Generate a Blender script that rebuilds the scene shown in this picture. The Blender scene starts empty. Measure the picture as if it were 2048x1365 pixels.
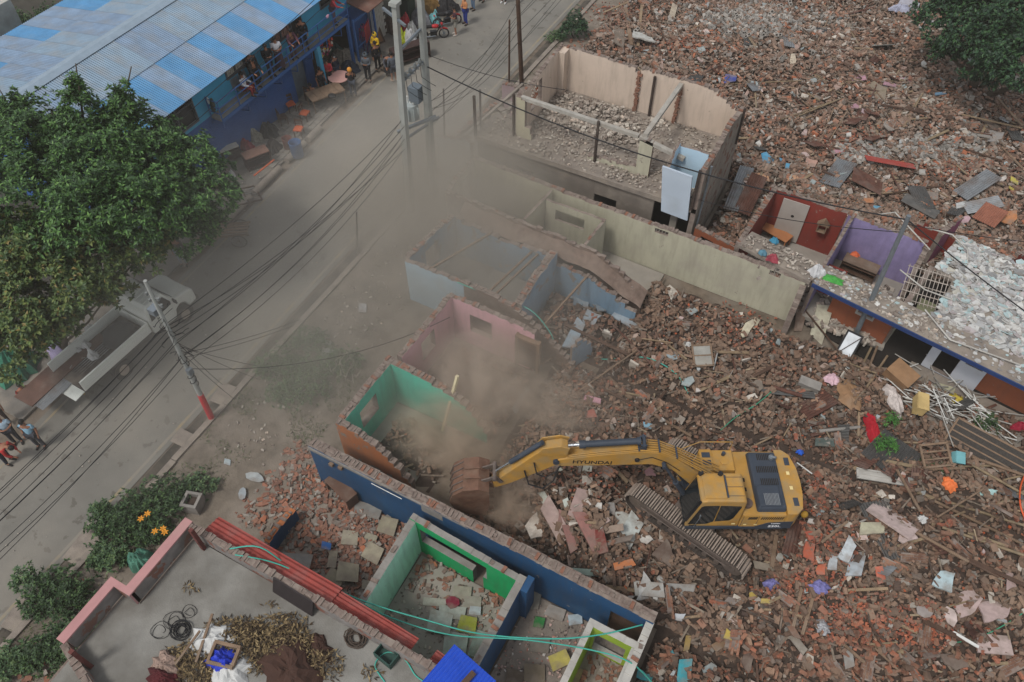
import bpy, bmesh, math, random
import numpy as np
from mathutils import Vector, Matrix, Euler, noise as mn
R = math.radians
sc = bpy.context.scene
# ---------------------------------------------------------------- camera, light, exposure
CAM_H, FOC, TILT = 26.0, 1600.0, R(51.3)
cu, cv = .8824, .4706                      # image-right direction in world (u, v)
cd = bpy.data.cameras.new('camera'); cam = bpy.data.objects.new('camera', cd); sc.collection.objects.link(cam)
cd.sensor_width = 36; cd.lens = 36 * FOC / 2048; cd.clip_end = 600; cd.clip_start = .1
cam.location = (0, 0, CAM_H); cam.rotation_euler = (R(90) - TILT, 0, math.atan2(cv, cu))
sc.camera = cam
w = bpy.data.worlds.new('World'); sc.world = w; w.use_nodes = True
nt = w.node_tree; nt.nodes.clear()
sky = nt.nodes.new('ShaderNodeTexSky'); sky.sky_type = 'NISHITA'; sky.sun_disc = False
SUN_EL, SUN_AZ = R(58), R(200)
sky.sun_elevation = SUN_EL; sky.sun_rotation = SUN_AZ; sky.dust_density = 4; sky.air_density = 1; sky.altitude = 1300
hs = nt.nodes.new('ShaderNodeHueSaturation'); hs.inputs['Saturation'].default_value = .25
bg = nt.nodes.new('ShaderNodeBackground'); bg.inputs['Strength'].default_value = .13
wo = nt.nodes.new('ShaderNodeOutputWorld')
nt.links.new(sky.outputs[0], hs.inputs['Color']); nt.links.new(hs.outputs[0], bg.inputs['Color']); nt.links.new(bg.outputs[0], wo.inputs['Surface'])
sl = bpy.data.lights.new('sun', 'SUN'); sl.energy = 1.45; sl.angle = R(12); sl.color = (1, .965, .92)
so = bpy.data.objects.new('sun', sl); sc.collection.objects.link(so)
sd = Vector((math.sin(SUN_AZ) * math.cos(SUN_EL), math.cos(SUN_AZ) * math.cos(SUN_EL), math.sin(SUN_EL)))
so.rotation_euler = (-sd).to_track_quat('-Z', 'Y').to_euler()
sc.view_settings.view_transform = 'Standard'; sc.view_settings.look = 'None'
sc.view_settings.exposure = 0.5; sc.view_settings.gamma = 1; sc.view_settings.use_curve_mapping = False
cy = sc.cycles; cy.max_bounces = 6; cy.diffuse_bounces = 3; cy.volume_bounces = 2; cy.transparent_max_bounces = 12
cy.volume_step_rate = 2.0; cy.volume_max_steps = 96; cy.use_denoising = True; cy.caustics_reflective = False; cy.caustics_refractive = False

# ---------------------------------------------------------------- geometry helpers
rnd = random.Random(7)
def i2w(x, y):                             # metres right of / ahead of the viewpoint -> world u, v
    return (x * cu - y * cv, x * cv + y * cu)
def w2i(u, v): return (u * cu + v * cv, -u * cv + v * cu)
def P(px, py, z=0.):                       # the point of the place at height z seen at a photo pixel
    a = (px - 1024) / FOC; b = (py - 682.5) / FOC
    dy = math.cos(TILT) - b * math.sin(TILT); dz = -math.sin(TILT) - b * math.cos(TILT)
    t = (z - CAM_H) / dz; x, y = a * t, dy * t
    u, v = i2w(x, y); return Vector((u, v, z))
def proj(u, v, z):
    x, y = w2i(u, v); z = z - CAM_H
    wd = y * math.cos(TILT) - z * math.sin(TILT); up = y * math.sin(TILT) + z * math.cos(TILT)
    return 1024 + FOC * x / wd, 682.5 - FOC * up / wd
def sstep(x): x = min(1, max(0, x)); return x * x * (3 - 2 * x)
# rubble fields: (u0,u1,v0,v1,height)
FIELDS = [(-.1, 30, -14, 10, .55), (-7.6, 30, 9.9, 18.5, .75), (-6.0, 30, 18.5, 24.3, .6), (-13, 34, 32.3, 80, .55), (-2.6, 34, 29.9, 34, .5),
          (-4.9, -2.9, 25.6, 33, .6), (-9.6, -6, 18.8, 21.6, .45), (-16.6, -12, 35.5, 80, .45), (-12.1, -9, 10.9, 13.3, .35), (-11.8, -8, 14, 17.2, .4)]
HOLES = [(-.5, 13.5, 24.0, 30.2), (-3, .6, 25, 29.8)]
def fmask(u, v):
    m = 0; 
    for (a, b, c, d, h) in FIELDS:
        e = min(u - a, b - u, v - c, d - v)
        if e > 0: m = max(m, h * sstep(e / .9))
    for (a, b, c, d) in HOLES:
        e = min(u - a, b - u, v - c, d - v)
        if e > 0: m = 0
    return m
EXC = i2w(6.7, 12.95)
def gz(u, v):
    m = fmask(u, v)
    if m <= 0: return 0.
    n = mn.fractal(Vector((u * .16, v * .16, 3.3)), 1, 2, 3) * 1.25 + mn.fractal(Vector((u * .6, v * .6, 9)), 1, 2, 2) * .3
    h = m * (.75 + n)
    d = math.hypot(u - EXC[0], v - EXC[1]); k = sstep((3.9 - d) / 1.2)
    return max(.03, min(1.5, h)) * (1 - k) + .05 * k
def G(px, py, up=0.):                      # photo pixel -> point on the ground or rubble
    z = 0.
    for _ in range(6): p = P(px, py, z); z = gz(p.x, p.y)
    p = P(px, py, z); p.z = z + up; return p

def link(name, me, parent=None, loc=(0, 0, 0), rot=(0, 0, 0), scale=(1, 1, 1)):
    o = bpy.data.objects.new(name, me); sc.collection.objects.link(o)
    o.location = loc; o.rotation_euler = rot; o.scale = scale
    if parent: o.parent = parent
    return o
def tag(o, label=None, cat=None, group=None, kind=None):
    if label: o['label'] = label
    if cat: o['category'] = cat
    if group: o['group'] = group
    if kind: o['kind'] = kind
    return o
def thing(name, label, cat, loc=(0, 0, 0), rz=0, group=None):
    o = link(name, None, None, loc, (0, 0, rz)); o.empty_display_size = .3
    return tag(o, label, cat, group)
def copy_tree(o, parent=None):
    c = o.copy(); sc.collection.objects.link(c); c.parent = parent
    for ch in list(o.children): copy_tree(ch, c)
    return c
def dup(root, loc, rz=None, label=None, group=None, scale=None):
    c = copy_tree(root); c.location = loc
    if rz is not None: c.rotation_euler = (root.rotation_euler[0], root.rotation_euler[1], rz)
    if label: c['label'] = label
    if group: c['group'] = group
    if scale: c.scale = scale
    return c

class MB:
    def __init__(s): s.v = []; s.f = []; s.m = []; s.sm = []
    def add(s, vs, fs, mi=0, smooth=False):
        b = len(s.v); s.v += [tuple(x) for x in vs]
        for f in fs: s.f.append([b + i for i in f]); s.m.append(mi); s.sm.append(smooth)
        return s
    def box(s, c, d, rot=None, mi=0, taper=1., jit=0.):
        x, y, z = d[0] / 2, d[1] / 2, d[2] / 2
        vs = [Vector((sx * x * (taper if sz > 0 else 1), sy * y * (taper if sz > 0 else 1), sz * z)) for sz in (-1, 1) for sy in (-1, 1) for sx in (-1, 1)]
        if jit: vs = [a + Vector([rnd.uniform(-jit, jit) for _ in range(3)]) for a in vs]
        if rot is not None:
            M = rot if isinstance(rot, Matrix) else Euler(rot).to_matrix(); vs = [M @ a for a in vs]
        c = Vector(c)
        return s.add([a + c for a in vs], [(0, 2, 3, 1), (4, 5, 7, 6), (0, 1, 5, 4), (2, 6, 7, 3), (0, 4, 6, 2), (1, 3, 7, 5)], mi)
    def b2(s, a, b, mi=0):                 # box from min to max corner
        return s.box([(a[i] + b[i]) / 2 for i in range(3)], [abs(b[i] - a[i]) for i in range(3)], mi=mi)
    def beam(s, a, b, w, h=None, mi=0, up=(0, 0, 1)):
        a, b = Vector(a), Vector(b); h = h or w; d = b - a
        if d.length < 1e-6: return s
        y = d.normalized(); upv = Vector(up)
        if abs(y.dot(upv)) > .98: upv = Vector((1, 0, 0))
        x = y.cross(upv).normalized(); z = x.cross(y)
        M = Matrix((x, y, z)).transposed()
        return s.box((a + b) / 2, (w, d.length, h), M, mi)
    def tube(s, pts, r, n=8, mi=0, caps=True, smooth=True):
        pts = [Vector(p) for p in pts]; rs = r if isinstance(r, (list, tuple)) else [r] * len(pts)
        vs = []; prev = None
        for i, p in enumerate(pts):
            t = (pts[min(i + 1, len(pts) - 1)] - pts[max(i - 1, 0)]).normalized()
            if prev is None: x = t.orthogonal().normalized()
            else:
                x = prev - t * prev.dot(t)
                x = x.normalized() if x.length > 1e-5 else t.orthogonal().normalized()
            prev = x; y = t.cross(x)
            for k in range(n):
                a = 2 * math.pi * k / n; vs.append(p + (x * math.cos(a) + y * math.sin(a)) * rs[i])
        fs = [(i * n + k, i * n + (k + 1) % n, (i + 1) * n + (k + 1) % n, (i + 1) * n + k) for i in range(len(pts) - 1) for k in range(n)]
        s.add(vs, fs, mi, smooth)
        if caps: s.add(vs[:n], [tuple(range(n))[::-1]], mi); s.add(vs[-n:], [tuple(range(n))], mi)
        return s
    def cyl(s, a, b, r, n=12, mi=0, r2=None): return s.tube([a, b], [r, r if r2 is None else r2], n, mi)
    def prism(s, pts, z0, z1, mi=0, side=None):  # polygon in xy, extruded
        n = len(pts); a = [(p[0], p[1], z0) for p in pts]; b = [(p[0], p[1], z1) for p in pts]
        s.add(a + b, [tuple(range(n))[::-1], tuple(range(n, 2 * n))], mi)
        return s.add(a + b, [(i, (i + 1) % n, n + (i + 1) % n, n + i) for i in range(n)], mi if side is None else side)
    def prof(s, pts, y0, y1, mi=0):        # polygon in xz, extruded along y
        n = len(pts); a = [(p[0], y0, p[1]) for p in pts]; b = [(p[0], y1, p[1]) for p in pts]
        return s.add(a + b, [tuple(range(n)), tuple(range(n, 2 * n))[::-1]] + [(i, n + i, n + (i + 1) % n, (i + 1) % n) for i in range(n)], mi)
    def ball(s, c, r, n=8, mi=0):
        if not isinstance(r, (tuple, list)): r = (r, r, r)
        vs = [Vector((c[0], c[1], c[2] - r[2]))]; m = max(3, n // 2)
        for i in range(1, m):
            ph = -math.pi / 2 + math.pi * i / m
            for k in range(n):
                a = 2 * math.pi * k / n; vs.append(Vector((c[0] + r[0] * math.cos(ph) * math.cos(a), c[1] + r[1] * math.cos(ph) * math.sin(a), c[2] + r[2] * math.sin(ph))))
        vs.append(Vector((c[0], c[1], c[2] + r[2]))); L = len(vs) - 1
        fs = [(0, 1 + (k + 1) % n, 1 + k) for k in range(n)]
        for i in range(m - 2):
            for k in range(n): fs.append((1 + i * n + k, 1 + i * n + (k + 1) % n, 1 + (i + 1) * n + (k + 1) % n, 1 + (i + 1) * n + k))
        fs += [(L, 1 + (m - 2) * n + k, 1 + (m - 2) * n + (k + 1) % n) for k in range(n)]
        return s.add(vs, fs, mi, True)
    def mesh(s, name, mats, org=(0, 0, 0)):
        me = bpy.data.meshes.new(name); o = Vector(org)
        me.from_pydata([Vector(a) - o for a in s.v], [], s.f)
        for m in (mats if isinstance(mats, (list, tuple)) else [mats]): me.materials.append(m)
        me.polygons.foreach_set('material_index', s.m); me.polygons.foreach_set('use_smooth', s.sm); me.update()
        return me
    def build(s, name, mats, parent=None, bevel=0, ground=False):
        if parent is not None: org = parent.location if parent.parent is None else parent.matrix_basis.translation + parent.parent.location
        else:
            a = np.array([tuple(p) for p in s.v]); mnv, mx = a.min(0), a.max(0); org = ((mnv[0] + mx[0]) / 2, (mnv[1] + mx[1]) / 2, mnv[2])
        me = s.mesh(name, mats, org)
        o = link(name, me, parent, (0, 0, 0) if parent else org)
        if bevel:
            b = o.modifiers.new('bevel', 'BEVEL'); b.width = bevel; b.segments = 2; b.limit_method = 'ANGLE'; b.angle_limit = R(40)
        return o

def np_mesh(name, V, Fq, mats, mi=None, smooth=False):
    me = bpy.data.meshes.new(name); V = np.asarray(V, np.float32); Fq = np.asarray(Fq, np.int32); k = Fq.shape[1]; n = len(Fq)
    me.vertices.add(len(V)); me.vertices.foreach_set('co', V.ravel())
    me.loops.add(n * k); me.loops.foreach_set('vertex_index', Fq.ravel())
    me.polygons.add(n); me.polygons.foreach_set('loop_start', np.arange(0, n * k, k, dtype=np.int32))
    for m in (mats if isinstance(mats, (list, tuple)) else [mats]): me.materials.append(m)
    if mi is not None: me.polygons.foreach_set('material_index', np.asarray(mi, np.int32))
    me.polygons.foreach_set('use_smooth', np.full(n, smooth)); me.update(calc_edges=True); me.validate()
    return me

# ---------------------------------------------------------------- materials
def s2l(c):
    if isinstance(c, str): c = tuple(int(c[i:i + 2], 16) / 255 for i in (0, 2, 4))
    return tuple((x / 12.92 if x <= .04045 else ((x + .055) / 1.055) ** 2.4) for x in c)
_m = {}
def mat(name, col, rough=.85, var=.18, sc_=2.5, bump=.2, bsc=30, metal=0., island=0., dust=0., dcol='8f8578', dsc=.9, peel=0., pcol='7d756c', spec=.3, wave=None, coat=0, streak=0):
    if name in _m: return _m[name]
    c = s2l(col); m = bpy.data.materials.new(name); m.use_nodes = True; t = m.node_tree; N = t.nodes; L = t.links
    b = N['Principled BSDF']; b.inputs['Roughness'].default_value = rough; b.inputs['Metallic'].default_value = metal
    b.inputs['Specular IOR Level'].default_value = spec
    if coat: b.inputs['Coat Weight'].default_value = coat; b.inputs['Coat Roughness'].default_value = .3
    tc = N.new('ShaderNodeTexCoord'); co = tc.outputs['Object']
    if island:
        g = N.new('ShaderNodeNewGeometry'); ri = g.outputs['Random Per Island']
        ad = N.new('ShaderNodeVectorMath'); ad.operation = 'ADD'; L.new(co, ad.inputs[0])
        ml = N.new('ShaderNodeMath'); ml.operation = 'MULTIPLY'; ml.inputs[1].default_value = 77; L.new(ri, ml.inputs[0]); L.new(ml.outputs[0], ad.inputs[1]); cox = ad.outputs[0]
    else:
        oi = N.new('ShaderNodeObjectInfo'); ad = N.new('ShaderNodeVectorMath'); ad.operation = 'ADD'; L.new(co, ad.inputs[0])
        ml = N.new('ShaderNodeMath'); ml.operation = 'MULTIPLY'; ml.inputs[1].default_value = 31; L.new(oi.outputs['Random'], ml.inputs[0]); L.new(ml.outputs[0], ad.inputs[1]); cox = ad.outputs[0]
    def noise(scale, det=4, src=None, rgh=.6):
        n = N.new('ShaderNodeTexNoise'); n.inputs['Scale'].default_value = scale; n.inputs['Detail'].default_value = det; n.inputs['Roughness'].default_value = rgh
        L.new(src or cox, n.inputs['Vector']); return n.outputs['Fac']
    def ramp(x, a, bb, o0=0., o1=1.):
        r = N.new('ShaderNodeMapRange'); r.inputs['From Min'].default_value = a; r.inputs['From Max'].default_value = bb
        r.inputs['To Min'].default_value = o0; r.inputs['To Max'].default_value = o1; L.new(x, r.inputs['Value']); return r.outputs['Result']
    def mix(f, a, bb):
        x = N.new('ShaderNodeMix'); x.data_type = 'RGBA'
        if isinstance(f, float): x.inputs['Factor'].default_value = f
        else: L.new(f, x.inputs['Factor'])
        for i, k in ((6, a), (7, bb)):
            if isinstance(k, tuple): x.inputs[i].default_value = (*k, 1)
            else: L.new(k, x.inputs[i])
        return x.outputs[2]
    cc = mix(ramp(noise(sc_), .3, .7), tuple(x * (1 - var) for x in c), tuple(min(1, x * (1 + var)) for x in c))
    if island:
        a = N.new('ShaderNodeValToRGB'); a.color_ramp.interpolation = 'CONSTANT'; e = a.color_ramp.elements
        pal = island if isinstance(island, list) else [(0, col)]
        e[0].position = 0; e[0].color = (*s2l(pal[0][1]), 1); e[1].position = pal[1][0]; e[1].color = (*s2l(pal[1][1]), 1)
        for p_, c_ in pal[2:]: q = e.new(p_); q.color = (*s2l(c_), 1)
        L.new(ri, a.inputs['Fac']); nz = noise(sc_)
        hv = N.new('ShaderNodeHueSaturation'); L.new(a.outputs[0], hv.inputs['Color']); L.new(ramp(nz, .3, .7, 1 - var, 1 + var), hv.inputs['Value']); cc = hv.outputs[0]
    if peel: cc = mix(ramp(noise(1.7, 6), .62 - peel * .2, .635 - peel * .2), cc, s2l(pcol))
    if streak:
        mp = N.new('ShaderNodeMapping'); mp.inputs['Scale'].default_value = (3, 3, .45); L.new(co, mp.inputs['Vector']); cc = mix(ramp(noise(1.6, 5, mp.outputs[0]), .45, .8, 0, streak), cc, tuple(x * .45 for x in s2l('6d655a')))
        cc = mix(ramp(noise(2.3, 7, co, .7), .66, .68), cc, s2l('7f776c'))
    if dust:
        cc = mix(ramp(noise(dsc, 5, co), .62 - dust * .35, .8 - dust * .3, 0., min(1, dust * 1.3)), cc, s2l(dcol))
    if wave:   # (axis, scale, depth of colour)
        wv = N.new('ShaderNodeTexWave'); wv.bands_direction = wave[0]; wv.inputs['Scale'].default_value = wave[1]; wv.inputs['Distortion'].default_value = 3; wv.inputs['Detail'].default_value = 2
        L.new(cox, wv.inputs['Vector']); cc = mix(ramp(wv.outputs['Fac'], 0, 1, 0, wave[2]), cc, tuple(x * .45 for x in c))
    L.new(cc, b.inputs['Base Color'])
    if bump:
        bn = N.new('ShaderNodeBump'); bn.inputs['Strength'].default_value = bump; bn.inputs['Distance'].default_value = .02
        L.new(noise(bsc, 3), bn.inputs['Height']); L.new(bn.outputs[0], b.inputs['Normal'])
    _m[name] = m; return m
def ev(name): return _m[name]
BR = '745847'
brick_pal = [(0, '5f4c40'), (.2, '6d5748'), (.36, '50423a'), (.5, '7a6454'), (.62, '665044'), (.72, '785a4a'), (.8, '655c54'), (.88, '865442'), (.92, '7a756e'), (.96, '8f735f')]
M_brick = mat('brick_clay', BR, .95, .22, 9, .5, 60, island=brick_pal, dust=.55, dcol='85705f', dsc=.5)
M_brickL = mat('brick_loose', '7c5646', .95, .3, 6, .5, 60, dust=.5, dcol='84705f', dsc=7)
M_brickR = mat('brick_red', '95503a', .95, .3, 6, .5, 60, dust=.3, dcol='8a6a58', dsc=7)
M_chip = mat('rubble_chip', BR, .95, .25, 9, .5, 60, island=[(0, '705243'), (.25, '8a7868'), (.4, '5b4438'), (.55, '9a6148'), (.65, '948c82'), (.78, '77503f'), (.9, 'b05a38'), (.96, 'b8b0a6')], dust=.45, dcol='85705f', dsc=.5)
M_bed = mat('rubble_earth', '41362f', .98, .35, 5, .9, 18, dust=.3, dcol='5d5047', dsc=.6)  # earth tone darkened to deepen the shade in gaps between bricks
M_bed2 = mat('earth', '655a4e', .98, .3, 2.2, .7, 12, dust=.5, dcol='7c7368', dsc=.5)
M_conc = mat('concrete', '827e78', .92, .2, 2, .4, 25, dust=.4, dcol='6f675e', dsc=1.5)
M_concD = mat('concrete_dusty', '7c736a', .95, .22, 3, .6, 25, dust=.5, dcol='8f8578', dsc=1.2)
M_concW = mat('concrete_pale', 'a5a29b', .9, .15, 2, .4, 25, dust=.3, dcol='7d756b')
M_cap = mat('wall_core', '70625a', .95, .3, 6, .8, 25, dust=.6, dcol='8b8076', dsc=2)
M_wood = mat('weathered_wood', '7a6552', .85, .3, 3, .3, 40, dust=.35, dcol='8a7d6e', wave=('X', 6, .35))
M_woodD = mat('dark_wood', '4e3a2e', .7, .3, 3, .2, 40, dust=.3, dcol='6d5f52', wave=('X', 6, .3))
M_woodL = mat('pale_wood', '8a765e', .8, .25, 3, .3, 40, dust=.25, dcol='8a7d6e', wave=('X', 6, .3))
M_bamboo = mat('bamboo', '7b6b54', .75, .3, 4, .2, 40, dust=.3)
M_rust = mat('rusty_sheet', '5a3d33', .8, .35, 3, .3, 30, dust=.35, dcol='7a7068', metal=.2)
M_zinc = mat('zinc_sheet', '85888a', .55, .2, 3, .2, 30, dust=.45, dcol='6d5a4c', metal=.5)
M_zincD = mat('dark_zinc_sheet', '4f4e4c', .6, .25, 3, .2, 30, dust=.3, dcol='6d6259', metal=.4)
M_steel = mat('galvanised_steel', '7f868b', .5, .12, 4, .1, 30, metal=.6)
M_black = mat('black_rubber', '1c1c1e', .7, .2, 5, .2, 30, dust=.3, dcol='4a443e')
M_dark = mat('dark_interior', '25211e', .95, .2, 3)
M_cable = mat('black_cable', '17171a', .6, .1)
M_glass = mat('dark_glass', '15191c', .12, .2, 2, 0, spec=.6)
M_white = mat('white_paint', 'c9c9c4', .7, .08, 3, .1, dust=.25, dcol='948b80')
# ---------------------------------------------------------------- walls
def brick_mesh(d, name='brick', m=None, j=.006):
    b = MB(); b.box((0, 0, 0), d, jit=j); return b.mesh(name, m or M_brickL)
BRK = [brick_mesh((.23, .11, .07)), brick_mesh((.22, .11, .075), m=M_brickR), brick_mesh((.15, .11, .07)), brick_mesh((.23, .11, .07), m=M_cap), brick_mesh((.12, .1, .07), m=M_cap)]
NCAP = [0]
def wall(root, p0, p1, prof, z0=0., th=.23, mats=None, holes=(), jag=.05, cap=.7, name='wall', label=None, step=.23, capb=(0, 3, 3, 4), seed=None):
    rr = random.Random(seed if seed is not None else hash((round(p0[0], 2), round(p0[1], 2), round(p1[0], 2))) & 65535)
    p0 = Vector(p0[:2]); p1 = Vector(p1[:2]); d = p1 - p0; Ln = d.length; d = d / Ln; n = Vector((d.y, -d.x))
    if not isinstance(prof, (list, tuple)): prof = [(0, prof), (1, prof)]
    def top(s):
        t = s / Ln
        for (a, za), (b, zb) in zip(prof, prof[1:]):
            if a <= t <= b: return za + (zb - za) * ((t - a) / max(1e-6, b - a))
        return prof[-1][1]
    xs = {0., Ln}; k = step
    while k < Ln - .1: xs.add(round(k + rr.uniform(-.03, .03), 4)); k += step
    for h in holes: xs |= {h[0], h[1]}
    xs = sorted(x for x in xs if 0 <= x <= Ln); cols = []
    for a, b in zip(xs, xs[1:]):
        zt = top((a + b) / 2); zt += rr.uniform(-jag, jag) if jag else 0
        iv = [(z0, zt)] if zt > z0 + .03 else []
        for h in holes:
            if h[0] - 1e-4 <= a and b <= h[1] + 1e-4:
                nv = []
                for (q0, q1) in iv:
                    if h[2] > q0 + .01: nv.append((q0, min(q1, h[2])))
                    if h[3] < q1 - .01: nv.append((max(q0, h[3]), q1))
                iv = nv
        cols.append((a, b, iv))
    m = MB(); hN = n * th / 2
    def pt(s, side, z): q = p0 + d * s + hN * side; return (q.x, q.y, z)
    for a, b, iv in cols:
        for q0, q1 in iv:
            m.add([pt(a, 1, q0), pt(b, 1, q0), pt(b, 1, q1), pt(a, 1, q1)], [(0, 1, 2, 3)], 0)
            m.add([pt(a, -1, q0), pt(a, -1, q1), pt(b, -1, q1), pt(b, -1, q0)], [(0, 1, 2, 3)], 1)
            m.add([pt(a, 1, q1), pt(b, 1, q1), pt(b, -1, q1), pt(a, -1, q1)], [(0, 1, 2, 3)], 2)
            m.add([pt(a, 1, q0), pt(a, -1, q0), pt(b, -1, q0), pt(b, 1, q0)], [(0, 1, 2, 3)], 2)
    def side(s, z_0, z_1, right): m.add([pt(s, 1, z_0), pt(s, -1, z_0), pt(s, -1, z_1), pt(s, 1, z_1)] if right else [pt(s, -1, z_0), pt(s, 1, z_0), pt(s, 1, z_1), pt(s, -1, z_1)], [(0, 1, 2, 3)], 2)
    for i in range(len(cols) + 1):
        A = cols[i - 1][2] if i else []; B = cols[i][2] if i < len(cols) else []
        s = cols[i][0] if i < len(cols) else Ln
        zs = sorted({z for q in A + B for z in q})
        for za, zb in zip(zs, zs[1:]):
            mid = (za + zb) / 2; ia = any(q[0] < mid < q[1] for q in A); ib = any(q[0] < mid < q[1] for q in B)
            if ia != ib: side(s, za, zb, ia)
    o = m.build(name, mats, root)
    if label: o['label'] = label
    if cap and root is not None:
        s = .08; ang = math.atan2(d.y, d.x)
        while s < Ln - .05:
            hd = th > .18; stp = .125 if hd else .25
            ct = [c for c in cols if c[0] <= s <= c[1]]
            if rr.random() < cap and ct and ct[0][2]:
                zt = ct[0][2][-1][1]; q = p0 + d * s
                me = BRK[rr.choice(capb)]
                rz = ang + (math.pi / 2 if hd and rr.random() < .75 else 0) + rr.gauss(0, .09)
                bo = link('brick', me, o, (0, 0, 0)); bo.location = Vector((q.x, q.y, zt + rr.uniform(-.012, .034))) - root.location
                bo.rotation_euler = (rr.gauss(0, .05), rr.gauss(0, .05), rz); NCAP[0] += 1
            s += stp * rr.uniform(.95, 1.5)
    return o

# ---------------------------------------------------------------- ground, road, pavements
gm = MB(); gm.add([(-320, -200, -.03), (320, -200, -.03), (320, 420, -.03), (-320, 420, -.03)], [(0, 1, 2, 3)])
tag(gm.build('ground', M_bed2), kind='structure')
def grid_sheet(name, u0, u1, v0, v1, st, zf, m, keep=None):
    nu, nv = int((u1 - u0) / st) + 1, int((v1 - v0) / st) + 1
    Z = [[zf(u0 + i * st, v0 + j * st) for i in range(nu)] for j in range(nv)]
    V = [(u0 + i * st, v0 + j * st, Z[j][i]) for j in range(nv) for i in range(nu)]
    Fq = [(j * nu + i, j * nu + i + 1, (j + 1) * nu + i + 1, (j + 1) * nu + i) for j in range(nv - 1) for i in range(nu - 1) if keep is None or keep(u0 + i * st + st / 2, v0 + j * st + st / 2)]
    me = np_mesh(name, V, Fq, m, smooth=True); return tag(link(name, me), kind='structure')
inv = lambda u, v: (lambda p: -150 < p[0] < 2200 and -150 < p[1] < 1520)(proj(u, v, 0))
grid_sheet('rubble_bed', -13, 31, -12, 64, .35, lambda u, v: gz(u, v) - .03 + mn.noise(Vector((u * 2.2, v * 2.2, 0))) * .07, M_bed, lambda u, v: fmask(u, v) > .0 and inv(u, v))
grid_sheet('verge', -18.05, -12.2, -8, 60, .4, lambda u, v: .02 + .05 * (1 + mn.noise(Vector((u * .9, v * .9, 5)))), mat('trodden_earth', '6b6257', .98, .25, 2.6, .7, 14, dust=.55, dcol='847a6f', dsc=.6))
M_road = mat('asphalt_dusty', '706d66', .93, .16, .45, .4, 60, dust=.5, dcol='827c72', dsc=.22, peel=.08, pcol='605c55')
rd = MB()
Lf = lambda v: -23.75 - .052 * v; Rf = lambda v: -18.75 - .005 * v
vs = [-40, -10, 0, 10, 20, 30, 40, 60, 110]
for a, b in zip(vs, vs[1:]): rd.add([(Lf(a), a, .004), (Rf(a), a, .004), (Rf(b), b, .004), (Lf(b), b, .004)], [(0, 1, 2, 3)])
tag(rd.build('road', M_road), kind='structure')
ml = MB()
for a, b in zip(vs, vs[1:]):
    ml.add([(Rf(a) - .34, a, .008), (Rf(a) - .22, a, .008), (Rf(b) - .22, b, .008), (Rf(b) - .34, b, .008)], [(0, 1, 2, 3)])
    ml.add([(Lf(a) + .25, a, .008), (Lf(a) + .35, a, .008), (Lf(b) + .35, b, .008), (Lf(b) + .25, b, .008)], [(0, 1, 2, 3)])
tag(ml.build('road_edge_line', mat('worn_yellow_paint', '8b7c5e', .9, .15, 3, dust=.9, dcol='807a70', dsc=1.3)), kind='structure')
dr = MB(); dr.add([(-18.72, -40, .001), (-18.25, -40, .001), (-18.25, 60, .001), (-18.72, 60, .001)], [(0, 1, 2, 3)])
tag(dr.build('drain', mat('drain_mud', '3f3a33', .8, .4, 1.5, .6, 10, dust=.5, dcol='6b6257')), kind='structure')
# low concrete kerb between drain and verge
kr = random.Random(3); v = -10.
kb = thing('kerb', 'low grey concrete kerb along the near side of the road, between drain and verge', 'kerb', (-18.15, 8, 0))
while v < 44:
    ln = kr.uniform(1.6, 3.2)
    if not (22.3 < v < 24 or 15.2 < v < 16.4):
        b = MB(); b.box((-18.14 + kr.uniform(-.02, .02), v + ln / 2, .07), (.24, ln - .03, .2), (0, 0, kr.gauss(0, .006)), jit=.012); b.build('kerb_stone', M_concD, kb)
    v += ln
for (u_, v_, lu, lv) in [(-18.5, 10.6, .7, .9), (-18.5, 3.4, .8, 1.3), (-18.45, .7, .8, 1.0), (-18.5, 8.3, .75, .6)]:
    b = MB(); b.box((u_, v_, .1), (lu, lv, .1), (.03, .04, .1), jit=.04)
    tag(b.build('drain_cover', M_concD), {10.6: 'broken concrete slab over the drain nearest the red footed pole', 3.4: 'broken concrete slab over the drain beside the dark green bush', .7: 'broken concrete slab over the drain nearest the lower left corner', 8.3: 'short concrete slab over the drain below the red footed pole'}[v_], 'drain cover', 'slabs over the roadside drain')
# left pavement
pv = MB(); pv.prism([(-28.3, 6), (Lf(6) - .5, 6), (Lf(48) - .5, 48), (-28.3, 48)], 0, .1); tag(pv.build('pavement', mat('pavement_base', '6a6660', .95, .2, 2, .5, 20, dust=.5)), kind='structure')
shr = MB(); shr.prism([(-60, -10), (-28.3, -10), (-28.3, 60), (-60, 60)], 0, .02); tag(shr.build('yard', mat('yard_ground', '3d3a33', .98, .3, 1)), kind='structure')
pvt = thing('paved_strip', 'strip of grey square paving stones in front of the blue building', 'paving', (-26, 24, .1))
pm = [MB().box((0, 0, 0), (.29, .29, .05), jit=.008).mesh('paving_stone', mat('paving_stone%d' % i, c, .95, .15, 3, .4, 20, dust=.45)) for i, c in enumerate(('77736c', '6d6962', '817c74'))]
npv = 0
for j in range(37):
    for i in range(8):
        vv = 22.6 + j * .31; uu = Lf(vv) - .78 - i * .31
        if kr.random() < .93 and npv < 300:
            link('paving_stone', kr.choice(pm), pvt, Vector((uu, vv, .115 + kr.uniform(-.008, .012))) - pvt.location, (kr.gauss(0, .02), kr.gauss(0, .02), kr.gauss(0, .02))); npv += 1
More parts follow.
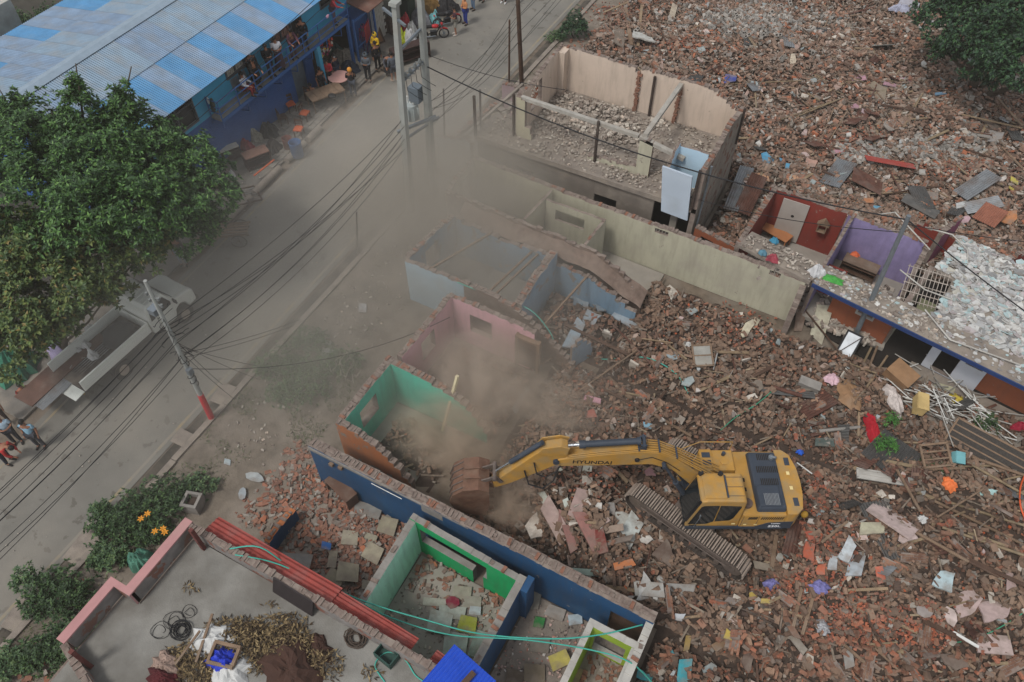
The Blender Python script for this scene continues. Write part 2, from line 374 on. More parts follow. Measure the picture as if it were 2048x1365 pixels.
for j, (a, b) in enumerate([(15.2, 17.4), (17.6, 20.2), (20.5, 22.6), (23.2, 24.8), (25.1, 26.2)]):
    g_ = MB(); q = lambda v: Lf(v) - .32
    g_.tube([(q(a) , a, .16), (q((a + b) / 2), (a + b) / 2, .17), (q(b), b, .15)], [.17, .19, .17], 9)
    lab = ['grey rounded concrete kerb log beside the fallen window frame', 'long grey concrete kerb log beside the dark desk', 'dusty concrete kerb log next to the blue barrel', 'short concrete kerb log with white scraps on it', 'short broken lump of kerb at the road edge'][j]
    tag(g_.build('kerb_log', M_concD), lab, 'kerb', 'round kerb logs before the blue building')

# ---------------------------------------------------------------- blue building
M_lb = mat('light_blue_paint', '3c8fb0', .8, .1, 1.2, .1, dust=.22, dcol='5f8ea0')
M_db = mat('dark_blue_paint', '2a5088', .75, .12, 2, .25, 20, dust=.2, dcol='4a5f80')
M_bp = mat('blue_metal_paint', '30598f', .5, .1, 2)
bb = thing('blue_building', 'long blue two storey building with striped corrugated metal roof', 'building', (-33, 26, 0))
VB0, VB1 = 15.4, 36.0
wall(bb, (-28, VB0), (-28, VB1), 2.9, 0, .2, (M_db, M_db, M_db), [(12.2, 13.3, 0, 2.3), (13.9, 17.6, 0, 2.4)], 0, 0, 'lower_wall')
wall(bb, (-28, VB0), (-28, VB1), 4.84, 2.9, .2, (M_lb, M_lb, M_lb), [(1.2, 5.6, 3.1, 4.6), (7.9, 9.3, 3.9, 4.8), (11.3, 12.9, 3.8, 4.85), (12.9, 13.8, 2.9, 4.85), (15.3, 17.2, 3.85, 4.9)], 0, 0, 'upper_wall')
wall(bb, (-38.6, VB0), (-28.1, VB0), [(0, 4.8), (.5, 5.5), (1, 4.8)], 0, .2, (M_db, M_db, M_db), (), 0, 0, 'gable_wall')
b = MB(); b.b2((-38.6, VB1 - .2, 0), (-28.1, VB1, 4.8)); b.build('gable_wall', M_lb, bb)
b = MB(); b.b2((-38.6, VB0, 0), (-38.4, VB1, 4.7)); b.build('back_wall', M_lb, bb)
b = MB(); b.b2((-38.3, VB0 + .2, 2.85), (-28.12, VB1 - .25, 2.95)); b.build('floor', M_dark, bb)
# painted brick courses on the lower wall (recessed joints)
lw = MB()
for i in range(26):
    z = .06 + i * .108
    for (a, c) in ((VB0 + .02, 27.55), (28.75, 29.25), (33.1, 35.9)): lw.b2((-27.9, a, z), (-27.885, c, z + .09))
tag(lw.build('brick_course', M_db, bb), kind='stuff')
def window(root, v0, v1, z0, z1, u=-27.98, mull=1, curtain=None):
    m = MB(); f = .06
    for a, c, d_, e in ((v0, v0 + f, z0, z1), (v1 - f, v1, z0, z1), (v0 + f, v1 - f, z0, z0 + f), (v0 + f, v1 - f, z1 - f, z1)): m.b2((u - .05, a, d_), (u + .13, c, e))
    for k in range(mull):
        vm = v0 + (v1 - v0) * (k + 1) / (mull + 1); m.b2((u, vm - .025, z0 + f), (u + .09, vm + .025, z1 - f))
    m.b2((u + .01, v0 + f, z0 + (z1 - z0) * .66), (u + .08, v1 - f, z0 + (z1 - z0) * .66 + .04))
    o = m.build('window', mat('window_frame_grey', '56585a', .5), root)
    g = MB(); g.b2((u - .03, v0 + f, z0 + f), (u - .02, v1 - f, z1 - f)); o2 = g.build('pane', M_glass, o) if False else None
    gm_ = g.mesh('pane', M_glass, o.location + root.location); link('pane', gm_, o)
    if curtain:
        c = MB(); n = 10
        for k in range(n):
            a = v0 + f + (v1 - v0 - 2 * f) * k / n; c.b2((u - .015 + .01 * (k % 2), a, z0 + f), (u + .0 + .01 * (k % 2), a + (v1 - v0 - 2 * f) / n * .8, z1 - f))
        link('curtain', c.mesh('curtain', curtain, root.location), o)
    return o
M_cur = mat('patterned_curtain', '8a6a5e', .95, .6, 14)
window(bb, VB0 + 1.2, VB0 + 3.4, 3.1, 4.6, mull=2); window(bb, VB0 + 3.4, VB0 + 5.6, 3.1, 4.6, mull=1)
window(bb, VB0 + 7.9, VB0 + 9.3, 3.9, 4.8, mull=1, curtain=mat('lace_curtain', 'a09c90', .95, .6, 20))
window(bb, VB0 + 11.3, VB0 + 12.9, 3.8, 4.85, mull=1, curtain=M_cur); window(bb, VB0 + 15.3, VB0 + 17.2, 3.85, 4.9, mull=1)
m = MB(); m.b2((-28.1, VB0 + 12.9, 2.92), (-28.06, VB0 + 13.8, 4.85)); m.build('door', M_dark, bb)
m = MB(); m.b2((-28.1, VB0 + 12.2, .02), (-28.04, VB0 + 13.3, 2.3)); m.build('door', mat('grey_door', '5a646c', .6), bb)
# roof: corrugated sheets
Mr = [mat('roof_sheet_grey', '70849a', .62, .16, 1.5, .15, 20, metal=.15, dust=.45, dcol='77797a', dsc=.8), mat('roof_sheet_blue', '4a7ea6', .6, .14, 1.5, .15, 20, metal=.1, dust=.3, dcol='6f8492', dsc=.8), mat('roof_sheet_pale', '75899a', .62, .12, 1.5, .15, 20, metal=.15, dust=.45, dcol='828280', dsc=.8)]
def corr(w, l, waves, amp=.018, th=.004):   # w along y, l along x
    m = MB(); n = waves * 4; vs = []
    for i in range(n + 1):
        y = w * i / n - w / 2; z = amp * math.sin(2 * math.pi * i / 4 + .01)
        vs += [(-l / 2, y, z), (l / 2, y, z)]
    m.add(vs, [(2 * i, 2 * i + 1, 2 * i + 3, 2 * i + 2) for i in range(n)], 0, False)
    m.add([(a, b_, c - th * 2) for a, b_, c in vs], [(2 * i, 2 * i + 2, 2 * i + 3, 2 * i + 1) for i in range(n)], 0, False)
    return m
roof = MB()
EU, EZ, RU, RZ, E2 = -27.4, 4.78, -32.6, 5.85, -39.0
roof.prof([(EU - .1, EZ - .1), (RU, RZ - .09), (E2 + .1, EZ - .1), (E2 + .1, EZ - .16), (RU, RZ - .18), (EU - .1, EZ - .16)], VB0 - .25, VB1 + .2)
ro = roof.build('roof', M_zincD, bb)
sheets = {}
def sheet_me(kind, l):
    if (kind, l) not in sheets: sheets[(kind, l)] = corr(1.06, l, 9).mesh('roof_sheet', Mr[kind])
    return sheets[(kind, l)]
def rsheet(kind, ua, ub, za, zb, v, lift):
    l = round(math.hypot(ub - ua, zb - za) + .12, 2); a = math.atan2(zb - za, ub - ua)
    o = link('roof_sheet', sheet_me(kind, l), ro, Vector(((ua + ub) / 2, v, (za + zb) / 2 + lift)) - bb.location, (0, -a, 0)); return o
rr = random.Random(5); lp = lambda t: (EU + (RU - EU) * t, EZ + (RZ - EZ) * t); rp = lambda t: (E2 + (RU - E2) * t, EZ + (RZ - EZ) * t)
for k in range(20):
    v = VB0 + .2 + k * 1.04
    a, b_ = lp(0), lp(.52); rsheet(1 if k % 2 == 0 else 0, b_[0], a[0], b_[1], a[1], v, 0)
    a, b_ = lp(.5), lp(1); rsheet(rr.choice((0, 2, 2, 2)), b_[0], a[0], b_[1], a[1], v, .03)
    a, b_ = rp(0), rp(.52); rsheet(1 if k in (2, 5, 8, 9, 12) else 0, a[0], b_[0], a[1], b_[1], v, 0)
    a, b_ = rp(.5), rp(1); rsheet(rr.choice((0, 2)), a[0], b_[0], a[1], b_[1], v, .03)
m = MB(); m.prof([(RU + .38, RZ - .0), (RU, RZ + .075), (RU - .38, RZ - .0), (RU - .38, RZ - .01), (RU, RZ + .06), (RU + .38, RZ - .01)], VB0 - .3, VB1 + .2)
m.build('ridge_cap', mat('ridge_cap_metal', '8797a4', .5, .1, 2, metal=.2), bb)
# balcony
bz = 2.92
m = MB(); m.b2((-27.87, 21.7, bz - .12), (-27.2, 32.0, bz)); sb = m.build('balcony_slab', M_conc, bb)
m = MB(); m.b2((-27.2, 21.7, bz - .16), (-27.13, 32.0, bz - .0)); m.build('balcony_edge_beam', M_bp, bb)
for z in (bz + .28, bz + .6, bz + .95):
    m = MB(); m.cyl((-27.17, 21.72, z), (-27.17, 32, z), .028, 8); m.cyl((-27.17, 21.72, z), (-27.85, 21.72, z), .028, 8); m.build('rail', M_bp, bb)
for k in range(9):
    v = 21.72 + k * 1.285; m = MB(); m.cyl((-27.17, v, bz - .45 if k in (0, 8) else bz), (-27.17, v, bz + .98), .03, 8); m.build('rail_post', M_bp, bb)
    if k and k < 8:
        m = MB(); m.tube([(-27.17, v + .5, bz - .1), (-27.2, v + .5, bz - .6), (-27.75, v + .5, bz - .75)], .03, 6); m.build('bracket', M_bp, bb)
m = MB(); m.cyl((-27.85, 21.72, bz - .4), (-27.85, 21.72, bz + 1.05), .03, 8); m.build('rail_post', M_bp, bb)
m = MB(); m.b2((-27.3, 28.95, 0), (-27.05, 29.2, bz - .12)); m.build('pillar', M_lb, bb)
m = MB(); m.b2((-27.3, 31.8, 0), (-27.15, 31.95, bz - .12)); m.build('pillar', M_bp, bb)
def lump(c, r, seed, n=10, squash=1.):
    q = MB(); q.ball((0, 0, 0), 1, n); q.v = [tuple(Vector(c) + Vector((a[0] * r[0], a[1] * r[1], a[2] * r[2])) * (1 + .35 * mn.noise(Vector(a) * 1.7 + Vector((seed, 0, 0))))) for a in q.v]; return q
q = MB()
for k in range(3): 
    l = lump((-27.5 - .05 * k, 21.75, bz + .75 - .1 * k), (.13, .07, .35), k); q.v, q.f, q.m, q.sm = q.v + l.v, q.f + [[i + len(q.v) for i in f] for f in l.f], q.m + l.m, q.sm + l.sm
tag(q.build('hanging_cloth', mat('olive_cloth', '3c4238', .95)), 'dark olive clothes hung over the near end rail of the blue balcony', 'clothes')
l = lump((-27.72, 21.74, bz + .85), (.09, .06, .2), 9); tag(l.build('hanging_cloth', M_white), 'small white cloth hung at the near end of the balcony rail', 'cloth')
l = lump((-27.17, 30.35, bz + .95), (.04, .14, .09), 4); tag(l.build('pink_cloth', mat('pink_cloth', 'c79aa8', .9)), 'small pink cloth on the top rail near the far end of the balcony', 'cloth')
# shop lean-to beyond with rusty roof, block wall
ls = thing('lean_to_shop', 'low rusty roofed shop shed beyond the blue building beside a block wall', 'shop', (-29, 36.5, 0))
m = MB(); m.box((-28.2, 35.3, 3.35), (3.6, 5.0, .06), (0, R(9), 0)); m.build('roof', mat('rust_roof', '6a4b40', .85, .25, 2, dust=.3, wave=('Y', 5, .3)), ls)
wall(ls, (-27.6, 34.3), (-27.6, 38.2), 2.9, 0, .2, (mat('block_wall', '9a968c', .95, .12, 1.5), M_conc, M_conc), [(1.2, 2.6, 0, 2.2)], 0, 0, 'block_wall')
m = MB()
for z in range(13):
    for k in range(3): m.b2((-27.49, 34.32 + k * .4 + (.15 if z % 2 else 0), .03 + z * .21), (-27.478, 34.69 + k * .4 + (.15 if z % 2 else 0), .22 + z * .21))
tag(m.build('concrete_block', mat('block_face', 'a29e94', .95, .1, 1.5), ls), kind='stuff')
m = MB(); m.b2((-27.55, 37.2, 0), (-26.9, 38.0, 2.4)); tag(m.build('dark_cabinet', mat('dark_green_metal', '24332c', .6)), 'tall dark green metal cabinet against the pale block wall', 'cabinet')
m = MB(); m.b2((-27.1, 32.1, .1), (-27.0, 32.2, 2.8)); m.b2((-27.1, 34.0, .1), (-27.0, 34.1, 2.8)); m.b2((-27.08, 32.2, 2.6), (-27.02, 34.0, 2.7)); m.b2((-27.08, 32.2, 1.1), (-27.02, 34.0, 1.16))
for k in range(12): m.b2((-27.06, 32.25 + k * .145, .2), (-27.045, 32.27 + k * .145, 2.6))
tag(m.build('blue_gate', M_bp), 'blue barred metal gate under the rusty shop roof', 'gate')
# far corner house at the top left
hb = thing('pale_house', 'corner of a pale rendered house at the top left corner', 'house', P(0, 20, 0)); hp = P(12, 22, 4)
m = MB(); m.b2((hp.x - 6, hp.y - 4, 0), (hp.x, hp.y + .5, 4.4)); m.build('wall', M_concW, hb)
m = MB(); m.b2((hp.x - 2, hp.y - 4.04, 2.2), (hp.x - .7, hp.y - 4.0, 3.6)); m.build('window', M_glass, hb)
m = MB(); m.b2((hp.x - .01, hp.y - 3.2, 2.2), (hp.x + .04, hp.y - 1.8, 3.6)); m.build('window', M_glass, hb)
# ---------------------------------------------------------------- ruined houses
M_peach = mat('peach_paint', 'bfae9e', .85, .05, .8, .1, 20, dust=.3, dcol='a49688', dsc=.6, streak=.3)
M_cream = mat('cream_paint', 'a8a490', .85, .07, .8, .15, 20, dust=.35, dcol='968f82', dsc=.7, streak=.3)
M_sky = mat('sky_blue_paint', '6f8799', .85, .08, .8, .15, 20, dust=.3, dcol='858b8f', dsc=.7, peel=.12, streak=.3)
M_pink = mat('pink_paint', 'c49aa2', .85, .06, .8, .1, 20, dust=.25, dcol='a08885', dsc=.7, streak=.3)
M_teal = mat('teal_paint', '45ae96', .8, .08, .8, .1, 20, dust=.22, dcol='6f8f80', dsc=.7, streak=.3)
M_orange = mat('orange_paint', 'a4643c', .85, .12, 1, .15, 20, dust=.35, dcol='8a7260', dsc=.8, peel=.2, streak=.3)
M_blue = mat('deep_blue_paint', '1a4468', .7, .2, .6, .12, 20, dust=.14, dcol='48708f', dsc=.8, streak=.3)
M_green = mat('bright_green_paint', '159a5c', .75, .1, 1, .1, 20, dust=.15, dcol='6c9c80', dsc=.9, streak=.3)
M_mint = mat('mint_paint', 'b4e6cf', .8, .06, .8, .1, 20, dust=.15, dcol='9ab8a4', dsc=.9, streak=.3)
M_lime = mat('lime_paint', '8fa63a', .8, .1, 1, dust=.2)
M_maroon = mat('maroon_paint', '7a3027', .8, .1, .9, .1, dust=.2, dcol='6d4c44', streak=.3)
M_purple = mat('purple_paint', '857a9e', .85, .14, 1.4, .1, dust=.3, dcol='625c78', dsc=1.2, streak=.3)
M_brown = mat('brown_paint', '8a4f35', .8, .08, .8, .1, dust=.15, dcol='7d6252', streak=.3)
M_olive = mat('olive_paint', '86876a', .85, .12, 1, dust=.3)
M_bwall = mat('old_brick_wall', '6a5a50', .95, .3, 5, .8, 24, dust=.5, dcol='7f7065', dsc=1.1)
M_plast = mat('grey_plaster', '8b857c', .95, .15, 1, .4, 25, dust=.3)
def root(name, label, cat, u, v, z=0): return thing(name, label, cat, (u, v, z))
def slab(rt, name, pts, z0, z1, m, label=None):
    b = MB(); b.prism(pts, z0, z1); o = b.build(name, m, rt); 
    if label: o['label'] = label
    return o
# A: two storey peach house
A = root('peach_house', 'roofless two storey house with peach rooms on top of a rubble strewn floor slab', 'ruined house', -10, 29)
slab(A, 'floor_slab', [(-15.9, 26.1), (-5.1, 26.1), (-5.1, 31.75), (-14.35, 31.75), (-14.35, 28.2), (-15.9, 28.2)], 2.86, 3.1, M_concD)
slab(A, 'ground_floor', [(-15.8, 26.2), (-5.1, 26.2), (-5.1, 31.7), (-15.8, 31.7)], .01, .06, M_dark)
PC = (M_peach, M_plast, M_cap)
wall(A, (-14.1, 27.2), (-14.1, 31.5), [(0, 5.25), (.3, 5.1), (.42, 5.3), (1, 5.35)], 3.1, .2, PC, [(.9, 2.0, 3.75, 4.95)], .06, .5)
wall(A, (-14.0, 31.5), (-5.2, 31.5), [(0, 5.35), (.42, 5.3), (.43, 5.1), (.46, 5.35), (.85, 5.3), (.94, 4.75), (1, 4.5)], 3.1, .2, PC, (), .04, .5)
wall(A, (-14.2, 27.1), (-13.4, 27.1), [(0, 5.2), (.5, 5.0), (.6, 3.9), (1, 3.3)], 3.1, .2, (mat('peach_outer', 'a6a08a', .9, .08, 1, dust=.3), M_peach, M_cap), (), .08, 0)
wall(A, (-8.3, 27.15), (-7.7, 27.15), 5.0, 3.1, .2, (M_cream, M_peach, M_cap), (), .06, .4)
wall(A, (-10.6, 27.15), (-8.3, 27.15), [(0, 3.2), (1, 3.5)], 3.1, .2, (M_cream, M_peach, M_cap), (), .06, .4)
wall(A, (-5.2, 26.1), (-5.2, 31.75), [(0, 5.2), (.25, 5.05), (.6, 5.3), (1, 4.6)], 0, .22, (mat('side_plaster', '7d756b', .95, .2, 2, .8, 12, dust=.4, dcol='6b5c50', peel=.3, pcol='6b4a3c'), M_peach, M_cap), (), .08, .7)
for s, u in ((1, -13.92),):
    b = MB(); b.b2((-14.0, 30.9, 3.1), (-13.7, 31.4, 5.3)); b.build('pilaster', M_peach, A)
b = MB(); b.beam((-14.0, 27.15, 5.12), (-8.4, 27.15, 5.02), .18, .16); b.build('beam', mat('beam_concrete', '96928a', .9, .2, 3, .5, dust=.5), A)
b = MB(); b.beam((-8.35, 27.15, 5.0), (-6.3, 27.15, 4.6), .2, .16); b.build('beam', ev('beam_concrete'), A)
b = MB(); b.beam((-8.15, 27.2, 5.1), (-8.1, 31.35, 5.15), .2, .16); b.build('beam', ev('beam_concrete'), A)
for u, v, z1, m_ in ((-8.1, 31.33, 5.3, M_cap), (-12.0 + 1.9, 31.35, 5.2, M_cap)):
    b = MB()
    for k in range(22):
        if rnd.random() < .8: b.box((u + rnd.uniform(-.04, .04), v - .02, 3.15 + k * .095), (.16 + rnd.uniform(-.05, .05), .14, .075), jit=.01)
    tag(b.build('broken_brickwork', M_brickL, A), kind='stuff')
M_post = mat('dark_steel_post', '3a302b', .7, .2, 3, dust=.2)
for u, v, z0, z1 in ((-10.22, 27.0, 3.1, 5.25), (-14.28, 26.95, 3.1, 5.3), (-9.35, 31.3, 3.1, 5.2), (-15.85, 26.15, 3.1, 5.2), (-5.05, 31.2, 3.1, 5.0), (-5.3, 26.0, 3.1, 5.2)):
    b = MB(); b.b2((u - .05, v - .05, z0), (u + .05, v + .05, z1)); b.build('steel_post', M_post, A)
M_bgrey = mat('blue_grey_panel', 'a9b4bf', .7, .05, 1, .05, dust=.2, dcol='8f9294')
pa = [P(1347, 308, 4.9), P(1403, 335, 4.9), P(1380, 425, 2.75), P(1328, 402, 2.75)]
b = MB(); yy = 25.98; pts = [(-6.85, 4.85), (-5.55, 4.8), (-5.35, 2.5), (-6.55, 2.55)]
b.prof(pts, 25.95, 26.04); tag(b.build('hanging_panel', M_bgrey, A), 'pale blue grey wall panel hanging over the slab edge')
wall(A, (-6.6, 27.3), (-5.35, 27.3), 5.1, 3.1, .12, (mat('pale_blue_paint', 'a9c2d2', .8, .06, 1, dust=.2), M_peach, M_cap), (), .03, 0)
wall(A, (-6.65, 26.15), (-6.65, 27.3), [(0, 4.6), (.5, 5.2), (1, 5.2)], 3.1, .1, (ev('pale_blue_paint'), M_peach, M_cap), (), .05, 0)
b = MB(); b.cyl((-5.0, 26.3, .2), (-5.0, 26.6, 5.1), .05); b.build('drain_pipe', M_steel, A)
wall(A, (-15.8, 26.3), (-7.0, 26.3), 2.86, 0, .12, (mat('shaded_plaster', '6a625a', .95, .2, 1, dust=.4), M_plast, M_cap), [(2, 2.9, 0, 2.0), (6, 7.1, .9, 2.0)], 0, 0)  # plaster colour darkened to stand in for the shade under the slab
for u in (-6.2,): b = MB(); b.b2((u, 26.4, .05), (u + .3, 26.6, 2.86)); b.build('ground_pillar', M_plast, A)
b = MB(); b.b2((-15.6, 31.3, .05), (-5.3, 31.5, 2.86)); b.build('ground_back_wall', M_brown, A)
# left side: stair and low walls
wall(A, (-18.3, 26.7), (-16.0, 26.0), [(0, 1.8), (.7, 2.6), (1, 2.8)], 0, .2, (mat('whitewash', '9aa0a2', .9, .1, 1, dust=.35), M_bwall, M_cap), (), .1, .5)
St = root('stair_block', 'small broken stair enclosure of brick and pink plaster left of the peach house', 'ruined wall', -16.5, 29)
wall(St, (-18.2, 27.2), (-17.4, 31.6), [(0, 1.2), (1, 1.3)], 0, .2, (M_bwall, M_bwall, M_cap), (), .05, .8)
wall(St, (-17.4, 31.6), (-14.5, 31.9), 2.2, 0, .2, (mat('mauve_paint', '9a8588', .9, .1, 1, dust=.3), M_bwall, M_cap), [(1.6, 2.2, 1.2, 1.8)], .04, .6)
for k, (a, c) in enumerate([((-17.9, 27.6, .9), (-16.2, 31.6, 2.5)), ((-17.3, 27.6, .9), (-15.6, 31.6, 2.5))]):
    b = MB(); b.beam(a, c, .14, .16); b.build('stair_stringer', M_concD, St)
for k in range(9):
    b = MB(); b.box((-17.5 + .2 * k, 27.9 + .42 * k, .95 + .18 * k), (.7, .3, .06), (0, 0, -.4)); b.build('step', M_concD, St)
b = MB()
for q in ((-15.9, 28.9), (-15.3, 29.9), (-14.8, 30.8)): b.cyl((q[0], q[1], 1.6), (q[0], q[1], 2.7), .025, 6)
b.cyl((-15.95, 28.8, 2.7), (-14.75, 30.9, 2.7), .025, 6); b.cyl((-15.95, 28.8, 2.2), (-14.75, 30.9, 2.2), .02, 6); b.build('handrail', M_post, St)
# B: long cream house
B = root('cream_house', 'long narrow roofless house with cream inner walls and small rooms', 'ruined house', -7.5, 24.2)
wall(B, (-15.5, 25.35), (.1, 24.95), [(0, 2.55), (.3, 2.5), (.301, 2.45), (.62, 2.5), (1, 2.45)], 0, .26, (M_cream, M_plast, M_cap), [(14.15, 14.6, 2.2, 2.43), (9.1, 9.7, 2.2, 2.43)], .03, .5)
for (a, c) in ((14.15, 14.6), (9.1, 9.7)):
    b = MB()
    for i in range(4):
        for j in range(2): b.b2((-15.5 + a + .02 + i * .14, 24.9 + (.12 if a < 12 else 0), 2.21 + j * .11), (-15.5 + a + .05 + i * .14, 25.15 + (.08 if a < 12 else 0), 2.3 + j * .11))
    b.b2((-15.5 + a, 24.98 + (.12 if a < 12 else 0), 2.31), (-15.5 + c, 25.06 + (.12 if a < 12 else 0), 2.335)); b.build('vent_grille', M_plast, B)
wall(B, (-15.5, 22.9), (-15.5, 25.2), [(0, 2.3), (.6, 2.5), (1, 2.5)], 0, .23, (M_cream, M_bwall, M_cap), [(1.2, 1.9, .8, 2.1)], .06, .7)
wall(B, (-15.4, 22.75), (-5.7, 22.35), [(0, 2.5), (.5, 2.55), (.8, 2.4), (.9, 1.8), (.96, 1.1), (1, .5)], 0, .15, (M_bwall, M_cream, M_cap), (), .12, .15)
wall(B, (-11.55, 22.8), (-11.35, 25.0), 2.5, 0, .13, (M_cream, M_cream, M_cap), (), .02, .3)
wall(B, (-11.3, 24.4), (-8.5, 24.4), 2.45, 0, .12, (M_cream, M_cream, M_cap), [(.5, 1.9, 1.5, 2.1)], .02, 0)
wall(B, (-8.6, 22.6), (-8.5, 24.4), 2.5, 0, .13, (M_cream, M_cream, M_cap), (), .02, .3)
wall(B, (.05, 24.0), (.05, 24.9), [(0, 1.5), (1, 2.4)], 0, .24, (M_bwall, M_bwall, M_cap), (), .08, .5)
slab(B, 'floor', [(-15.4, 22.9), (-5.6, 22.5), (-5.6, 24.9), (-15.4, 25.2)], .01, .05, M_plast)
# C: sky blue house
Cc = root('sky_blue_house', 'roofless dusty house with sky blue rooms and thick brick partition', 'ruined house', -11, 20)
wall(Cc, (-14.75, 18.5), (-14.45, 21.7), [(0, 2.45), (.7, 2.5), (1, 2.3)], 0, .23, (M_sky, M_plast, M_cap), [(1.0, 1.9, .9, 2.0)], .05, .8)
wall(Cc, (-14.5, 21.75), (-5.7, 21.75), [(0, 2.2), (.3, 1.9), (.5, 2.1), (.55, 1.8), (.75, 1.6), (.88, 1.2), (1, .5)], 0, .2, (M_sky, M_bwall, M_cap), (), .1, .4)
b = MB(); b.prism([(-14.5, 21.85), (-6, 21.85), (-6, 22.7), (-14.6, 22.7)], 0, 1.5)
b = MB()
zs_ = lambda u, j: (2.1 - max(0, u + 8) * .5) + (.28 * j / 3 if j else -.12) + .16 * mn.noise(Vector((u * 1.3, j * .7, 4)))
for k in range(45):
    for j in range(4): b.v.append((-14.4 + k * .2, 21.84 + j * .25, zs_(-14.4 + k * .2, j)))
for k in range(44):
    for j in range(3): b.f.append([k * 4 + j, k * 4 + 4 + j, k * 4 + 5 + j, k * 4 + 1 + j]); b.m.append(0); b.sm.append(True)
b.build('brick_slope', M_bwall, Cc)
wall(Cc, (-14.75, 18.4), (-11.95, 18.4), 2.45, 0, .2, (mat('pale_sky_paint', '93a9b5', .9, .08, 1, dust=.3), M_sky, M_cap), (), .05, .6)
wall(Cc, (-11.95, 18.4), (-6.9, 18.25), [(0, 2.5), (.4, 2.4), (.6, 1.9), (.8, 1.1), (1, .4)], 0, .23, (M_bwall, M_sky, M_cap), (), .08, .8)
wall(Cc, (-9.6, 18.5), (-9.6, 21.7), [(0, 2.4), (.5, 2.5), (1, 2.4)], 0, .33, (M_sky, M_sky, M_cap), (), .07, .9)
wall(Cc, (-7.1, 18.3), (-6.6, 19.2), [(0, 1.3), (.4, 1.6), (1, .6)], 0, .14, (M_sky, M_sky, M_cap), (), .15, 0)
slab(Cc, 'floor', [(-14.7, 18.5), (-9.7, 18.5), (-9.7, 21.6), (-14.7, 21.6)], .01, .06, M_plast)
for (a, c) in (((-13.6, 18.4, 2.42), (-12.6, 21.7, 2.1)), ((-10.9, 18.4, 2.4), (-10.6, 21.7, 1.95)), ((-10.6, 18.4, 2.4), (-10.3, 21.7, 1.95)), ((-8.6, 18.9, 1.2), (-8.0, 21.6, 1.8))):
    b = MB(); b.beam(a, c, .07, .09); b.build('roof_batten', M_wood, Cc)
# D: pink room, E: teal room
D = root('pink_room', 'roofless room with pink painted walls and a dust filled floor', 'ruined room', -10.5, 15.8)
wall(D, (-12.2, 14.0), (-12.1, 17.5), [(0, 2.5), (1, 2.5)], 0, .23, (M_pink, M_plast, M_cap), [(1.2, 2.1, .95, 2.0)], .05, .8)
wall(D, (-12.2, 17.55), (-8.3, 17.5), [(0, 2.5), (.85, 2.5), (1, 2.35)], 0, .2, (M_pink, M_bwall, M_cap), [(1.0, 2.0, .9, 1.9)], .05, .8)
b = MB(); b.b2((-8.95, 17.28, 0.3), (-8.1, 17.36, 1.95)); dr_ = b.build('door', M_woodD, D)
b = MB(); b.b2((-8.12, 17.2, 0.2), (-8.0, 17.4, 2.1)); b.b2((-9.05, 17.2, 0.2), (-8.95, 17.4, 2.1)); b.b2((-8.95, 17.2, 1.95), (-8.12, 17.4, 2.05)); b.build('door_frame', M_wood, D)
E_ = root('teal_room', 'roofless room with teal walls and an orange outer face, half knocked down', 'ruined room', -10.5, 12.1)
wall(E_, (-12.5, 10.75), (-12.45, 13.6), 2.5, 0, .3, (M_teal, M_plast, M_cap), [(.75, 1.75, .95, 1.95)], .04, .9)
wall(E_, (-12.6, 13.72), (-8.3, 13.72), [(0, 2.55), (.35, 2.45), (.6, 2.2), (.8, 1.8), (.9, 1.3), (1, .5)], 0, .3, (M_teal, M_pink, M_cap), (), .08, .9)
wall(E_, (-12.6, 10.65), (-9.7, 10.65), [(0, 2.45), (.3, 2.4), (.5, 2.1), (.75, 1.5), (1, .5)], 0, .25, (M_orange, M_teal, M_cap), (), .06, .9, capb=(3, 3, 4))
slab(E_, 'floor', [(-12.4, 10.8), (-9.8, 10.8), (-9.8, 13.5), (-12.4, 13.5)], .01, .05, M_plast)
pp = P(915, 752, 2.9); q = P(885, 862, .3)
b = MB(); b.beam(q, pp, .1, .1); tag(b.build('leaning_pillar', mat('cream_post', 'c9bf9c', .8, .1, 3, dust=.3)), 'slim cream painted post leaning upright in the dust of the teal room', 'post')
# F: long blue wall
Fw = root('blue_wall', 'long deep blue painted wall with thick broken brick top', 'wall', -6.5, 9.4)
wall(Fw, (-12.85, 9.5), (-.2, 9.4), [(0, 2.5), (.35, 2.45), (.6, 2.5), (1, 2.45)], 0, .36, (M_blue, M_plast, M_cap), [(11.35, 12.45, 0, 1.75)], .035, 1.0, capb=(0, 3, 3, 4, 3))
wall(Fw, (-12.85, 9.5), (-.2, 9.4), 2.3, 2.26, .385, (M_cap, M_cap, M_cap), (), .0, 0, name='plaster_band') if False else None
for (a, c, z0, z1) in ((4.55, 5.35, 2.0, 2.33), (8.0, 8.75, 1.95, 2.3), (.0, 3.0, 2.3, 2.44), (3.0, 9, 2.36, 2.44)):
    b = MB(); b.b2((-12.85 + a, 9.27, z0), (-12.85 + c, 9.29 + .03, z1)); b.build('plaster_patch', M_conc, Fw)
b = MB(); b.b2((-1.5, 9.4, 0.02), (-.4, 9.44, 1.75)); b.build('door', M_woodD, Fw)
for u, z in ((-12.0, 2.0), (-11.6, 2.1)):
    b = MB(); b.b2((u, 9.2, z), (u + .16, 9.31, z + .14)); b.build('wall_box', M_wood, Fw)
b = MB(); b.cyl((-10.2, 9.2, 2.32), (-9.0, 9.2, 2.3), .015, 6, 0); b.build('white_tube', M_white, Fw)
wall(Fw, (-.3, 7.2), (-.3, 9.3), [(0, 2.0), (.5, 2.1), (1, 2.35)], 0, .24, (M_bwall, M_blue, M_concW), [(.9, 2.0, .0, .01)], .03, .3)
wall(Fw, (-12.75, 9.45), (-12.75, 9.7), 2.45, 0, .2, (M_blue, M_bwall, M_cap), (), .05, 0) if False else None
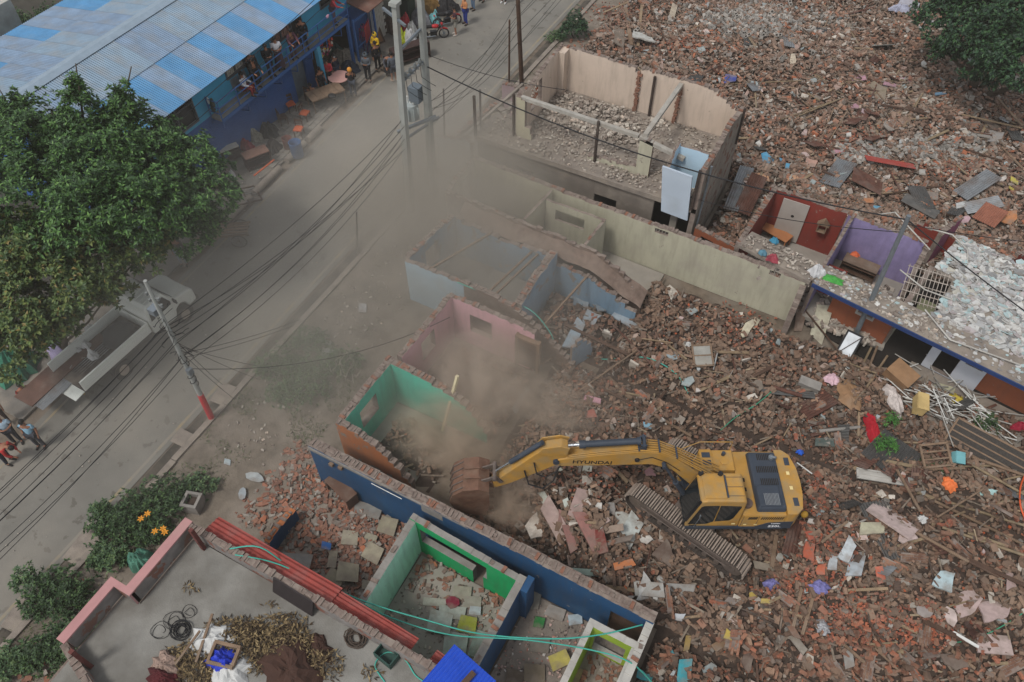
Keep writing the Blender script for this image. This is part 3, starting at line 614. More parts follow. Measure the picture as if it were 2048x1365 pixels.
# low blue stub wall left
Sb = root('blue_wall_stub', 'low broken stub of blue and orange wall standing in the brick rubble', 'wall', -11.4, 7.2)
s0, s1 = P(515, 1105, .9), P(585, 1015, .9)
wall(Sb, s0, s1, [(0, .75), (.5, .95), (1, .8)], 0, .22, (M_blue, M_orange, M_orange), (), .08, .7)
# G: green room
Gr = root('green_room', 'roofless room with mint and bright green inner walls beside the long blue wall', 'ruined room', -6.3, 7.2)
wall(Gr, (-8.2, 5.3), (-8.3, 8.75), 2.25, 0, .24, (M_mint, M_plast, M_conc), (), .02, .2)
wall(Gr, (-8.4, 8.85), (-4.2, 8.65), [(0, 2.3), (1, 2.2)], 0, .22, (M_green, M_blue, M_conc), [(.35, 2.9, .95, 1.85), (2.35, 2.75, .0, 1.85)], .02, .2)
wall(Gr, (-4.3, 5.3), (-4.3, 8.8), 2.2, 0, .25, (M_blue, M_green, M_conc), (), .03, .2)
b = MB(); b.b2((-4.17, 8.35, 0), (-3.95, 8.9, 2.2)); b.build('pilaster', M_blue, Gr)
slab(Gr, 'floor', [(-8.1, 5.2), (-4.4, 5.2), (-4.4, 8.6), (-8.1, 8.6)], .01, .05, M_plast)
slab(Gr, 'outer_floor', [(-4.1, 3.5), (-.5, 3.5), (-.5, 9.2), (-4.1, 9.2)], .01, .045, M_concD)
slab(Gr, 'outer_floor', [(-13.2, 5.9), (-8.45, 5.9), (-8.45, 9.2), (-13.2, 9.2)], .01, .045, M_concD)
# small lime room
Li = root('lime_room', 'small roofless washroom with grey wall tops and a lime green band', 'ruined room', -1, 8)
wall(Li, (-1.85, 5.2), (-1.85, 8.5), 2.0, 0, .2, (M_lime, M_plast, M_concW), (), .02, .0)
wall(Li, (-1.95, 8.55), (-.25, 8.55), 2.0, 0, .22, (M_lime, M_plast, M_concW), [(.3, 1.3, .2, 1.55)], .02, .0)
wall(Li, (-.4, 5.2), (-.4, 8.5), 2.0, 0, .22, (M_plast, M_lime, M_concW), (), .02, .0)
# I: bottom left flat roofed house
I_ = root('flat_roof_house', 'flat concrete roofed house with low parapets and a pink edge in the lower left', 'house', -10, 1)
slab(I_, 'roof_floor', [(-14.2, -8), (-4.6, -8), (-3.4, -8), (-3.4, 4.8), (-13.6, 4.8), (-13.6, 2.5), (-14.2, 2.5)], 2.8, 3.0, mat('rooftop_concrete', '807e78', .9, .22, .8, .5, 25, dust=.6, dcol='5f5b54', dsc=.45))
PM = (mat('old_parapet', '7b7672', .95, .25, 2, .6, 20, dust=.4, dcol='5d5650', peel=.35, pcol='7a5548'), M_plast, M_cap)
M_pcap = mat('pink_coping', 'a87c7a', .85, .08, 2, dust=.2)
wall(I_, (-13.75, 2.5), (-13.75, 4.95), 3.62, 3.0, .16, (PM[0], M_pcap, M_pcap), (), 0, 0, 'parapet')
wall(I_, (-14.35, .7), (-14.35, 2.6), 3.62, 3.0, .16, (PM[0], M_pcap, M_pcap), (), 0, 0, 'parapet')
wall(I_, (-14.43, 2.52), (-13.67, 2.52), 3.62, 3.0, .16, (PM[0], M_pcap, M_pcap), (), 0, 0, 'parapet')
for pts in ([(-13.95, 2.62), (-13.66, 2.62), (-13.66, 5.05), (-13.95, 5.05)], [(-14.55, .6), (-14.26, .6), (-14.26, 2.62), (-14.55, 2.62)], [(-14.26, 2.44), (-13.66, 2.44), (-13.66, 2.62), (-14.26, 2.62)]):
    slab(I_, 'coping', pts, 3.622, 3.68, M_pcap)
wall(I_, (-13.7, 4.93), (-3.4, 4.85), [(0, 3.62), (1, 3.58)], 3.0, .2, PM, (), .02, .75, 'parapet', capb=(3, 3, 4))
wall(I_, (-14.4, .6), (-9.6, -.9), [(0, 3.5), (1, 3.5)], 3.0, .2, (M_plast, PM[0], M_cap), (), .02, .7, 'parapet', capb=(3, 3, 4))
for a, c in (((-14.3, -7.9), (-14.3, .5)), ((-14.28, .6), (-14.28, 2.5)), ((-13.68, 2.5), (-13.68, 4.8))): wall(I_, a, c, 2.8, 0, .18, (M_plast, M_pcap, M_cap), (), 0, 0, 'outer_wall')
wall(I_, (-13.6, 4.8), (-3.4, 4.75), 2.8, 0, .18, (M_plast, M_plast, M_cap), (), 0, 0, 'outer_wall')
for u, v in ((-13.2, 4.7), (-13.6, .55)):
    b = MB(); b.b2((u, v - .08, 3), (u + .12, v + .04, 4.3)); b.build('steel_post', mat('rusty_maroon', '5e342f', .8), I_)
# K: right hand row (slab with rooms), slightly turned
Kr = root('brown_row_house', 'row house with rubble covered roof slab, blue fascia and brown front walls', 'ruined house', 3, 26)
a0, a1 = P(1480, 480, 2.7), P(1620, 562, 2.6)
F0, F1 = Vector((.35, 24.75)), Vector((13.2, 22.45)); fd = (F1 - F0).normalized(); fn = Vector((-fd.y, fd.x))
def K(s, t): q = F0 + fd * s + fn * t; return (q.x, q.y)
slab(Kr, 'roof_slab', [K(0, 0), K(13, 0), K(13, 1.25), K(-.1, 1.25)], 2.5, 2.64, M_concD)
slab(Kr, 'roof_slab', [K(4.45, 1.25), K(13, 1.25), K(13, 6.4), K(3.6, 6.0), K(3.6, 3.7), K(4.3, 3.6)], 2.5, 2.64, M_concD)
b = MB(); q0, q1 = K(0, -.03), K(13, -.03); b.beam((*q0, 2.55), (*q1, 2.55), .05, .17); b.build('fascia', mat('fascia_blue', '1f3560', .6, .1, 2), Kr)
wall(Kr, K(.8, 1.15), K(3.3, 1.15), 2.5, 0, .2, (M_brown, M_maroon, M_cap), [(1.1, 1.7, 1.3, 2.1)], 0, 0, 'front_wall')
b = MB()
for c in ((1.66, 0), (2.34, 0)): q = K(c[0] + .2, 1.02); b.box((q[0], q[1], 1.7), (.07, .08, .95), (0, 0, math.atan2(fd.y, fd.x)))
q = K(2.2, 1.02); b.box((q[0], q[1], 2.14), (.75, .08, .07), (0, 0, math.atan2(fd.y, fd.x))); b.box((q[0], q[1], 1.26), (.75, .1, .07), (0, 0, math.atan2(fd.y, fd.x))); b.build('window_frame', M_concW, Kr)
wall(Kr, K(4.95, 1.3), K(7.05, 1.3), 2.5, 0, .2, (mat('porch_white', 'b9bcc2', .8, .06, 1, dust=.2), M_plast, M_cap), [(.35, 1.1, 0.1, 2.1), (1.3, 1.95, 1.2, 2.0)], 0, 0, 'front_wall')
wall(Kr, K(7.05, 1.45), K(13, 1.4), 2.5, 0, .2, (M_brown, M_plast, M_cap), [(.9, 1.7, 1.2, 1.9)], 0, 0, 'front_wall')
wall(Kr, K(3.3, 1.25), K(3.4, 4), 2.5, 0, .2, (M_cream, M_cream, M_cap), (), 0, 0, 'side_wall')
b = MB(); q = K(6.58, 1.36); b.box((*q, 1.6), (.7, .04, .9), (0, 0, math.atan2(fd.y, fd.x))); b.build('window', M_glass, Kr)
b = MB()
for k in range(5): q = K(6.3 + k * .14, 1.2); b.cyl((*q, 1.2), (*q, 2.0), .012, 5)
b.build('window_bar', M_steel, Kr)
b = MB(); q = K(8.35, 1.5); b.box((*q, 1.55), (.85, .05, .9), (0, 0, math.atan2(fd.y, fd.x))); b.build('window', M_glass, Kr)
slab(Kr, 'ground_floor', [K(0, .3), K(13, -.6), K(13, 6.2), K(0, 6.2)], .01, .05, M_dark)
slab(Kr, 'porch_floor', [K(4.6, -1.2), K(13, -1.6), K(13, 1.2), K(4.6, 1.1)], .01, .12, M_concD)
# maroon room
dM = lambda u, v: (u, v - .055 * (u + 2.8))
wall(Kr, (-2.97, 25.5), (-2.6, 29.5), [(0, 2.6), (1, 2.75)], 0, .2, (M_maroon, M_plast, M_cap), (), .04, .7)
wall(Kr, dM(-2.8, 29.55), dM(.6, 29.55), 2.75, 0, .2, (M_maroon, M_plast, M_cap), (), .04, .6)
wall(Kr, (.42, 25.3), (.85, 29.3), [(0, 2.65), (1, 2.75)], 0, .14, (M_purple, M_maroon, M_cap), (), .03, .7)
wall(Kr, dM(.65, 29.55), dM(4.1, 29.55), [(0, 2.75), (.9, 2.7), (1, 2.2)], 0, .2, (M_purple, M_plast, M_cap), (), .04, .6)
wall(Kr, (3.6, 25.3), (4.0, 29.1), [(0, 1.2), (.5, 2.0), (1, 2.5)], 0, .2, (M_purple, M_purple, M_cap), (), .06, .4)
slab(Kr, 'room_floor', [dM(-2.75, 25.4), dM(3.9, 25.4), dM(3.9, 29.5), dM(-2.75, 29.5)], .06, .25, M_plast)
b = MB(); q = dM(-1.4, 29.38); b.b2((q[0] - .7, q[1] - .04, .35), (q[0] + .45, q[1], 2.55)); tag(b.build('wall_panel', mat('faded_board', '9f978f', .85, .1, 1, dust=.3), Kr), 'pale board with a round hole fixed to the maroon wall')
b = MB(); b.cyl((q[0] - .1, q[1] - .05, 1.75), (q[0] - .1, q[1] - .041, 1.75), .07, 12); b.build('round_hole', M_dark, Kr)
sh = dM(-.15, 29.25); b = MB(); b.b2((sh[0] - .2, sh[1] - .15, 1.6), (sh[0] + .2, sh[1] + .1, 1.64)); b.b2((sh[0] - .2, sh[1] - .15, 1.64), (sh[0] - .15, sh[1] + .1, 2.0)); b.b2((sh[0] + .15, sh[1] - .15, 1.64), (sh[0] + .2, sh[1] + .1, 2.0))
b.prof([(sh[0] - .27, 2.0), (sh[0] + .27, 2.0), (sh[0], 2.28)], sh[1] - .16, sh[1] + .1); tag(b.build('wall_shrine', M_wood), 'small wooden house shaped shrine shelf on the maroon wall', 'shelf')
# left annexe with brown front between concrete side wall and maroon room
An = root('brown_annexe', 'low brown annexe with dark window and door left of the maroon room', 'ruined room', -4, 26)
wall(An, (-4.95, 26.15), (-2.95, 25.75), 2.2, 0, .2, (M_brown, M_brown, M_cap), [(.35, .95, 1.0, 1.9), (1.15, 1.9, 0, 1.85)], .02, .8)
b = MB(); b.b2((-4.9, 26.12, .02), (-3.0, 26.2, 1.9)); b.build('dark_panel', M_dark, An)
# stairwell with grille
gr_ = thing('metal_grille', 'rusty pale metal window grille leaning over the dark stair hole in the slab', 'grille', (*K(3.75, 1.75), 2.35)); gr_.rotation_euler = (R(25), 0, math.atan2(fd.y, fd.x) + .25)
b = MB()
for k in range(11): b.cyl((-.75 + k * .15, 0, 0), (-.75 + k * .15, 1.6, 0), .016, 6)
for k in range(5): b.cyl((-.8, .1 + k * .35, .015), (.8, .1 + k * .35, .015), .02, 6)
me = b.mesh('bars', mat('pale_rust_metal', '9a9086', .6, .2, 4)); link('bar', me, gr_)
slab(Kr, 'stair_hole', [K(3.9, 1.3), K(4.45, 1.3), K(4.3, 3.4), K(3.6, 3.4)], 1.2, 1.3, M_olive)
# far right ruined walls behind the slab
Z = root('maroon_ruins', 'low maroon and pink wall remains behind the white rubble slab', 'ruined wall', 8, 31)
for a, c, z, m_ in (((1382 + 450, 455), (2048, 560), 1.0, M_maroon), ((1375, 300), (1376, 301), 0, M_pink)):
    if z: wall(Z, P(*a, 1.0), P(*c, 1.0), 1.4, 0, .2, (M_maroon, M_plast, M_cap), (), .15, .5)
wall(Z, P(1880, 470, 2.2), P(1925, 430, 2.2), 2.2, 0, .2, (mat('magenta_paint', '8a5068', .9), M_plast, M_cap), (), .08, .5)
wall(Z, P(1965, 535, 1.6), P(2060, 500, 1.6), 1.6, 0, .2, (M_maroon, M_maroon, M_cap), (), .1, .5)
# ---------------------------------------------------------------- excavator
M_yel = mat('excavator_yellow', 'a87e38', .6, .16, 1.5, .1, 15, dust=.55, dcol='8f7a56', dsc=2.2, spec=.4)
M_char = mat('charcoal_cover', '333a44', .55, .12, 2, .06, dust=.2, dcol='5b5c5e')
M_tdark = mat('track_steel', '6b6059', .7, .25, 5, .3, 30, metal=.4, dust=.4, dcol='73665a')
M_rod = mat('chrome_rod', 'b8bcc0', .25, .05, metal=.9)
M_ink = mat('black_lettering', '141414', .6, 0); M_inkw = mat('white_lettering', 'd8d8d8', .6, 0)
ez = .2
X = thing('excavator', 'yellow tracked excavator working on the brick rubble with its bucket in the dust', 'excavator', (EXC[0], EXC[1], ez), math.pi + math.atan2(cv, cu))
def xp(mb, name, m, parent=None, bevel=0, loc=(0, 0, 0), rot=(0, 0, 0)):
    o = link(name, mb.mesh(name, m), parent or X, loc, rot)
    if bevel: b = o.modifiers.new('bevel', 'BEVEL'); b.width = bevel; b.segments = 2; b.limit_method = 'ANGLE'; b.angle_limit = R(35)
    return o
TY = R(-39.6)
shoe = MB(); shoe.box((0, 0, 0), (.175, .6, .03))
shoe.box((.03, 0, .04), (.05, .6, .06), mi=2); shoe.box((-.05, 0, .02), (.03, .6, .02), mi=2)
shoe.box((-.02, .1, -.002), (.1, .07, .036), mi=1); shoe.box((-.02, -.1, -.002), (.1, .07, .036), mi=1)
shoe_me = shoe.mesh('track_shoe', [mat('track_pad', '3c3530', .8, .25, 5, .3, 30, dust=.3), M_dark, mat('track_grouser', '94867a', .6, .2, 5, .2, 30, metal=.15, dust=.3, dcol='7d6a5c')])
for s in (-1, 1):
    tr = link('track', None, X, Euler((0, 0, TY)).to_matrix() @ Vector((0, s * 1.2, 0)), (0, 0, TY))
    Ls, Rr = 3.7, .43; per = 2 * Ls + 2 * math.pi * Rr; n = 54
    for k in range(n):
        d_ = per * k / n
        if d_ < Ls: x, z, a = -Ls / 2 + d_, 2 * Rr, 0
        elif d_ < Ls + math.pi * Rr: t_ = (d_ - Ls) / Rr; x, z, a = Ls / 2 + Rr * math.sin(t_), Rr + Rr * math.cos(t_), t_
        elif d_ < 2 * Ls + math.pi * Rr: x, z, a = Ls / 2 - (d_ - Ls - math.pi * Rr), 0, math.pi
        else: t_ = (d_ - 2 * Ls - math.pi * Rr) / Rr; x, z, a = -Ls / 2 - Rr * math.sin(t_), Rr - Rr * math.cos(t_), math.pi + t_
        link('track_shoe', shoe_me, tr, (x, 0, z + .03), (0, a, 0))
    b = MB(); b.box((0, 0, .48), (3.5, .3, .42)); b.box((0, s * .17, .5), (3.1, .05, .2)); b.box((0, s * .2, .33), (3.4, .04, .05)); xp(b, 'track_frame', M_tdark, tr, .02)
    for x in (-1.85, 1.85): b = MB(); b.cyl((x, -.2, .46), (x, .2, .46), .36, 20); b.cyl((x, s * .2, .46), (x, s * .23, .46), .15, 12); xp(b, 'drive_wheel', M_tdark, tr)
    for k in range(7): b = MB(); b.cyl((-1.35 + k * .45, -.22, .16), (-1.35 + k * .45, .22, .16), .1, 10); xp(b, 'roller', M_tdark, tr)
b = MB(); b.box((0, 0, .62), (1.5, 1.9, .4), (0, 0, TY)); b.cyl((0, 0, .8), (0, 0, 1.12), .65, 24); xp(b, 'undercarriage', M_tdark)
b = MB(); b.b2((-2.3, -1.22, 1.08), (.95, 1.18, 1.28)); xp(b, 'turntable_deck', M_char, None, .02)
# left side: cab
cabp = [(.98, 1.22), (1.0, 1.6), (.7, 2.92), (.5, 2.98), (-.66, 2.98), (-.74, 2.9), (-.78, 1.22)]
b = MB(); b.prof(cabp, .12, 1.15); cab = xp(b, 'cab', M_yel, None, .045)
M_glx = bpy.data.materials.new('tinted_glass'); M_glx.use_nodes = True; _p = M_glx.node_tree.nodes['Principled BSDF']; _p.inputs['Base Color'].default_value = (.012, .016, .018, 1); _p.inputs['Roughness'].default_value = .12
b = MB(); b.prof([(1.035, 1.5), (.735, 2.84), (.72, 2.84), (1.02, 1.5)], .19, 1.09); b.prof([(1.03, 1.26), (1.05, 1.5), (1.03, 1.5), (1.01, 1.26)], .19, 1.09); xp(b, 'windscreen', M_glx, cab)
b = MB(); b.beam((1.06, 1.1, 1.3), (.78, 1.1, 2.95), .05, .05); b.beam((.99, 1.13, 1.6), (.72, 1.13, 2.92), .05, .04); xp(b, 'wiper_arm', M_black, cab)
b = MB(); b.prof([(.9, 1.42), (.66, 2.6), (.58, 2.68), (.1, 2.7), (.1, 1.62), (.3, 1.45)], 1.151, 1.166); xp(b, 'side_window', M_glx, cab)
b = MB(); b.prof([(.06, 2.7), (-.6, 2.66), (-.62, 2.6), (-.5, 1.85), (-.4, 1.7), (.06, 1.62)], 1.151, 1.166); xp(b, 'side_window', M_glx, cab)
b = MB(); b.prof([(.6, 1.95), (.5, 2.5), (.15, 2.5), (.15, 1.8), (.45, 1.7)], 1.167, 1.171); 
b = MB(); b.prof([(.85, 1.34), (.62, 1.36), (.62, 1.32), (.85, 1.30)], 1.15, 1.17); xp(b, 'door_handle', M_black, cab)
b = MB(); b.prof([(.62, 1.85), (.55, 2.3), (.12, 2.3), (.12, 1.75)], .1, .115); xp(b, 'right_window', M_glx, cab)
b = MB(); b.box((.25, .63, 3.0), (.7, .82, .05)); xp(b, 'roof_hatch', M_yel, cab, .02)
b = MB(); b.box((-.13, .63, 3.02), (.05, .8, .02)); xp(b, 'hatch_seal', M_char, cab)
for yy_ in (.28, .63, .95): b = MB(); b.box((-.42, yy_, 2.985), (.5, .012, .012)); xp(b, 'roof_seam', M_char, cab)
for px_, py_, pz_ in ((.62, .16, 3.0), (.0, .2, 3.02)): b = MB(); b.cyl((px_, py_, pz_ - .03), (px_, py_, pz_ + .09), .08, 10); xp(b, 'work_lamp', M_black, cab)
b = MB(); b.tube([(.55, 1.2, 1.3), (.75, 1.3, 1.5), (.65, 1.32, 2.3)], .012, 6); b.box((.68, 1.33, 2.3), (.03, .05, .2)); xp(b, 'handrail', M_steel, cab)
# body
b = MB(); b.b2((-2.2, -1.2, 1.28), (-.78, 1.18, 2.1)); xp(b, 'engine_bay', M_yel, None, .03)
b = MB(); b.b2((-.78, -.3, 1.28), (-.1, .1, 1.75)); xp(b, 'swing_motor_cover', M_dark)
b = MB(); b.b2((-.78, -1.2, 1.28), (.35, -.42, 2.2)); ft = xp(b, 'fuel_tank', M_yel, None, .03)
b = MB(); b.b2((-.05, -1.2, 2.2), (.34, -.5, 2.24)); b.b2((-.75, -1.18, 2.2), (-.1, -.46, 2.215)); xp(b, 'tank_lid', M_yel, ft, .01)
for yy_ in (-.68, -.98): b = MB(); b.box((.14, yy_, 2.245), (.28, .2, .012)); xp(b, 'grip_plate', M_char, ft)
b = MB(); b.cyl((-.45, -.75, 2.2), (-.45, -.75, 2.235), .14, 16); xp(b, 'flange_plate', M_yel, ft); b = MB(); b.cyl((-.45, -1.0, 2.2), (-.45, -1.0, 2.36), .06, 12); xp(b, 'fuel_cap', M_char, ft)
b = MB(); b.b2((.35, -1.2, 1.28), (1.0, -.5, 1.62)); fb = xp(b, 'tool_box', M_yel, None, .03)
b = MB(); b.b2((.45, -1.0, 1.621), (.8, -.7, 1.632)); xp(b, 'grip_plate', M_char, fb)
b = MB()
for yy_ in (-1.18,): b.tube([(.95, yy_, 1.6), (.95, yy_, 2.3), (.4, yy_, 2.75), (-.7, yy_, 2.75), (-.7, yy_, 2.2)], .018, 6)
xp(b, 'handrail', M_yel)
# dark engine cover, rounded with louvres
b = MB(); b.box((-1.72, -.02, 2.19), (.98, 2.22, .26), taper=.93); hood = xp(b, 'engine_cover', M_char, None, .07)
b = MB(); b.box((-1.66, .6, 2.34), (.78, .8, .08), taper=.9); xp(b, 'cover_bulge', M_char, hood, .03)
for yc, n_ in ((-.85, 9), (-.38, 12), (.08, 10)):
    for k in range(n_): b = MB(); b.box((-1.78 + (k - n_ / 2) * .06 + .02, yc, 2.322), (.032, .24, .012)); xp(b, 'louvre', M_dark, hood)
for k in range(11): b = MB(); b.box((-1.72 + (k - 5) * .045, .75, 2.388), (.022, .42, .012)); xp(b, 'louvre', M_zinc, hood)
b = MB(); b.cyl((-2.0, -.8, 2.28), (-2.0, -.8, 2.42), .09, 14); b.cyl((-2.0, -.8, 2.42), (-2.12, -.72, 2.5), .05, 10); xp(b, 'exhaust_pipe', M_steel)
for yy_ in (-.1, .25): b = MB(); b.box((-1.02, yy_, 2.11), (.05, .13, .02)); xp(b, 'deck_slot', M_dark)
b = MB(); b.cyl((-.95, .8, 2.1), (-.95, .8, 2.25), .17, 16); xp(b, 'air_filter', mat('rusty_cap', '5a4a42', .8, .2)) 
b = MB(); b.b2((-1.2, .55, 2.1), (-.8, 1.15, 2.13)); xp(b, 'deck_plate', M_yel)
# counterweight, curved tail
cw = [(-2.2, -1.2), (-2.2, 1.2), (-2.5, 1.2), (-2.72, 1.0), (-2.82, .5), (-2.85, 0), (-2.82, -.5), (-2.68, -1.0), (-2.45, -1.2)]
b = MB(); b.prism(cw, 1.25, 2.2); cwt = xp(b, 'counterweight', M_yel, None, .06)
for yy_ in (-.75, .75): b = MB(); b.box((-2.55, yy_, 2.2), (.17, .3, .02)); xp(b, 'lifting_pocket', M_char, cwt, .01)
for yy_ in (-.3, .25): b = MB(); b.box((-2.5, yy_, 2.21), (.1, .12, .02)); xp(b, 'warning_label', mat('pale_label', 'd0bc84', .6), cwt)
b = MB(); b.ball((-2.92, .95, 1.7), (.13, .12, .15)); xp(b, 'tail_knob', mat('ochre_knob', '8a6a20', .7, .2, dust=.3), cwt) 
# left side panels with slanted slots, black swoosh and 220
b = MB(); b.b2((-2.2, 1.18, 1.3), (-.8, 1.2, 2.08)); sp = xp(b, 'side_panel', M_yel, None, .01)
b = MB(); b.b2((-1.32, 1.199, 1.32), (-1.31, 1.206, 2.06)); b.b2((-.82, 1.199, 1.32), (-.81, 1.206, 2.06)); xp(b, 'panel_seam', M_char, sp)
for x0, n_ in ((-1.0, 6), (-1.42, 11)):
    for k in range(n_):
        x = x0 - k * (.05 if n_ == 6 else .068); b = MB(); b.prof([(x, 2.0), (x - .035, 2.0), (x - .005, 1.84), (x + .03, 1.84)], 1.2, 1.207); xp(b, 'louvre', M_dark, sp)
b = MB(); b.prof([(.95, 1.22), (.95, 1.3), (-.4, 1.33), (-1.3, 1.34), (-1.7, 1.62), (-2.5, 1.7), (-2.5, 1.22)], 1.2, 1.212); xp(b, 'black_stripe', M_char, sp)
b = MB(); b.b2((-1.35, 1.2, 1.45), (-1.25, 1.208, 1.5)); b.b2((-1.0, 1.2, 1.45), (-.9, 1.208, 1.5)); b.b2((-.62, 1.2, 1.5), (-.5, 1.208, 1.58)); xp(b, 'sticker', mat('pale_label', 'd0bc84'), sp)
def text(s, size, m, parent, loc, rot, name='lettering', ext=.003, sx=1.):
    c = bpy.data.curves.new(name, 'FONT'); c.body = s; c.size = size; c.extrude = ext; c.align_x = 'CENTER'; c.align_y = 'CENTER'; c.offset = size * .012; c.materials.append(m)
    t_ = bpy.data.objects.new('t', c); sc.collection.objects.link(t_); me = bpy.data.meshes.new_from_object(t_.evaluated_get(bpy.context.evaluated_depsgraph_get())); bpy.data.objects.remove(t_); me.name = name
    return link(name, me, parent, loc, rot, (sx, 1, 1))
text('220L', .17, M_inkw, sp, (-1.95, 1.216, 1.37), (R(90), 0, math.pi), sx=1.25)
text('ROBEX', .06, M_inkw, sp, (-1.95, 1.216, 1.56), (R(90), 0, math.pi), sx=1.6)
# boom
bw, yb = .42, -.14
boomp = [(.0, 1.7), (.5, 1.72), (1.55, 3.08), (2.25, 3.42), (5.1, 3.3), (5.3, 3.38), (5.38, 3.6), (5.2, 3.72), (4.0, 3.98), (2.7, 4.2), (2.1, 4.12), (1.5, 3.75), (-.1, 2.05)]
b = MB(); b.prof(boomp, yb - bw / 2, yb + bw / 2); boom = xp(b, 'boom', M_yel, None, .03)
top = [(.15, 2.45), (1.5, 3.82), (2.1, 4.2), (2.7, 4.28), (4.0, 4.07), (5.0, 3.85)]
for k, yy_ in enumerate((-.2, -.12, -.04, .06, .14, .2)):
    pts_ = [(x - (.3 if i == 0 else 0), yb + yy_ * (1.0 if i else 1.5), z - .01 * abs(yy_)) for i, (x, z) in enumerate(top[:(6 if k in (0, 5, 4, 1) else 4)])]
    b = MB(); b.tube(pts_, .022, 6); xp(b, 'hydraulic_pipe', M_yel, boom)
for x, z in ((.9, 3.22), (1.5, 3.84), (2.1, 4.22), (2.75, 4.28)): b = MB(); b.box((x, yb, z), (.05, .46, .05)); xp(b, 'pipe_clamp', M_char, boom)
b = MB(); b.cyl((2.75, yb, 4.5), (4.55, yb, 4.3), .105, 14); b.cyl((2.7, yb, 4.5), (2.82, yb, 4.49), .13, 14); b.cyl((4.4, yb, 4.31), (4.6, yb, 4.29), .13, 14); xp(b, 'arm_cylinder', M_char, boom)
b = MB(); b.box((2.62, yb - .16, 4.35), (.2, .05, .34)); b.box((2.62, yb + .16, 4.35), (.2, .05, .34)); b.cyl((2.6, yb - .22, 4.48), (2.6, yb + .22, 4.48), .06); xp(b, 'cylinder_bracket', M_char, boom)
b = MB(); b.cyl((4.55, yb, 4.3), (5.1, yb, 4.22), .045, 12); xp(b, 'arm_cylinder_rod', M_rod, boom)
for s in (-1, 1):
    b = MB(); b.cyl((.75, yb + s * .33, 1.35), (1.35, yb + s * .33, 2.5), .1, 12); b.cyl((1.35, yb + s * .33, 2.5), (1.85, yb + s * .3, 3.5), .05, 10); b.cyl((1.87, yb, 3.52), (1.87, yb + s * .4, 3.52), .075, 10); xp(b, 'boom_cylinder', M_char, boom)
b = MB(); b.cyl((2.75, yb, 3.75), (2.75, yb + .27, 3.75), .08, 10); xp(b, 'work_lamp', M_black, boom)
b = MB(); b.tube([(2.7, .1, 3.75), (2.3, .09, 3.9), (1.8, .1, 3.6), (1.3, .12, 3.1)], .012, 5); xp(b, 'lamp_wire', M_black, boom)
text('HYUNDAI', .27, M_ink, boom, (4.15, yb + bw / 2 + .003, 3.55), (R(90), R(3), math.pi), sx=1.05)
# arm
armp = [(4.95, 4.32), (5.15, 4.42), (5.6, 4.3), (5.95, 4.0), (7.35, 2.15), (7.45, 1.95), (7.25, 1.82), (6.7, 2.15), (5.35, 3.25), (5.1, 3.45), (4.92, 3.8)]
b = MB(); b.prof(armp, yb - .17, yb + .17); arm = xp(b, 'arm', M_yel, None, .03)
for s in (-1, 1): b = MB(); b.prof([(4.9, 4.4), (5.2, 4.52), (5.75, 4.38), (5.9, 4.1), (5.5, 3.95), (5.0, 4.0)], yb + s * .2 - .02, yb + s * .2 + .02); xp(b, 'arm_ear', M_yel, arm, .01)
b = MB(); b.cyl((5.75, yb, 4.42), (6.75, yb, 3.22), .085, 12); xp(b, 'bucket_cylinder', M_char, arm)
b = MB(); b.cyl((6.75, yb, 3.22), (7.25, yb, 2.62), .04, 10); xp(b, 'bucket_cylinder_rod', M_rod, arm)
b = MB(); b.cyl((5.3, yb - .27, 3.6), (5.3, yb + .27, 3.6), .1, 14); xp(b, 'pivot_pin', M_char, arm)
b = MB(); b.box((5.45, yb + .172, 3.95), (.2, .006, .12)); xp(b, 'sticker', mat('pale_label', 'd0bc84'), arm)
for s in (-1, 1): b = MB(); b.beam((7.27, yb + s * .2, 2.62), (7.05, yb + s * .2, 2.25), .05, .14); b.beam((7.27, yb + s * .24, 2.62), (7.75, yb + s * .24, 2.35), .05, .14); xp(b, 'bucket_link', M_tdark, arm)
b = MB(); b.cyl((7.27, yb - .34, 2.62), (7.27, yb + .34, 2.62), .07); xp(b, 'link_pin', M_tdark, arm)
b = MB(); b.tube([(6.0, yb + .2, 3.5), (5.9, yb + .32, 3.0), (5.6, yb + .35, 2.85), (5.3, yb + .3, 3.1), (5.15, yb + .22, 3.35)], .025, 6); b.tube([(6.3, yb + .2, 3.0), (6.15, yb + .36, 2.4), (5.7, yb + .4, 2.2), (5.35, yb + .34, 2.6), (5.2, yb + .24, 3.3)], .028, 6); xp(b, 'hydraulic_hose', M_black, arm)
# bucket: curved shell open towards the machine
M_bkt = mat('worn_bucket_steel', '6d5142', .75, .3, 4, .4, 25, metal=.3, dust=.4, dcol='7f6c5c', dsc=2)
out = [(7.45, 2.3), (7.8, 2.5), (8.3, 2.42), (8.65, 2.1), (8.78, 1.65), (8.65, 1.2), (8.3, .85), (7.9, .7), (7.6, .66)]
inn = [(7.6, .7), (7.92, .75), (8.26, .91), (8.58, 1.22), (8.7, 1.66), (8.58, 2.05), (8.27, 2.36), (7.82, 2.44), (7.5, 2.24)]
b = MB(); n_ = len(out); y0_, y1_ = yb - .6, yb + .6
for i in range(n_ - 1):
    A, B_, C_, D_ = out[i], out[i + 1], inn[n_ - 2 - i], inn[n_ - 1 - i]
    b.prof([A, B_, C_, D_], y0_, y1_)
bkt = xp(b, 'bucket', M_bkt)
for s in (y0_ - .02, y1_): b = MB(); b.prof(out + [(7.45, 1.4)], s, s + .02); xp(b, 'bucket_side', M_bkt, bkt)
for k in range(6): b = MB(); b.prof([(7.62, .6), (7.62, .74), (7.35, .68), (7.33, .64)], y0_ + .04 + k * .21, y0_ + .13 + k * .21); xp(b, 'tooth', M_bkt, bkt)
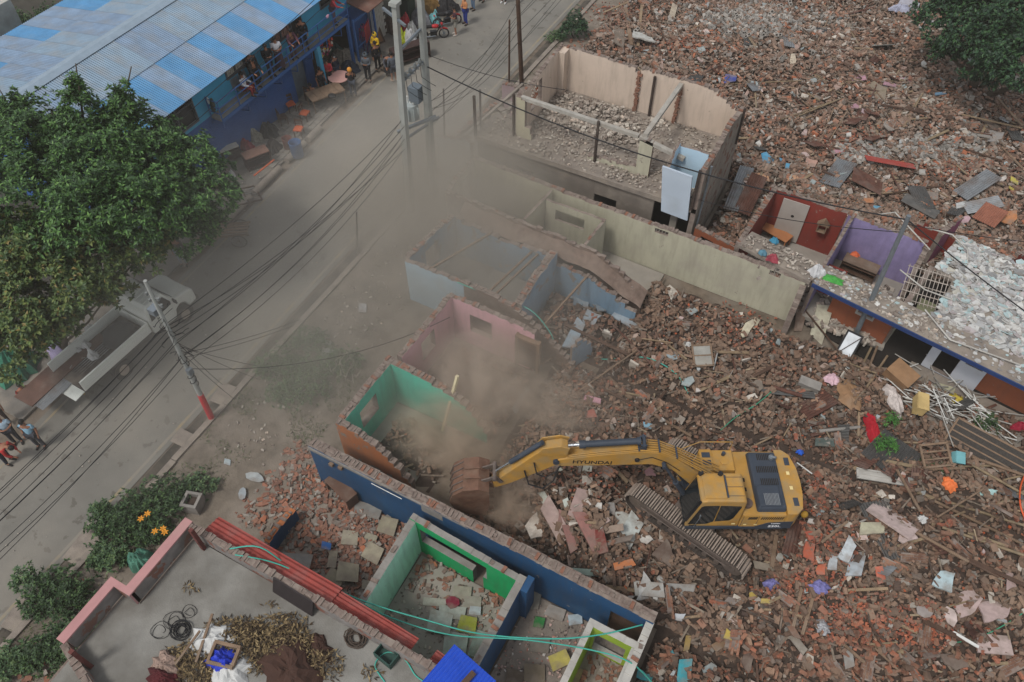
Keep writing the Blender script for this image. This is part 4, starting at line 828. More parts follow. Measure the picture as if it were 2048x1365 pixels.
for s in (-.18, .18): b = MB(); b.prof([(7.3, 1.85), (7.35, 2.2), (7.75, 2.55), (8.3, 2.5), (7.9, 2.3)], yb + s - .025, yb + s + .025); xp(b, 'bucket_ear', M_bkt, bkt)
for k in range(5):
    b = MB(); yk = y0_ + .08 + k * .24
    for i in range(2, 7): b.beam((out[i][0] + .01, yk + .05, out[i][1]), (out[i + 1][0] + .01, yk + .05, out[i + 1][1]), .06, .03, up=(0, 1, 0))
    xp(b, 'wear_strip', M_tdark, bkt)
# ---------------------------------------------------------------- truck
M_trk = mat('truck_white', 'cdd0c8', .45, .06, 1, .03, dust=.15, dcol='8d877b', dsc=.8, spec=.4)
T = thing('pickup_truck', 'white flatbed pickup truck parked at the far kerb under the tree', 'truck', (-23.45, 10.85, 0), R(88)); T.scale = (1, 1.02, 1.22)
def tp(mb, name, m, parent=None, bevel=0): 
    o = link(name, mb.mesh(name, m), parent or T)
    if bevel: q = o.modifiers.new('bevel', 'BEVEL'); q.width = bevel; q.segments = 2; q.limit_method = 'ANGLE'; q.angle_limit = R(35)
    return o
b = MB(); b.prof([(.55, .55), (.5, 1.1), (.62, 1.72), (.75, 1.8), (1.55, 1.8), (1.95, 1.2), (2.75, 1.08), (2.88, .95), (2.9, .5), (2.45, .45), (2.35, .75), (2.1, .85), (1.85, .75), (1.75, .42)], -.86, .86)
tb = tp(b, 'cab', M_trk, None, .07)
b = MB(); b.box((2.35, 0, 1.165), (.75, 1.35, .03), (0, R(6.5), 0)); tp(b, 'bonnet', M_trk, tb, .02)
b = MB(); b.beam((1.6, 0, 1.79), (1.95, 0, 1.27), 1.5, .02); tp(b, 'windscreen', M_glass, tb)
b = MB(); b.prof([(.98, 1.12), (1.05, 1.66), (1.5, 1.66), (1.72, 1.3), (1.72, 1.15)], -.875, -.862); sw = tp(b, 'door_window', M_glass, tb)
b = MB(); b.prof([(.66, 1.12), (.72, 1.62), (.9, 1.62), (.86, 1.12)], -.875, -.862); tp(b, 'rear_window', M_glass, tb)
b = MB(); b.box((1.0, -.868, 1.02), (.14, .02, .03)); b.box((1.45, -.868, .95), (.5, .015, .02)); b.box((.93, -.868, .9), (.012, .012, .75)); tp(b, 'door_handle', M_black, tb)
for k in range(7): b = MB(); b.box((1.12, -.66 + k * .22, 1.815), (.8, .035, .02)); tp(b, 'roof_rib', M_trk, tb)
for s in (-1, 1): b = MB(); b.box((2.89, s * .62, .85), (.03, .25, .14)); tp(b, 'headlight', mat('headlight_glass', 'c8ccd0', .2), tb)
b = MB(); b.b2((2.86, -.86, .45), (2.98, .86, .62)); tp(b, 'bumper', M_zincD, tb, .02)
b = MB(); b.box((1.85, -1.0, 1.25), (.06, .2, .16)); tp(b, 'wing_mirror', M_black, tb)
b = MB(); b.b2((-2.95, -.85, .72), (.45, .85, .8)); bed = tp(b, 'bed_floor', mat('worn_bed', '332b27', .9, .25, 2, dust=.4))
for s in (-1, 1):
    b = MB(); b.b2((-2.95, s * .86 - .02, .78), (.45, s * .86 + .02, 1.2))
    for z in (.84, .93, 1.02, 1.11): b.box((-1.25, s * .885, z), (3.35, .02, .035))
    b.b2((-2.95, s * .86 - .035, 1.19), (.45, s * .86 + .035, 1.225)); tp(b, 'bed_side', M_trk, bed)
    b = MB(); b.box((-1.25, s * .9, .74), (3.3, .02, .03)); tp(b, 'rope_rail', M_zincD, bed)
b = MB(); b.b2((.42, -.84, .78), (.46, .84, 1.25)); tp(b, 'headboard', M_trk, bed)
b = MB(); b.box((-3.2, 0, .72), (.46, 1.66, .03), (0, R(-6), 0)); tp(b, 'tailgate', M_trk, bed)
b = MB(); b.b2((-2.9, -.4, .5), (2.6, .4, .68)); tp(b, 'chassis', M_dark)
for x in (-1.3, 2.08):
    for s in (-1, 1):
        b = MB(); b.cyl((x, s * .68, .34), (x, s * .91, .34), .35, 22); b.v = [(x + (p[0] - x) * 1.22, p[1], p[2]) for p in b.v]; wh = tp(b, 'wheel', mat('dusty_tyre', '2e2b28', .9, .2, 4, .3, dust=.15, dcol='5d574e')); b = MB(); b.cyl((x, s * .89, .34), (x, s * .925, .34), .22, 16); b.cyl((x, s * .9, .34), (x, s * .935, .34), .06, 10); tp(b, 'rim', mat('rusty_rim', '94887a', .8, .2), wh)
b = MB(); b.cyl((-2.96, -.6, .48), (-2.96, .7, .48), .05, 8); tp(b, 'rear_bumper', mat('ochre_bumper', '7d6a34', .7))
# ---------------------------------------------------------------- people
def skin(name, verts, edges, rad, rootv=0, sub=1):
    me = bpy.data.meshes.new(name); me.from_pydata(verts, edges, []); me.update()
    o = bpy.data.objects.new(name, me); sc.collection.objects.link(o)
    md = o.modifiers.new('skin', 'SKIN'); md.use_smooth_shade = True
    if not me.skin_vertices: bpy.context.view_layer.objects.active = o
    for i, r in enumerate(rad):
        sv = me.skin_vertices[0].data[i]; sv.radius = (r, r) if not isinstance(r, tuple) else r; sv.use_root = (i == rootv)
    ss = o.modifiers.new('sub', 'SUBSURF'); ss.levels = sub; ss.render_levels = sub
    dg = bpy.context.evaluated_depsgraph_get(); ev_ = o.evaluated_get(dg); out = bpy.data.meshes.new_from_object(ev_)
    out.name = name; bpy.data.objects.remove(o); out.polygons.foreach_set('use_smooth', [True] * len(out.polygons)); return out
def pose(kind):
    J = dict(pel=(0, 0, .95), wa=(0, 0, 1.1), ch=(0, 0, 1.32), ne=(0, 0, 1.47), hb=(.01, 0, 1.56), hd=(.02, 0, 1.66))
    for s, n in ((1, 'L'), (-1, 'R')):
        J['hp' + n] = (0, s * .1, .92); J['kn' + n] = (.03, s * .11, .5); J['an' + n] = (0, s * .12, .09); J['to' + n] = (.15, s * .14, .04)
        J['sh' + n] = (0, s * .19, 1.42); J['el' + n] = (-.03, s * .25, 1.14); J['wr' + n] = (.07, s * .25, .9); J['ha' + n] = (.1, s * .25, .81)
    if kind == 'walk': J['knL'] = (.14, .1, .52); J['anL'] = (.22, .11, .1); J['toL'] = (.37, .12, .06); J['anR'] = (-.2, -.11, .12); J['toR'] = (-.06, -.12, .05); J['elR'] = (.05, -.24, 1.15); J['wrR'] = (.25, -.2, 1.02); J['haR'] = (.33, -.19, 1.0)
    if kind == 'rail':
        for k in ('wa', 'ch', 'ne', 'hb', 'hd'): x, y, z = J[k]; J[k] = (x + (z - .95) * .3, y, z - .04)
        for s, n in ((1, 'L'), (-1, 'R')): J['sh' + n] = (.14, s * .18, 1.38); J['el' + n] = (.3, s * .24, 1.12); J['wr' + n] = (.5, s * .2, 1.06); J['ha' + n] = (.58, s * .18, 1.04)
    if kind == 'fold':
        for s, n in ((1, 'L'), (-1, 'R')): J['el' + n] = (.05, s * .25, 1.15); J['wr' + n] = (.22, s * .1, 1.15); J['ha' + n] = (.25, s * .02, 1.17)
    if kind in ('sit', 'squat'):
        dz = -.5 if kind == 'sit' else -.62
        for k in J:
            if k[:2] not in ('kn', 'an', 'to'): x, y, z = J[k]; J[k] = (x + (.05 if z > 1 else 0) + (.15 if z > 1.3 and kind == 'squat' else 0), y, z + dz)
        for s, n in ((1, 'L'), (-1, 'R')): J['kn' + n] = (.42, s * .13, .48); J['an' + n] = (.4 if kind == 'sit' else .12, s * .13, .09); J['to' + n] = (.55 if kind == 'sit' else .27, s * .14, .04); J['wr' + n] = (.38, s * .17, .62); J['ha' + n] = (.46, s * .16, .58); J['el' + n] = (.12, s * .25, .68 if kind == 'sit' else .6)
    if kind == 'bend':
        J.update(wa=(.12, 0, 1.06), ch=(.32, 0, 1.18), ne=(.46, 0, 1.22), hb=(.54, 0, 1.22), hd=(.63, 0, 1.2))
        for s, n in ((1, 'L'), (-1, 'R')): J['sh' + n] = (.42, s * .18, 1.18); J['el' + n] = (.48, s * .22, .92); J['wr' + n] = (.62, s * .14, .78); J['ha' + n] = (.68, s * .12, .72)
    return J
RAD = dict(pel=.13, wa=.115, ch=.14, ne=.055, hb=.07, hd=.1, hp=.085, kn=.058, an=.042, to=.035, sh=.062, el=.042, wr=.03, ha=.032)
def fig(kind):
    J = pose(kind); names = list(J); ix = {n: i for i, n in enumerate(names)}
    E = [('pel', 'wa'), ('wa', 'ch'), ('ch', 'ne'), ('ne', 'hb'), ('hb', 'hd')]
    for n in 'LR': E += [('pel', 'hp' + n), ('hp' + n, 'kn' + n), ('kn' + n, 'an' + n), ('an' + n, 'to' + n), ('ch', 'sh' + n), ('sh' + n, 'el' + n), ('el' + n, 'wr' + n), ('wr' + n, 'ha' + n)]
    rad = lambda n, k=1., a=0: RAD[n if n in RAD else n[:2]] * k + a
    V = [J[n] for n in names]; rs = [rad(n) for n in names]; E2 = [(ix[a], ix[b]) for a, b in E]
    # fingers
    for n, s in (('L', 1), ('R', -1)):
        h = Vector(J['ha' + n]); w_ = Vector(J['wr' + n]); d_ = (h - w_).normalized(); sd_ = d_.orthogonal().normalized()
        for q, (off, ln) in enumerate(((-.03, .06), (-.01, .075), (.01, .07), (.028, .055), (.045, .03))):
            V.append(tuple(h + sd_ * off + d_ * (ln if q < 4 else 0) + Vector((.01, 0, -.01)))); rs.append(.0095); E2.append((ix['ha' + n], len(V) - 1))
    body = skin('body', V, E2, rs, ix['pel'])
    def sub(nm, keys, k, a, edges=None, cut={}):
        kk = {n: i for i, n in enumerate(keys)}; vs = [tuple(Vector(J[n]) if n not in cut else Vector(J[cut[n][0]]).lerp(Vector(J[n]), cut[n][1])) for n in keys]
        ee = [(kk[p], kk[q]) for p, q in E if p in kk and q in kk]
        return skin(nm, vs, ee, [rad(n, k, a) for n in keys], 0)
    trousers = sub('trousers', ['pel', 'hpL', 'hpR', 'knL', 'knR', 'anL', 'anR'], 1.14, .012, cut={})
    shorts = sub('shorts', ['pel', 'hpL', 'hpR', 'knL', 'knR'], 1.14, .014)
    shirt = sub('shirt', ['ch', 'wa', 'pel', 'shL', 'shR', 'elL', 'elR', 'wrL', 'wrR'], 1.12, .016)
    tee = sub('shirt', ['ch', 'wa', 'pel', 'shL', 'shR', 'elL', 'elR'], 1.12, .014, cut={'elL': ('shL', .7), 'elR': ('shR', .7)})
    hd = Vector(J['hd']); hb = Vector(J['hb']); up = (hd - Vector(J['ne'])).normalized(); fwd = Vector((1, 0, 0)) - up * up.x; fwd.normalize(); sdv = up.cross(fwd)
    H = MB(); H.ball((0, 0, 0), (.115, .1, .115), 12); H.v = [tuple(hd + up * (.025 + p[2]) + fwd * (p[0] - .02) + sdv * p[1]) for p in H.v if True]
    hood = MB(); hood.ball((0, 0, 0), (.135, .13, .16), 12); hood.v = [tuple(hd + up * (p[2] - .02) + fwd * (p[0] - .03) + sdv * p[1]) for p in hood.v]
    F = MB(); c = hd + fwd * .1
    F.ball(tuple(c - up * .005), (.02, .014, .022), 6)
    for s in (-1, 1): F.ball(tuple(hd + sdv * .1 * s - up * .0), (.02, .015, .03), 6); F.ball(tuple(hd + fwd * .088 + sdv * .035 * s + up * .02), .013, 6, 1)
    F.ball(tuple(hd + fwd * .09 - up * .05), (.012, .025, .008), 6, 2)
    S = MB()
    for n in 'LR': a = Vector(J['an' + n]); t_ = Vector(J['to' + n]); S.tube([a - (t_ - a) * .35 + Vector((0, 0, -.04)), a.lerp(t_, .5) - Vector((0, 0, .015)), t_ + (t_ - a) * .25], [.045, .052, .035], 8)
    mask = MB(); mask.ball(tuple(hd + fwd * .07 - up * .045), (.045, .06, .045), 8)
    return dict(body=body, trousers=trousers, shorts=shorts, shirt=shirt, tee=tee, hair=H, hood=hood, face=F, shoes=S, mask=mask, J=J)
FIG = {k: fig(k) for k in ('stand', 'walk', 'rail', 'fold', 'sit', 'squat', 'bend')}
cols = {}
def cloth(c):
    return mat('cloth_' + c, c, .95, .12, 6, .2, 30)
M_skin = mat('skin', '8a5f48', .6, .05, 5, 0); M_hair = mat('black_hair', '121010', .7, .1)
def setm(me, m): 
    if isinstance(me, MB): me = me.mesh('x', [m, M_hair, mat('lips', '6a3c34')])
    else: me = me.copy(); me.materials.clear(); me.materials.append(m)
    return me
PEO = []
def person(loc, face, kind, label, top, leg, hair=None, hood=None, short=False, bare=False, shoes='2a2624', mask=None, h=1., group=None, skirt=False):
    f = FIG[kind]; o = thing('person', label, 'person', loc, face, group); o.scale = (h, h, h)
    for nm, key, m in (('body', 'body', M_skin), ('face', 'face', M_skin), ('shirt', 'tee' if short else 'shirt', cloth(top)), ('shorts' if bare else 'trousers', 'shorts' if bare else 'trousers', cloth(leg)), ('hair', 'hair', hair and cloth(hair) or M_hair), ('shoes', 'shoes', cloth(shoes))):
        me = setm(f[key], m); me.name = nm; link(nm, me, o)
    if hood: link('hood', setm(f['hood'], cloth(hood)), o)
    if mask: link('face_mask', setm(f['mask'], cloth(mask)), o)
    if skirt:
        J = f['J']; p = J['pel']; s = MB(); s.tube([(p[0], 0, p[2] + .08), (p[0] + .02, 0, p[2] - .2), (p[0] + .04, 0, p[2] - .75)], [.16, .22, .27], 12); link('skirt', s.mesh('skirt', cloth(leg)), o)
    PEO.append(o); return o
BZ = 2.92
e0 = R(0)
def bal(px, py):   # a point on the balcony floor
    p = P(px, py, BZ); return (min(-27.38, max(-27.7, p.x)), p.y, BZ)
person(bal(512, 165), e0 - .5, 'stand', 'woman in long black coat and light blue face mask on the balcony', '1b1b20', '1b1b20', mask='8fb4cc', skirt=True)
person(bal(492, 190), e0 + .4, 'sit', 'person in white and red seated on the metal bench on the balcony', 'c4c4c8', '7a2a2c')
person(bal(528, 180), e0 - .3, 'rail', 'person in dark jacket bending over the balcony rail beside the seated one', '17171a', '1d1f28')
person(bal(552, 155), e0 - .4, 'fold', 'slim person in black top standing left of the white shirt on the balcony', '141418', '26242a')
person(bal(568, 140), e0 - .6, 'fold', 'person in white printed shirt and long dark skirt on the balcony', 'd0d0d2', '3a2c34', skirt=True, short=True)
person(bal(592, 118), e0 - .4, 'rail', 'woman in maroon dress with white sleeves leaning at the balcony rail', '5a3a44', '4a2e38')
person(bal(612, 98), e0 - .9, 'stand', 'person in black at the far end of the balcony group, next to the door', '131316', '25262e')
person((-27.5, 31.2, BZ), e0 + .5, 'rail', 'person in red and grey at the far corner of the balcony', '8c3038', '5a4c58')
def gr(px, py, z=.1): p = P(px, py, z); return (p.x, p.y, z)
person(gr(648, 192), R(-20), 'stand', 'person in black sleeveless top walking past the shop front', '16161a', '1b1b20', short=True)
person(gr(662, 175), R(-60), 'fold', 'person in red jacket standing behind the black topped one', 'a8323a', '1d1c22')
person(gr(676, 165), R(-10), 'stand', 'person in dark blue with a mask by the shop goods', '1c2233', '222c3e', mask='c0c8cc')
person(gr(625, 200), R(-40), 'squat', 'crouching person in grey clothes by the blue door', '4b4b50', '3a3a40')
person(gr(708, 193), R(130), 'fold', 'person in black with orange scarf and white bag strap beside the round pink table', '1a1b1f', '3f434c', hood='c98a3a')
person(gr(738, 163), R(-70), 'fold', 'person in grey hooded jacket and dark trousers standing apart from the shop', '50555b', '1e1e24', hood='5b666d')
person(gr(733, 105), R(-80), 'stand', 'person in pink hooded jacket at the blue gate', 'a83a5c', '5a2440', hood='b04468')
person(gr(756, 122), R(-90), 'fold', 'person in bright yellow hooded raincoat among the furniture', 'c9a21e', 'b8941c', hood='d4ae24')
person(gr(757, 140), R(-30), 'stand', 'person in black standing before the yellow raincoat', '151518', '18181c')
person(gr(778, 148), R(-50), 'bend', 'person in grey top and black skirt bending over the brown sideboard', '4e4f55', '1a1a1e', skirt=True)
person(gr(789, 162), R(150), 'stand', 'person in grey hoodie with pale sandals at the road edge beside the first pole', '565b63', '40434a', bare=True, shoes='a08a78')
person(gr(912, 70, .01), R(-140), 'fold', 'person in dark maroon shirt and grey shorts beside the motorbikes', '3f2430', '8a877e', short=True, bare=True, shoes='b0a8a0')
person(gr(932, 49, .01), R(-120), 'fold', 'person in orange striped shirt and royal blue trousers on the road', 'b07850', '263a86')
person(gr(947, 20, .01), R(-120), 'stand', 'person in jeans behind the orange shirt at the top edge', '5c6a78', '5a7088')
person(gr(965, 3, .01), R(-110), 'stand', 'person in dark blue trousers second from the right at the top edge', '2a3040', '283450')
person(gr(1008, 6, .01), R(-90), 'stand', 'person in black trousers and white shoes rightmost at the top edge', '2c2c30', '1c1c20', shoes='c8c8c8')
person(gr(38, 885, .01), R(-40), 'fold', 'person in pale blue shirt, left of two at the left road edge', '9fb6c4', '2a2c34', short=True)
person(gr(85, 893, .01), R(-60), 'stand', 'person in sky blue shirt, right of two at the left road edge', '7fa6ba', '33353c', short=True)
person(gr(20, 925, .01), R(20), 'bend', 'person in red bending at the very left edge of the road', '9c2a2a', '2a2c38')
person(gr(12, 845, .1), R(-30), 'stand', 'person in red shirt behind the two in blue shirts', 'a03030', '3c2c2c', short=True)
person(gr(370, 530, .1), R(-60), 'stand', 'person in light grey trousers half hidden under the tree', '4c4240', '7a828e')
person(gr(60, 795, .1), R(-20), 'squat', 'crouching person in red by the back end of the truck', 'b02a24', '5a2422')
op = person((0, 0, 0), 0, 'sit', 'excavator driver in dark red shirt sitting in the cab', '7a1c28', '20222a'); op.location = (*(Vector((EXC[0], EXC[1])) + Vector(i2w(.35, -.63))), 1.25 + ez); op.rotation_euler = (0, 0, math.pi + math.atan2(cv, cu))
# ---------------------------------------------------------------- poles and cables
def onl(a, b, y):                           # the point of segment a-b seen at picture row y
    lo, hi = 0., 1.
    for _ in range(40):
        m_ = (lo + hi) / 2; q = a.lerp(b, m_)
        if proj(*q)[1] > y: lo = m_
        else: hi = m_
    return a.lerp(b, lo)
M_pole = mat('pole_concrete', '8f918c', .9, .1, 2, .3, 20, dust=.25)
H1b, H1t = P(822, 425, 0), P(790, 10, 10.6); H2b, H2t = P(868, 395, 0), P(838, -45, 11.2)
HP = thing('twin_power_pole', 'pair of tall square concrete power poles carrying crossarms and a transformer', 'power pole', (H1b.x, H1b.y, 0))
def hb(mb, name, m, par=HP): return mb.build(name, m, par)
for a, t_ in ((H1b, H1t), (H2b, H2t)):
    b = MB(); d_ = (t_ - a); n_ = 4
    vs = []
    for q, w_ in ((a, .155), (t_, .1)):
        for sx, sy in ((-1, -1), (1, -1), (1, 1), (-1, 1)): vs.append((q.x + sx * w_, q.y + sy * w_, q.z))
    b.add(vs, [(0, 1, 5, 4), (1, 2, 6, 5), (2, 3, 7, 6), (3, 0, 4, 7), (4, 5, 6, 7), (3, 2, 1, 0)]); hb(b, 'pole', M_pole)
b = MB(); b.box(H1t + Vector((0, 0, .06)), (.36, .36, .14), jit=.02); hb(b, 'pole_cap', M_pole)
A1 = lambda y: onl(H1b, H1t, y); A2 = lambda y: onl(H2b, H2t, y)
def arm_(a, b_, name='crossarm', w_=.09): b = MB(); b.beam(a, b_, w_, w_); return hb(b, name, M_steel)
p = A1(40); arm_(p + Vector((-.75, .25, .15)), p + Vector((.55, -.2, 0)))
arm_(A1(104), A2(55)); pA, pB = A1(166), A2(120); arm_(pA, pB); arm_(A1(270) + Vector((-.4, 0, 0)), A2(228) + Vector((.4, 0, 0)), w_=.12); arm_(A1(285) + Vector((-.1, .3, 0)), A2(240) + Vector((.3, .4, 0)))
for k in range(4):
    q = pA.lerp(pB, .2 + .2 * k); b = MB(); b.cyl(q, q + Vector((0, 0, .12)), .05, 8); b.cyl(q + Vector((0, 0, .12)), q + Vector((0, 0, .26)), .09, 8, r2=.04); b.cyl(q + Vector((-.2, 0, .05)), q + Vector((.2, 0, .05)), .03, 6); hb(b, 'insulator', mat('insulator_grey', '6f7270', .4, .1))
    b = MB(); b.tube([q, q + Vector((.1, -.1, -.5)), q + Vector((.3, .2, -.9)), q + Vector((.35, .5, -1.2))], .012, 5); hb(b, 'jumper_wire', M_cable)
q = A2(195); b = MB(); b.box(q + Vector((-.45, -.15, .15)), (.5, .45, .7)); hb(b, 'transformer_box', mat('grey_blue_metal', '5b646b', .5, .1))
q = A2(225); b = MB(); b.cyl(q + Vector((-.75, -.2, -.4)), q + Vector((-.75, -.2, .35)), .33, 16); tk = hb(b, 'transformer_tank', mat('transformer_paint', '98a09f', .5, .1, dust=.2))
for k in range(3): b = MB(); b.cyl(q + Vector((-.9 + k * .15, -.2, .35)), q + Vector((-.9 + k * .15, -.2, .65)), .045, 8); hb(b, 'bushing', M_white)
for k in range(8):
    a = k * .6 + 2; b = MB(); c_ = q + Vector((-.75, -.2, 0)); b.box(c_ + Vector((math.cos(a) * .37, math.sin(a) * .37, -.05)), (.12, .02, .6), (0, 0, a)); hb(b, 'cooling_fin', ev('transformer_paint'))
# red based pole
Rb, Rt = P(425, 840, 0), P(290, 562, 7.85)
RP = thing('steel_pole', 'slim grey utility pole with red painted foot, tangled with cables beside the truck', 'utility pole', (Rb.x, Rb.y, 0))
r1 = Rb.lerp(Rt, .22); b = MB(); b.cyl(Rb, r1, .12, 14, r2=.115); b.build('red_foot', mat('red_paint', 'b3202a', .6, .1, dust=.1), RP)
b = MB(); b.cyl(r1, Rt, .1, 14, r2=.06); b.build('pole', M_pole, RP)
q = Rb.lerp(Rt, .42); b = MB(); b.box(q + Vector((.14, -.05, 0)), (.16, .2, .28)); b.build('junction_box', M_steel, RP)
q = Rb.lerp(Rt, .76); b = MB(); b.box(q + Vector((-.45, .1, .15)), (.3, .3, .25)); b.build('junction_box', M_steel, RP)
for z_ in (.86, .9): q = Rb.lerp(Rt, z_); b = MB(); b.cyl(q + Vector((-.25, 0, 0)), q + Vector((.25, 0, .05)), .02, 6); b.cyl(q + Vector((-.25, 0, 0)), q + Vector((-.25, 0, .12)), .05, 8); b.cyl(q + Vector((.25, 0, 0)), q + Vector((.25, 0, .12)), .05, 8); b.build('insulator', ev('insulator_grey'), RP)
cr = random.Random(11); b = MB()
for k in range(22):
    q = Rb.lerp(Rt, cr.uniform(.5, .82)); pts = [q]; d_ = Vector((cr.uniform(-1, 1), cr.uniform(-1, 1), cr.uniform(-.5, .5)))
    for i in range(5): q = q + d_ * .13; d_ = (d_ + Vector((cr.uniform(-1, 1), cr.uniform(-1, 1), cr.uniform(-1, .6))) * .9).normalized(); pts.append(q)
    b.tube(pts, .011, 4)
tag(b.build('wire_tangle', M_cable, RP), kind='stuff')
b = MB()
for t_ in (.3, .34, .45): q = Rb.lerp(Rt, t_); pts = [q + Vector((.13 * math.cos(a), .13 * math.sin(a), .04 * a)) for a in [x * .7 for x in range(14)]]; b.tube(pts, .016, 5)
b.build('cable_wrap', M_cable, RP)
def pole(name, label, base, top, r0, r1_, m, cat='pole', n=10): b = MB(); b.cyl(base, top, r0, n, r2=r1_); return tag(b.build(name, m), label, cat)
pole('steel_lamp_pole', 'tall straight galvanised pole standing at the blue fascia of the brown row house', P(1702, 690, 0), P(1818, 432, 6.85), .11, .08, M_steel)
pole('wooden_pole', 'dark wooden pole at the road edge above the peach house', P(1046, 225, 0), P(1034, -40, 7.8), .13, .1, M_woodD)
pole('leafy_post', 'thin post wrapped in creepers left of the dark wooden pole', P(1018, 200, 0), P(1019, 40, 4.6), .06, .05, M_woodD)
pole('iron_pipe', 'thin dark iron pipe standing at the kerb right of the twin poles', P(890, 322, 0), P(887, 178, 4.3), .05, .04, M_post)
pole('iron_pipe', 'short thin pipe standing on the dusty verge left of the sky blue house', P(715, 517, 0), P(713, 425, 2.6), .04, .035, M_post)
pole('iron_pipe', 'thin rusty post at the outer corner of the peach house stair', P(962, 285, 1.2), P(960, 180, 4.1), .05, .05, M_post)
ncab = [0]
def cable(a, b_, sag=.5, r=.0105, lab=None, group='cables along the street', m=M_cable):
    a, b_ = Vector(a), Vector(b_); n_ = 14
    pts = [a.lerp(b_, i / n_) - Vector((0, 0, sag * 4 * (i / n_) * (1 - i / n_))) for i in range(n_ + 1)]
    q = MB(); q.tube(pts, r, 4, caps=False); o = q.build('cable', m); tag(o, lab or 'one of the thin black ' + group, 'cable', group if not lab else None); return o
OFF = Vector((-18.6, -9, 0)); WD = lambda z: P(1040, 60, z) if z > 6 else P(1042, 120, z)
WP = P(1046, 225, 0).lerp(P(1034, -40, 7.8), .8)
for k in range(9):
    f_ = cr.uniform(.6, .8) if k < 6 else cr.uniform(.42, .55); a = Rb.lerp(Rt, f_)
    j = Vector((cr.uniform(-.1, .1), cr.uniform(-.1, .1), 0)); h = cr.uniform(3.8, 5.6)
    mid = H1b.lerp(H1t, h / 10.6); cable(a + j, mid + j, cr.uniform(.3, .9), lab=None, group='cables between the red footed pole and the twin poles')
    cable(a + j, OFF + Vector((cr.uniform(-.7, .5), 0, cr.uniform(4.4, 6.6))), cr.uniform(.4, 1.3), lab='thin black cable running from the red footed pole down to the lower left corner' if 0 else None, group='cables from the red footed pole to the lower left')
for k in range(7):
    h = cr.uniform(3.8, 6); cable(H2b.lerp(H2t, h / 11.2), WP + Vector((cr.uniform(-.2, .2), 0, cr.uniform(-2.2, .4))), cr.uniform(.2, .8), group='cables between the twin poles and the wooden pole')
    cable(WP + Vector((0, 0, cr.uniform(-2, .4))), (-17.6 + cr.uniform(-.4, .4), 60, cr.uniform(6, 8)), cr.uniform(.4, 1), group='cables beyond the wooden pole')
RT = P(1815, 440, 6.6)
cable(H2b.lerp(H2t, .66), RT, .9, .026, 'thick black cable sagging from the twin poles across the ruins to the galvanised pole')
cable(RT, (14.5, 19.5, 6.2), .4, .022, 'black cable from the galvanised pole to the right edge over the white rubble slab')
cable(RT + Vector((0, 0, -.6)), P(1380, 395, 3.6), .3, .014, 'thin cable from the galvanised pole towards the hanging panel')
cable(RT + Vector((0, 0, -.2)), (14, 31, 5.5), .5, .014, 'thin cable from the galvanised pole over the maroon ruins')
cable(P(300, 290, 5), P(650, -20, 5.2), .1, .016, 'black cable strung along the eave of the blue building, upper one')
cable(P(300, 320, 4.2), P(640, 20, 4.4), .1, .013, 'black cable strung along the front of the blue building, lower one')
cable(Rb.lerp(Rt, .42), P(900, 635, 2.6), 1.0, .013, 'single thin cable from the red footed pole to the pink room')
cable(P(1130, 180, 8), P(860, 112, 8), .2, .012, 'thin service cable from the top of the picture to the twin poles')
for k, (x, y) in enumerate(((590, 650), (600, 640), (470, 800), (560, 740), (520, 760), (445, 770))): cable(Rb.lerp(Rt, .5 + .03 * k), P(x, y, .2), .15, .01, group='stay wires from the red footed pole to the verge')
# hoses
def hose(pts, r, m, name, label, cat='hose', z=None):
    # smooth through points
    P_ = [Vector(p) for p in pts]; out = []
    for i in range(len(P_) - 1):
        p0, p1, p2, p3 = P_[max(0, i - 1)], P_[i], P_[i + 1], P_[min(len(P_) - 1, i + 2)]
        for t_ in (0, .2, .4, .6, .8):
            out.append(.5 * ((2 * p1) + (p2 - p0) * t_ + (2 * p0 - 5 * p1 + 4 * p2 - p3) * t_ * t_ + (3 * p1 - p0 - 3 * p2 + p3) * t_ ** 3))
    out.append(P_[-1]); q = MB(); q.tube(out, r, 6); return tag(q.build(name, m), label, cat)
M_hose = mat('teal_hose', '3f9c8c', .5, .1)
hose([P(460, 1098, 3.7), P(520, 1095, 3.8), P(590, 1140, 3.0), P(720, 1200, 2.6), P(850, 1240, 2.6), P(960, 1268, 2.6), P(1100, 1278, 2.5), P(1200, 1270, 2.4), P(1285, 1250, 2.2)], .022, M_hose, 'garden_hose', 'teal hose sagging from the flat roof over the green room to the blue wall door')
hose([P(470, 1110, 3.68), P(560, 1130, 3.4), P(700, 1195, 2.6), P(780, 1235, 2.4), P(900, 1270, 2.4), P(1050, 1280, 2.4), P(1180, 1300, 2.2), P(1260, 1325, 2.1), P(1310, 1372, 1.0)], .022, M_hose, 'garden_hose', 'second teal hose crossing below the first towards the lime washroom')
hose([P(915, 565, 2.5), P(1000, 600, 2.3), P(1060, 620, 2.0), P(1100, 665, 1.3), P(1115, 700, .8), G(1150, 715, .1), G(1210, 722, .1), G(1290, 720, .15), G(1350, 750, .1), G(1375, 790, .1)], .022, M_hose, 'garden_hose', 'teal hose from the sky blue house wall out over the rubble')
hose([P(770, 1365, 3.02), P(750, 1330, 3.03), P(775, 1305, 3.03), P(810, 1320, 3.03), P(830, 1350, 3.03), P(850, 1365, 3.03)], .02, M_hose, 'garden_hose', 'teal hose loop lying on the flat roof beside the green crate')
hose([G(2048, 945, .3), G(2030, 985, .4), G(2030, 1025, .4), G(2048, 1060, .3)], .03, mat('orange_pipe', 'c8552c', .5, .1), 'orange_hose', 'orange hoop of pipe at the right edge')
M_tw = mat('green_hose', '3f8a6c', .5)
hose([G(1440, 865, .15), G(1470, 840, .2), G(1510, 815, .2), G(1540, 790, .2)], .02, M_tw, 'garden_hose', 'green hose piece in the rubble above the excavator')
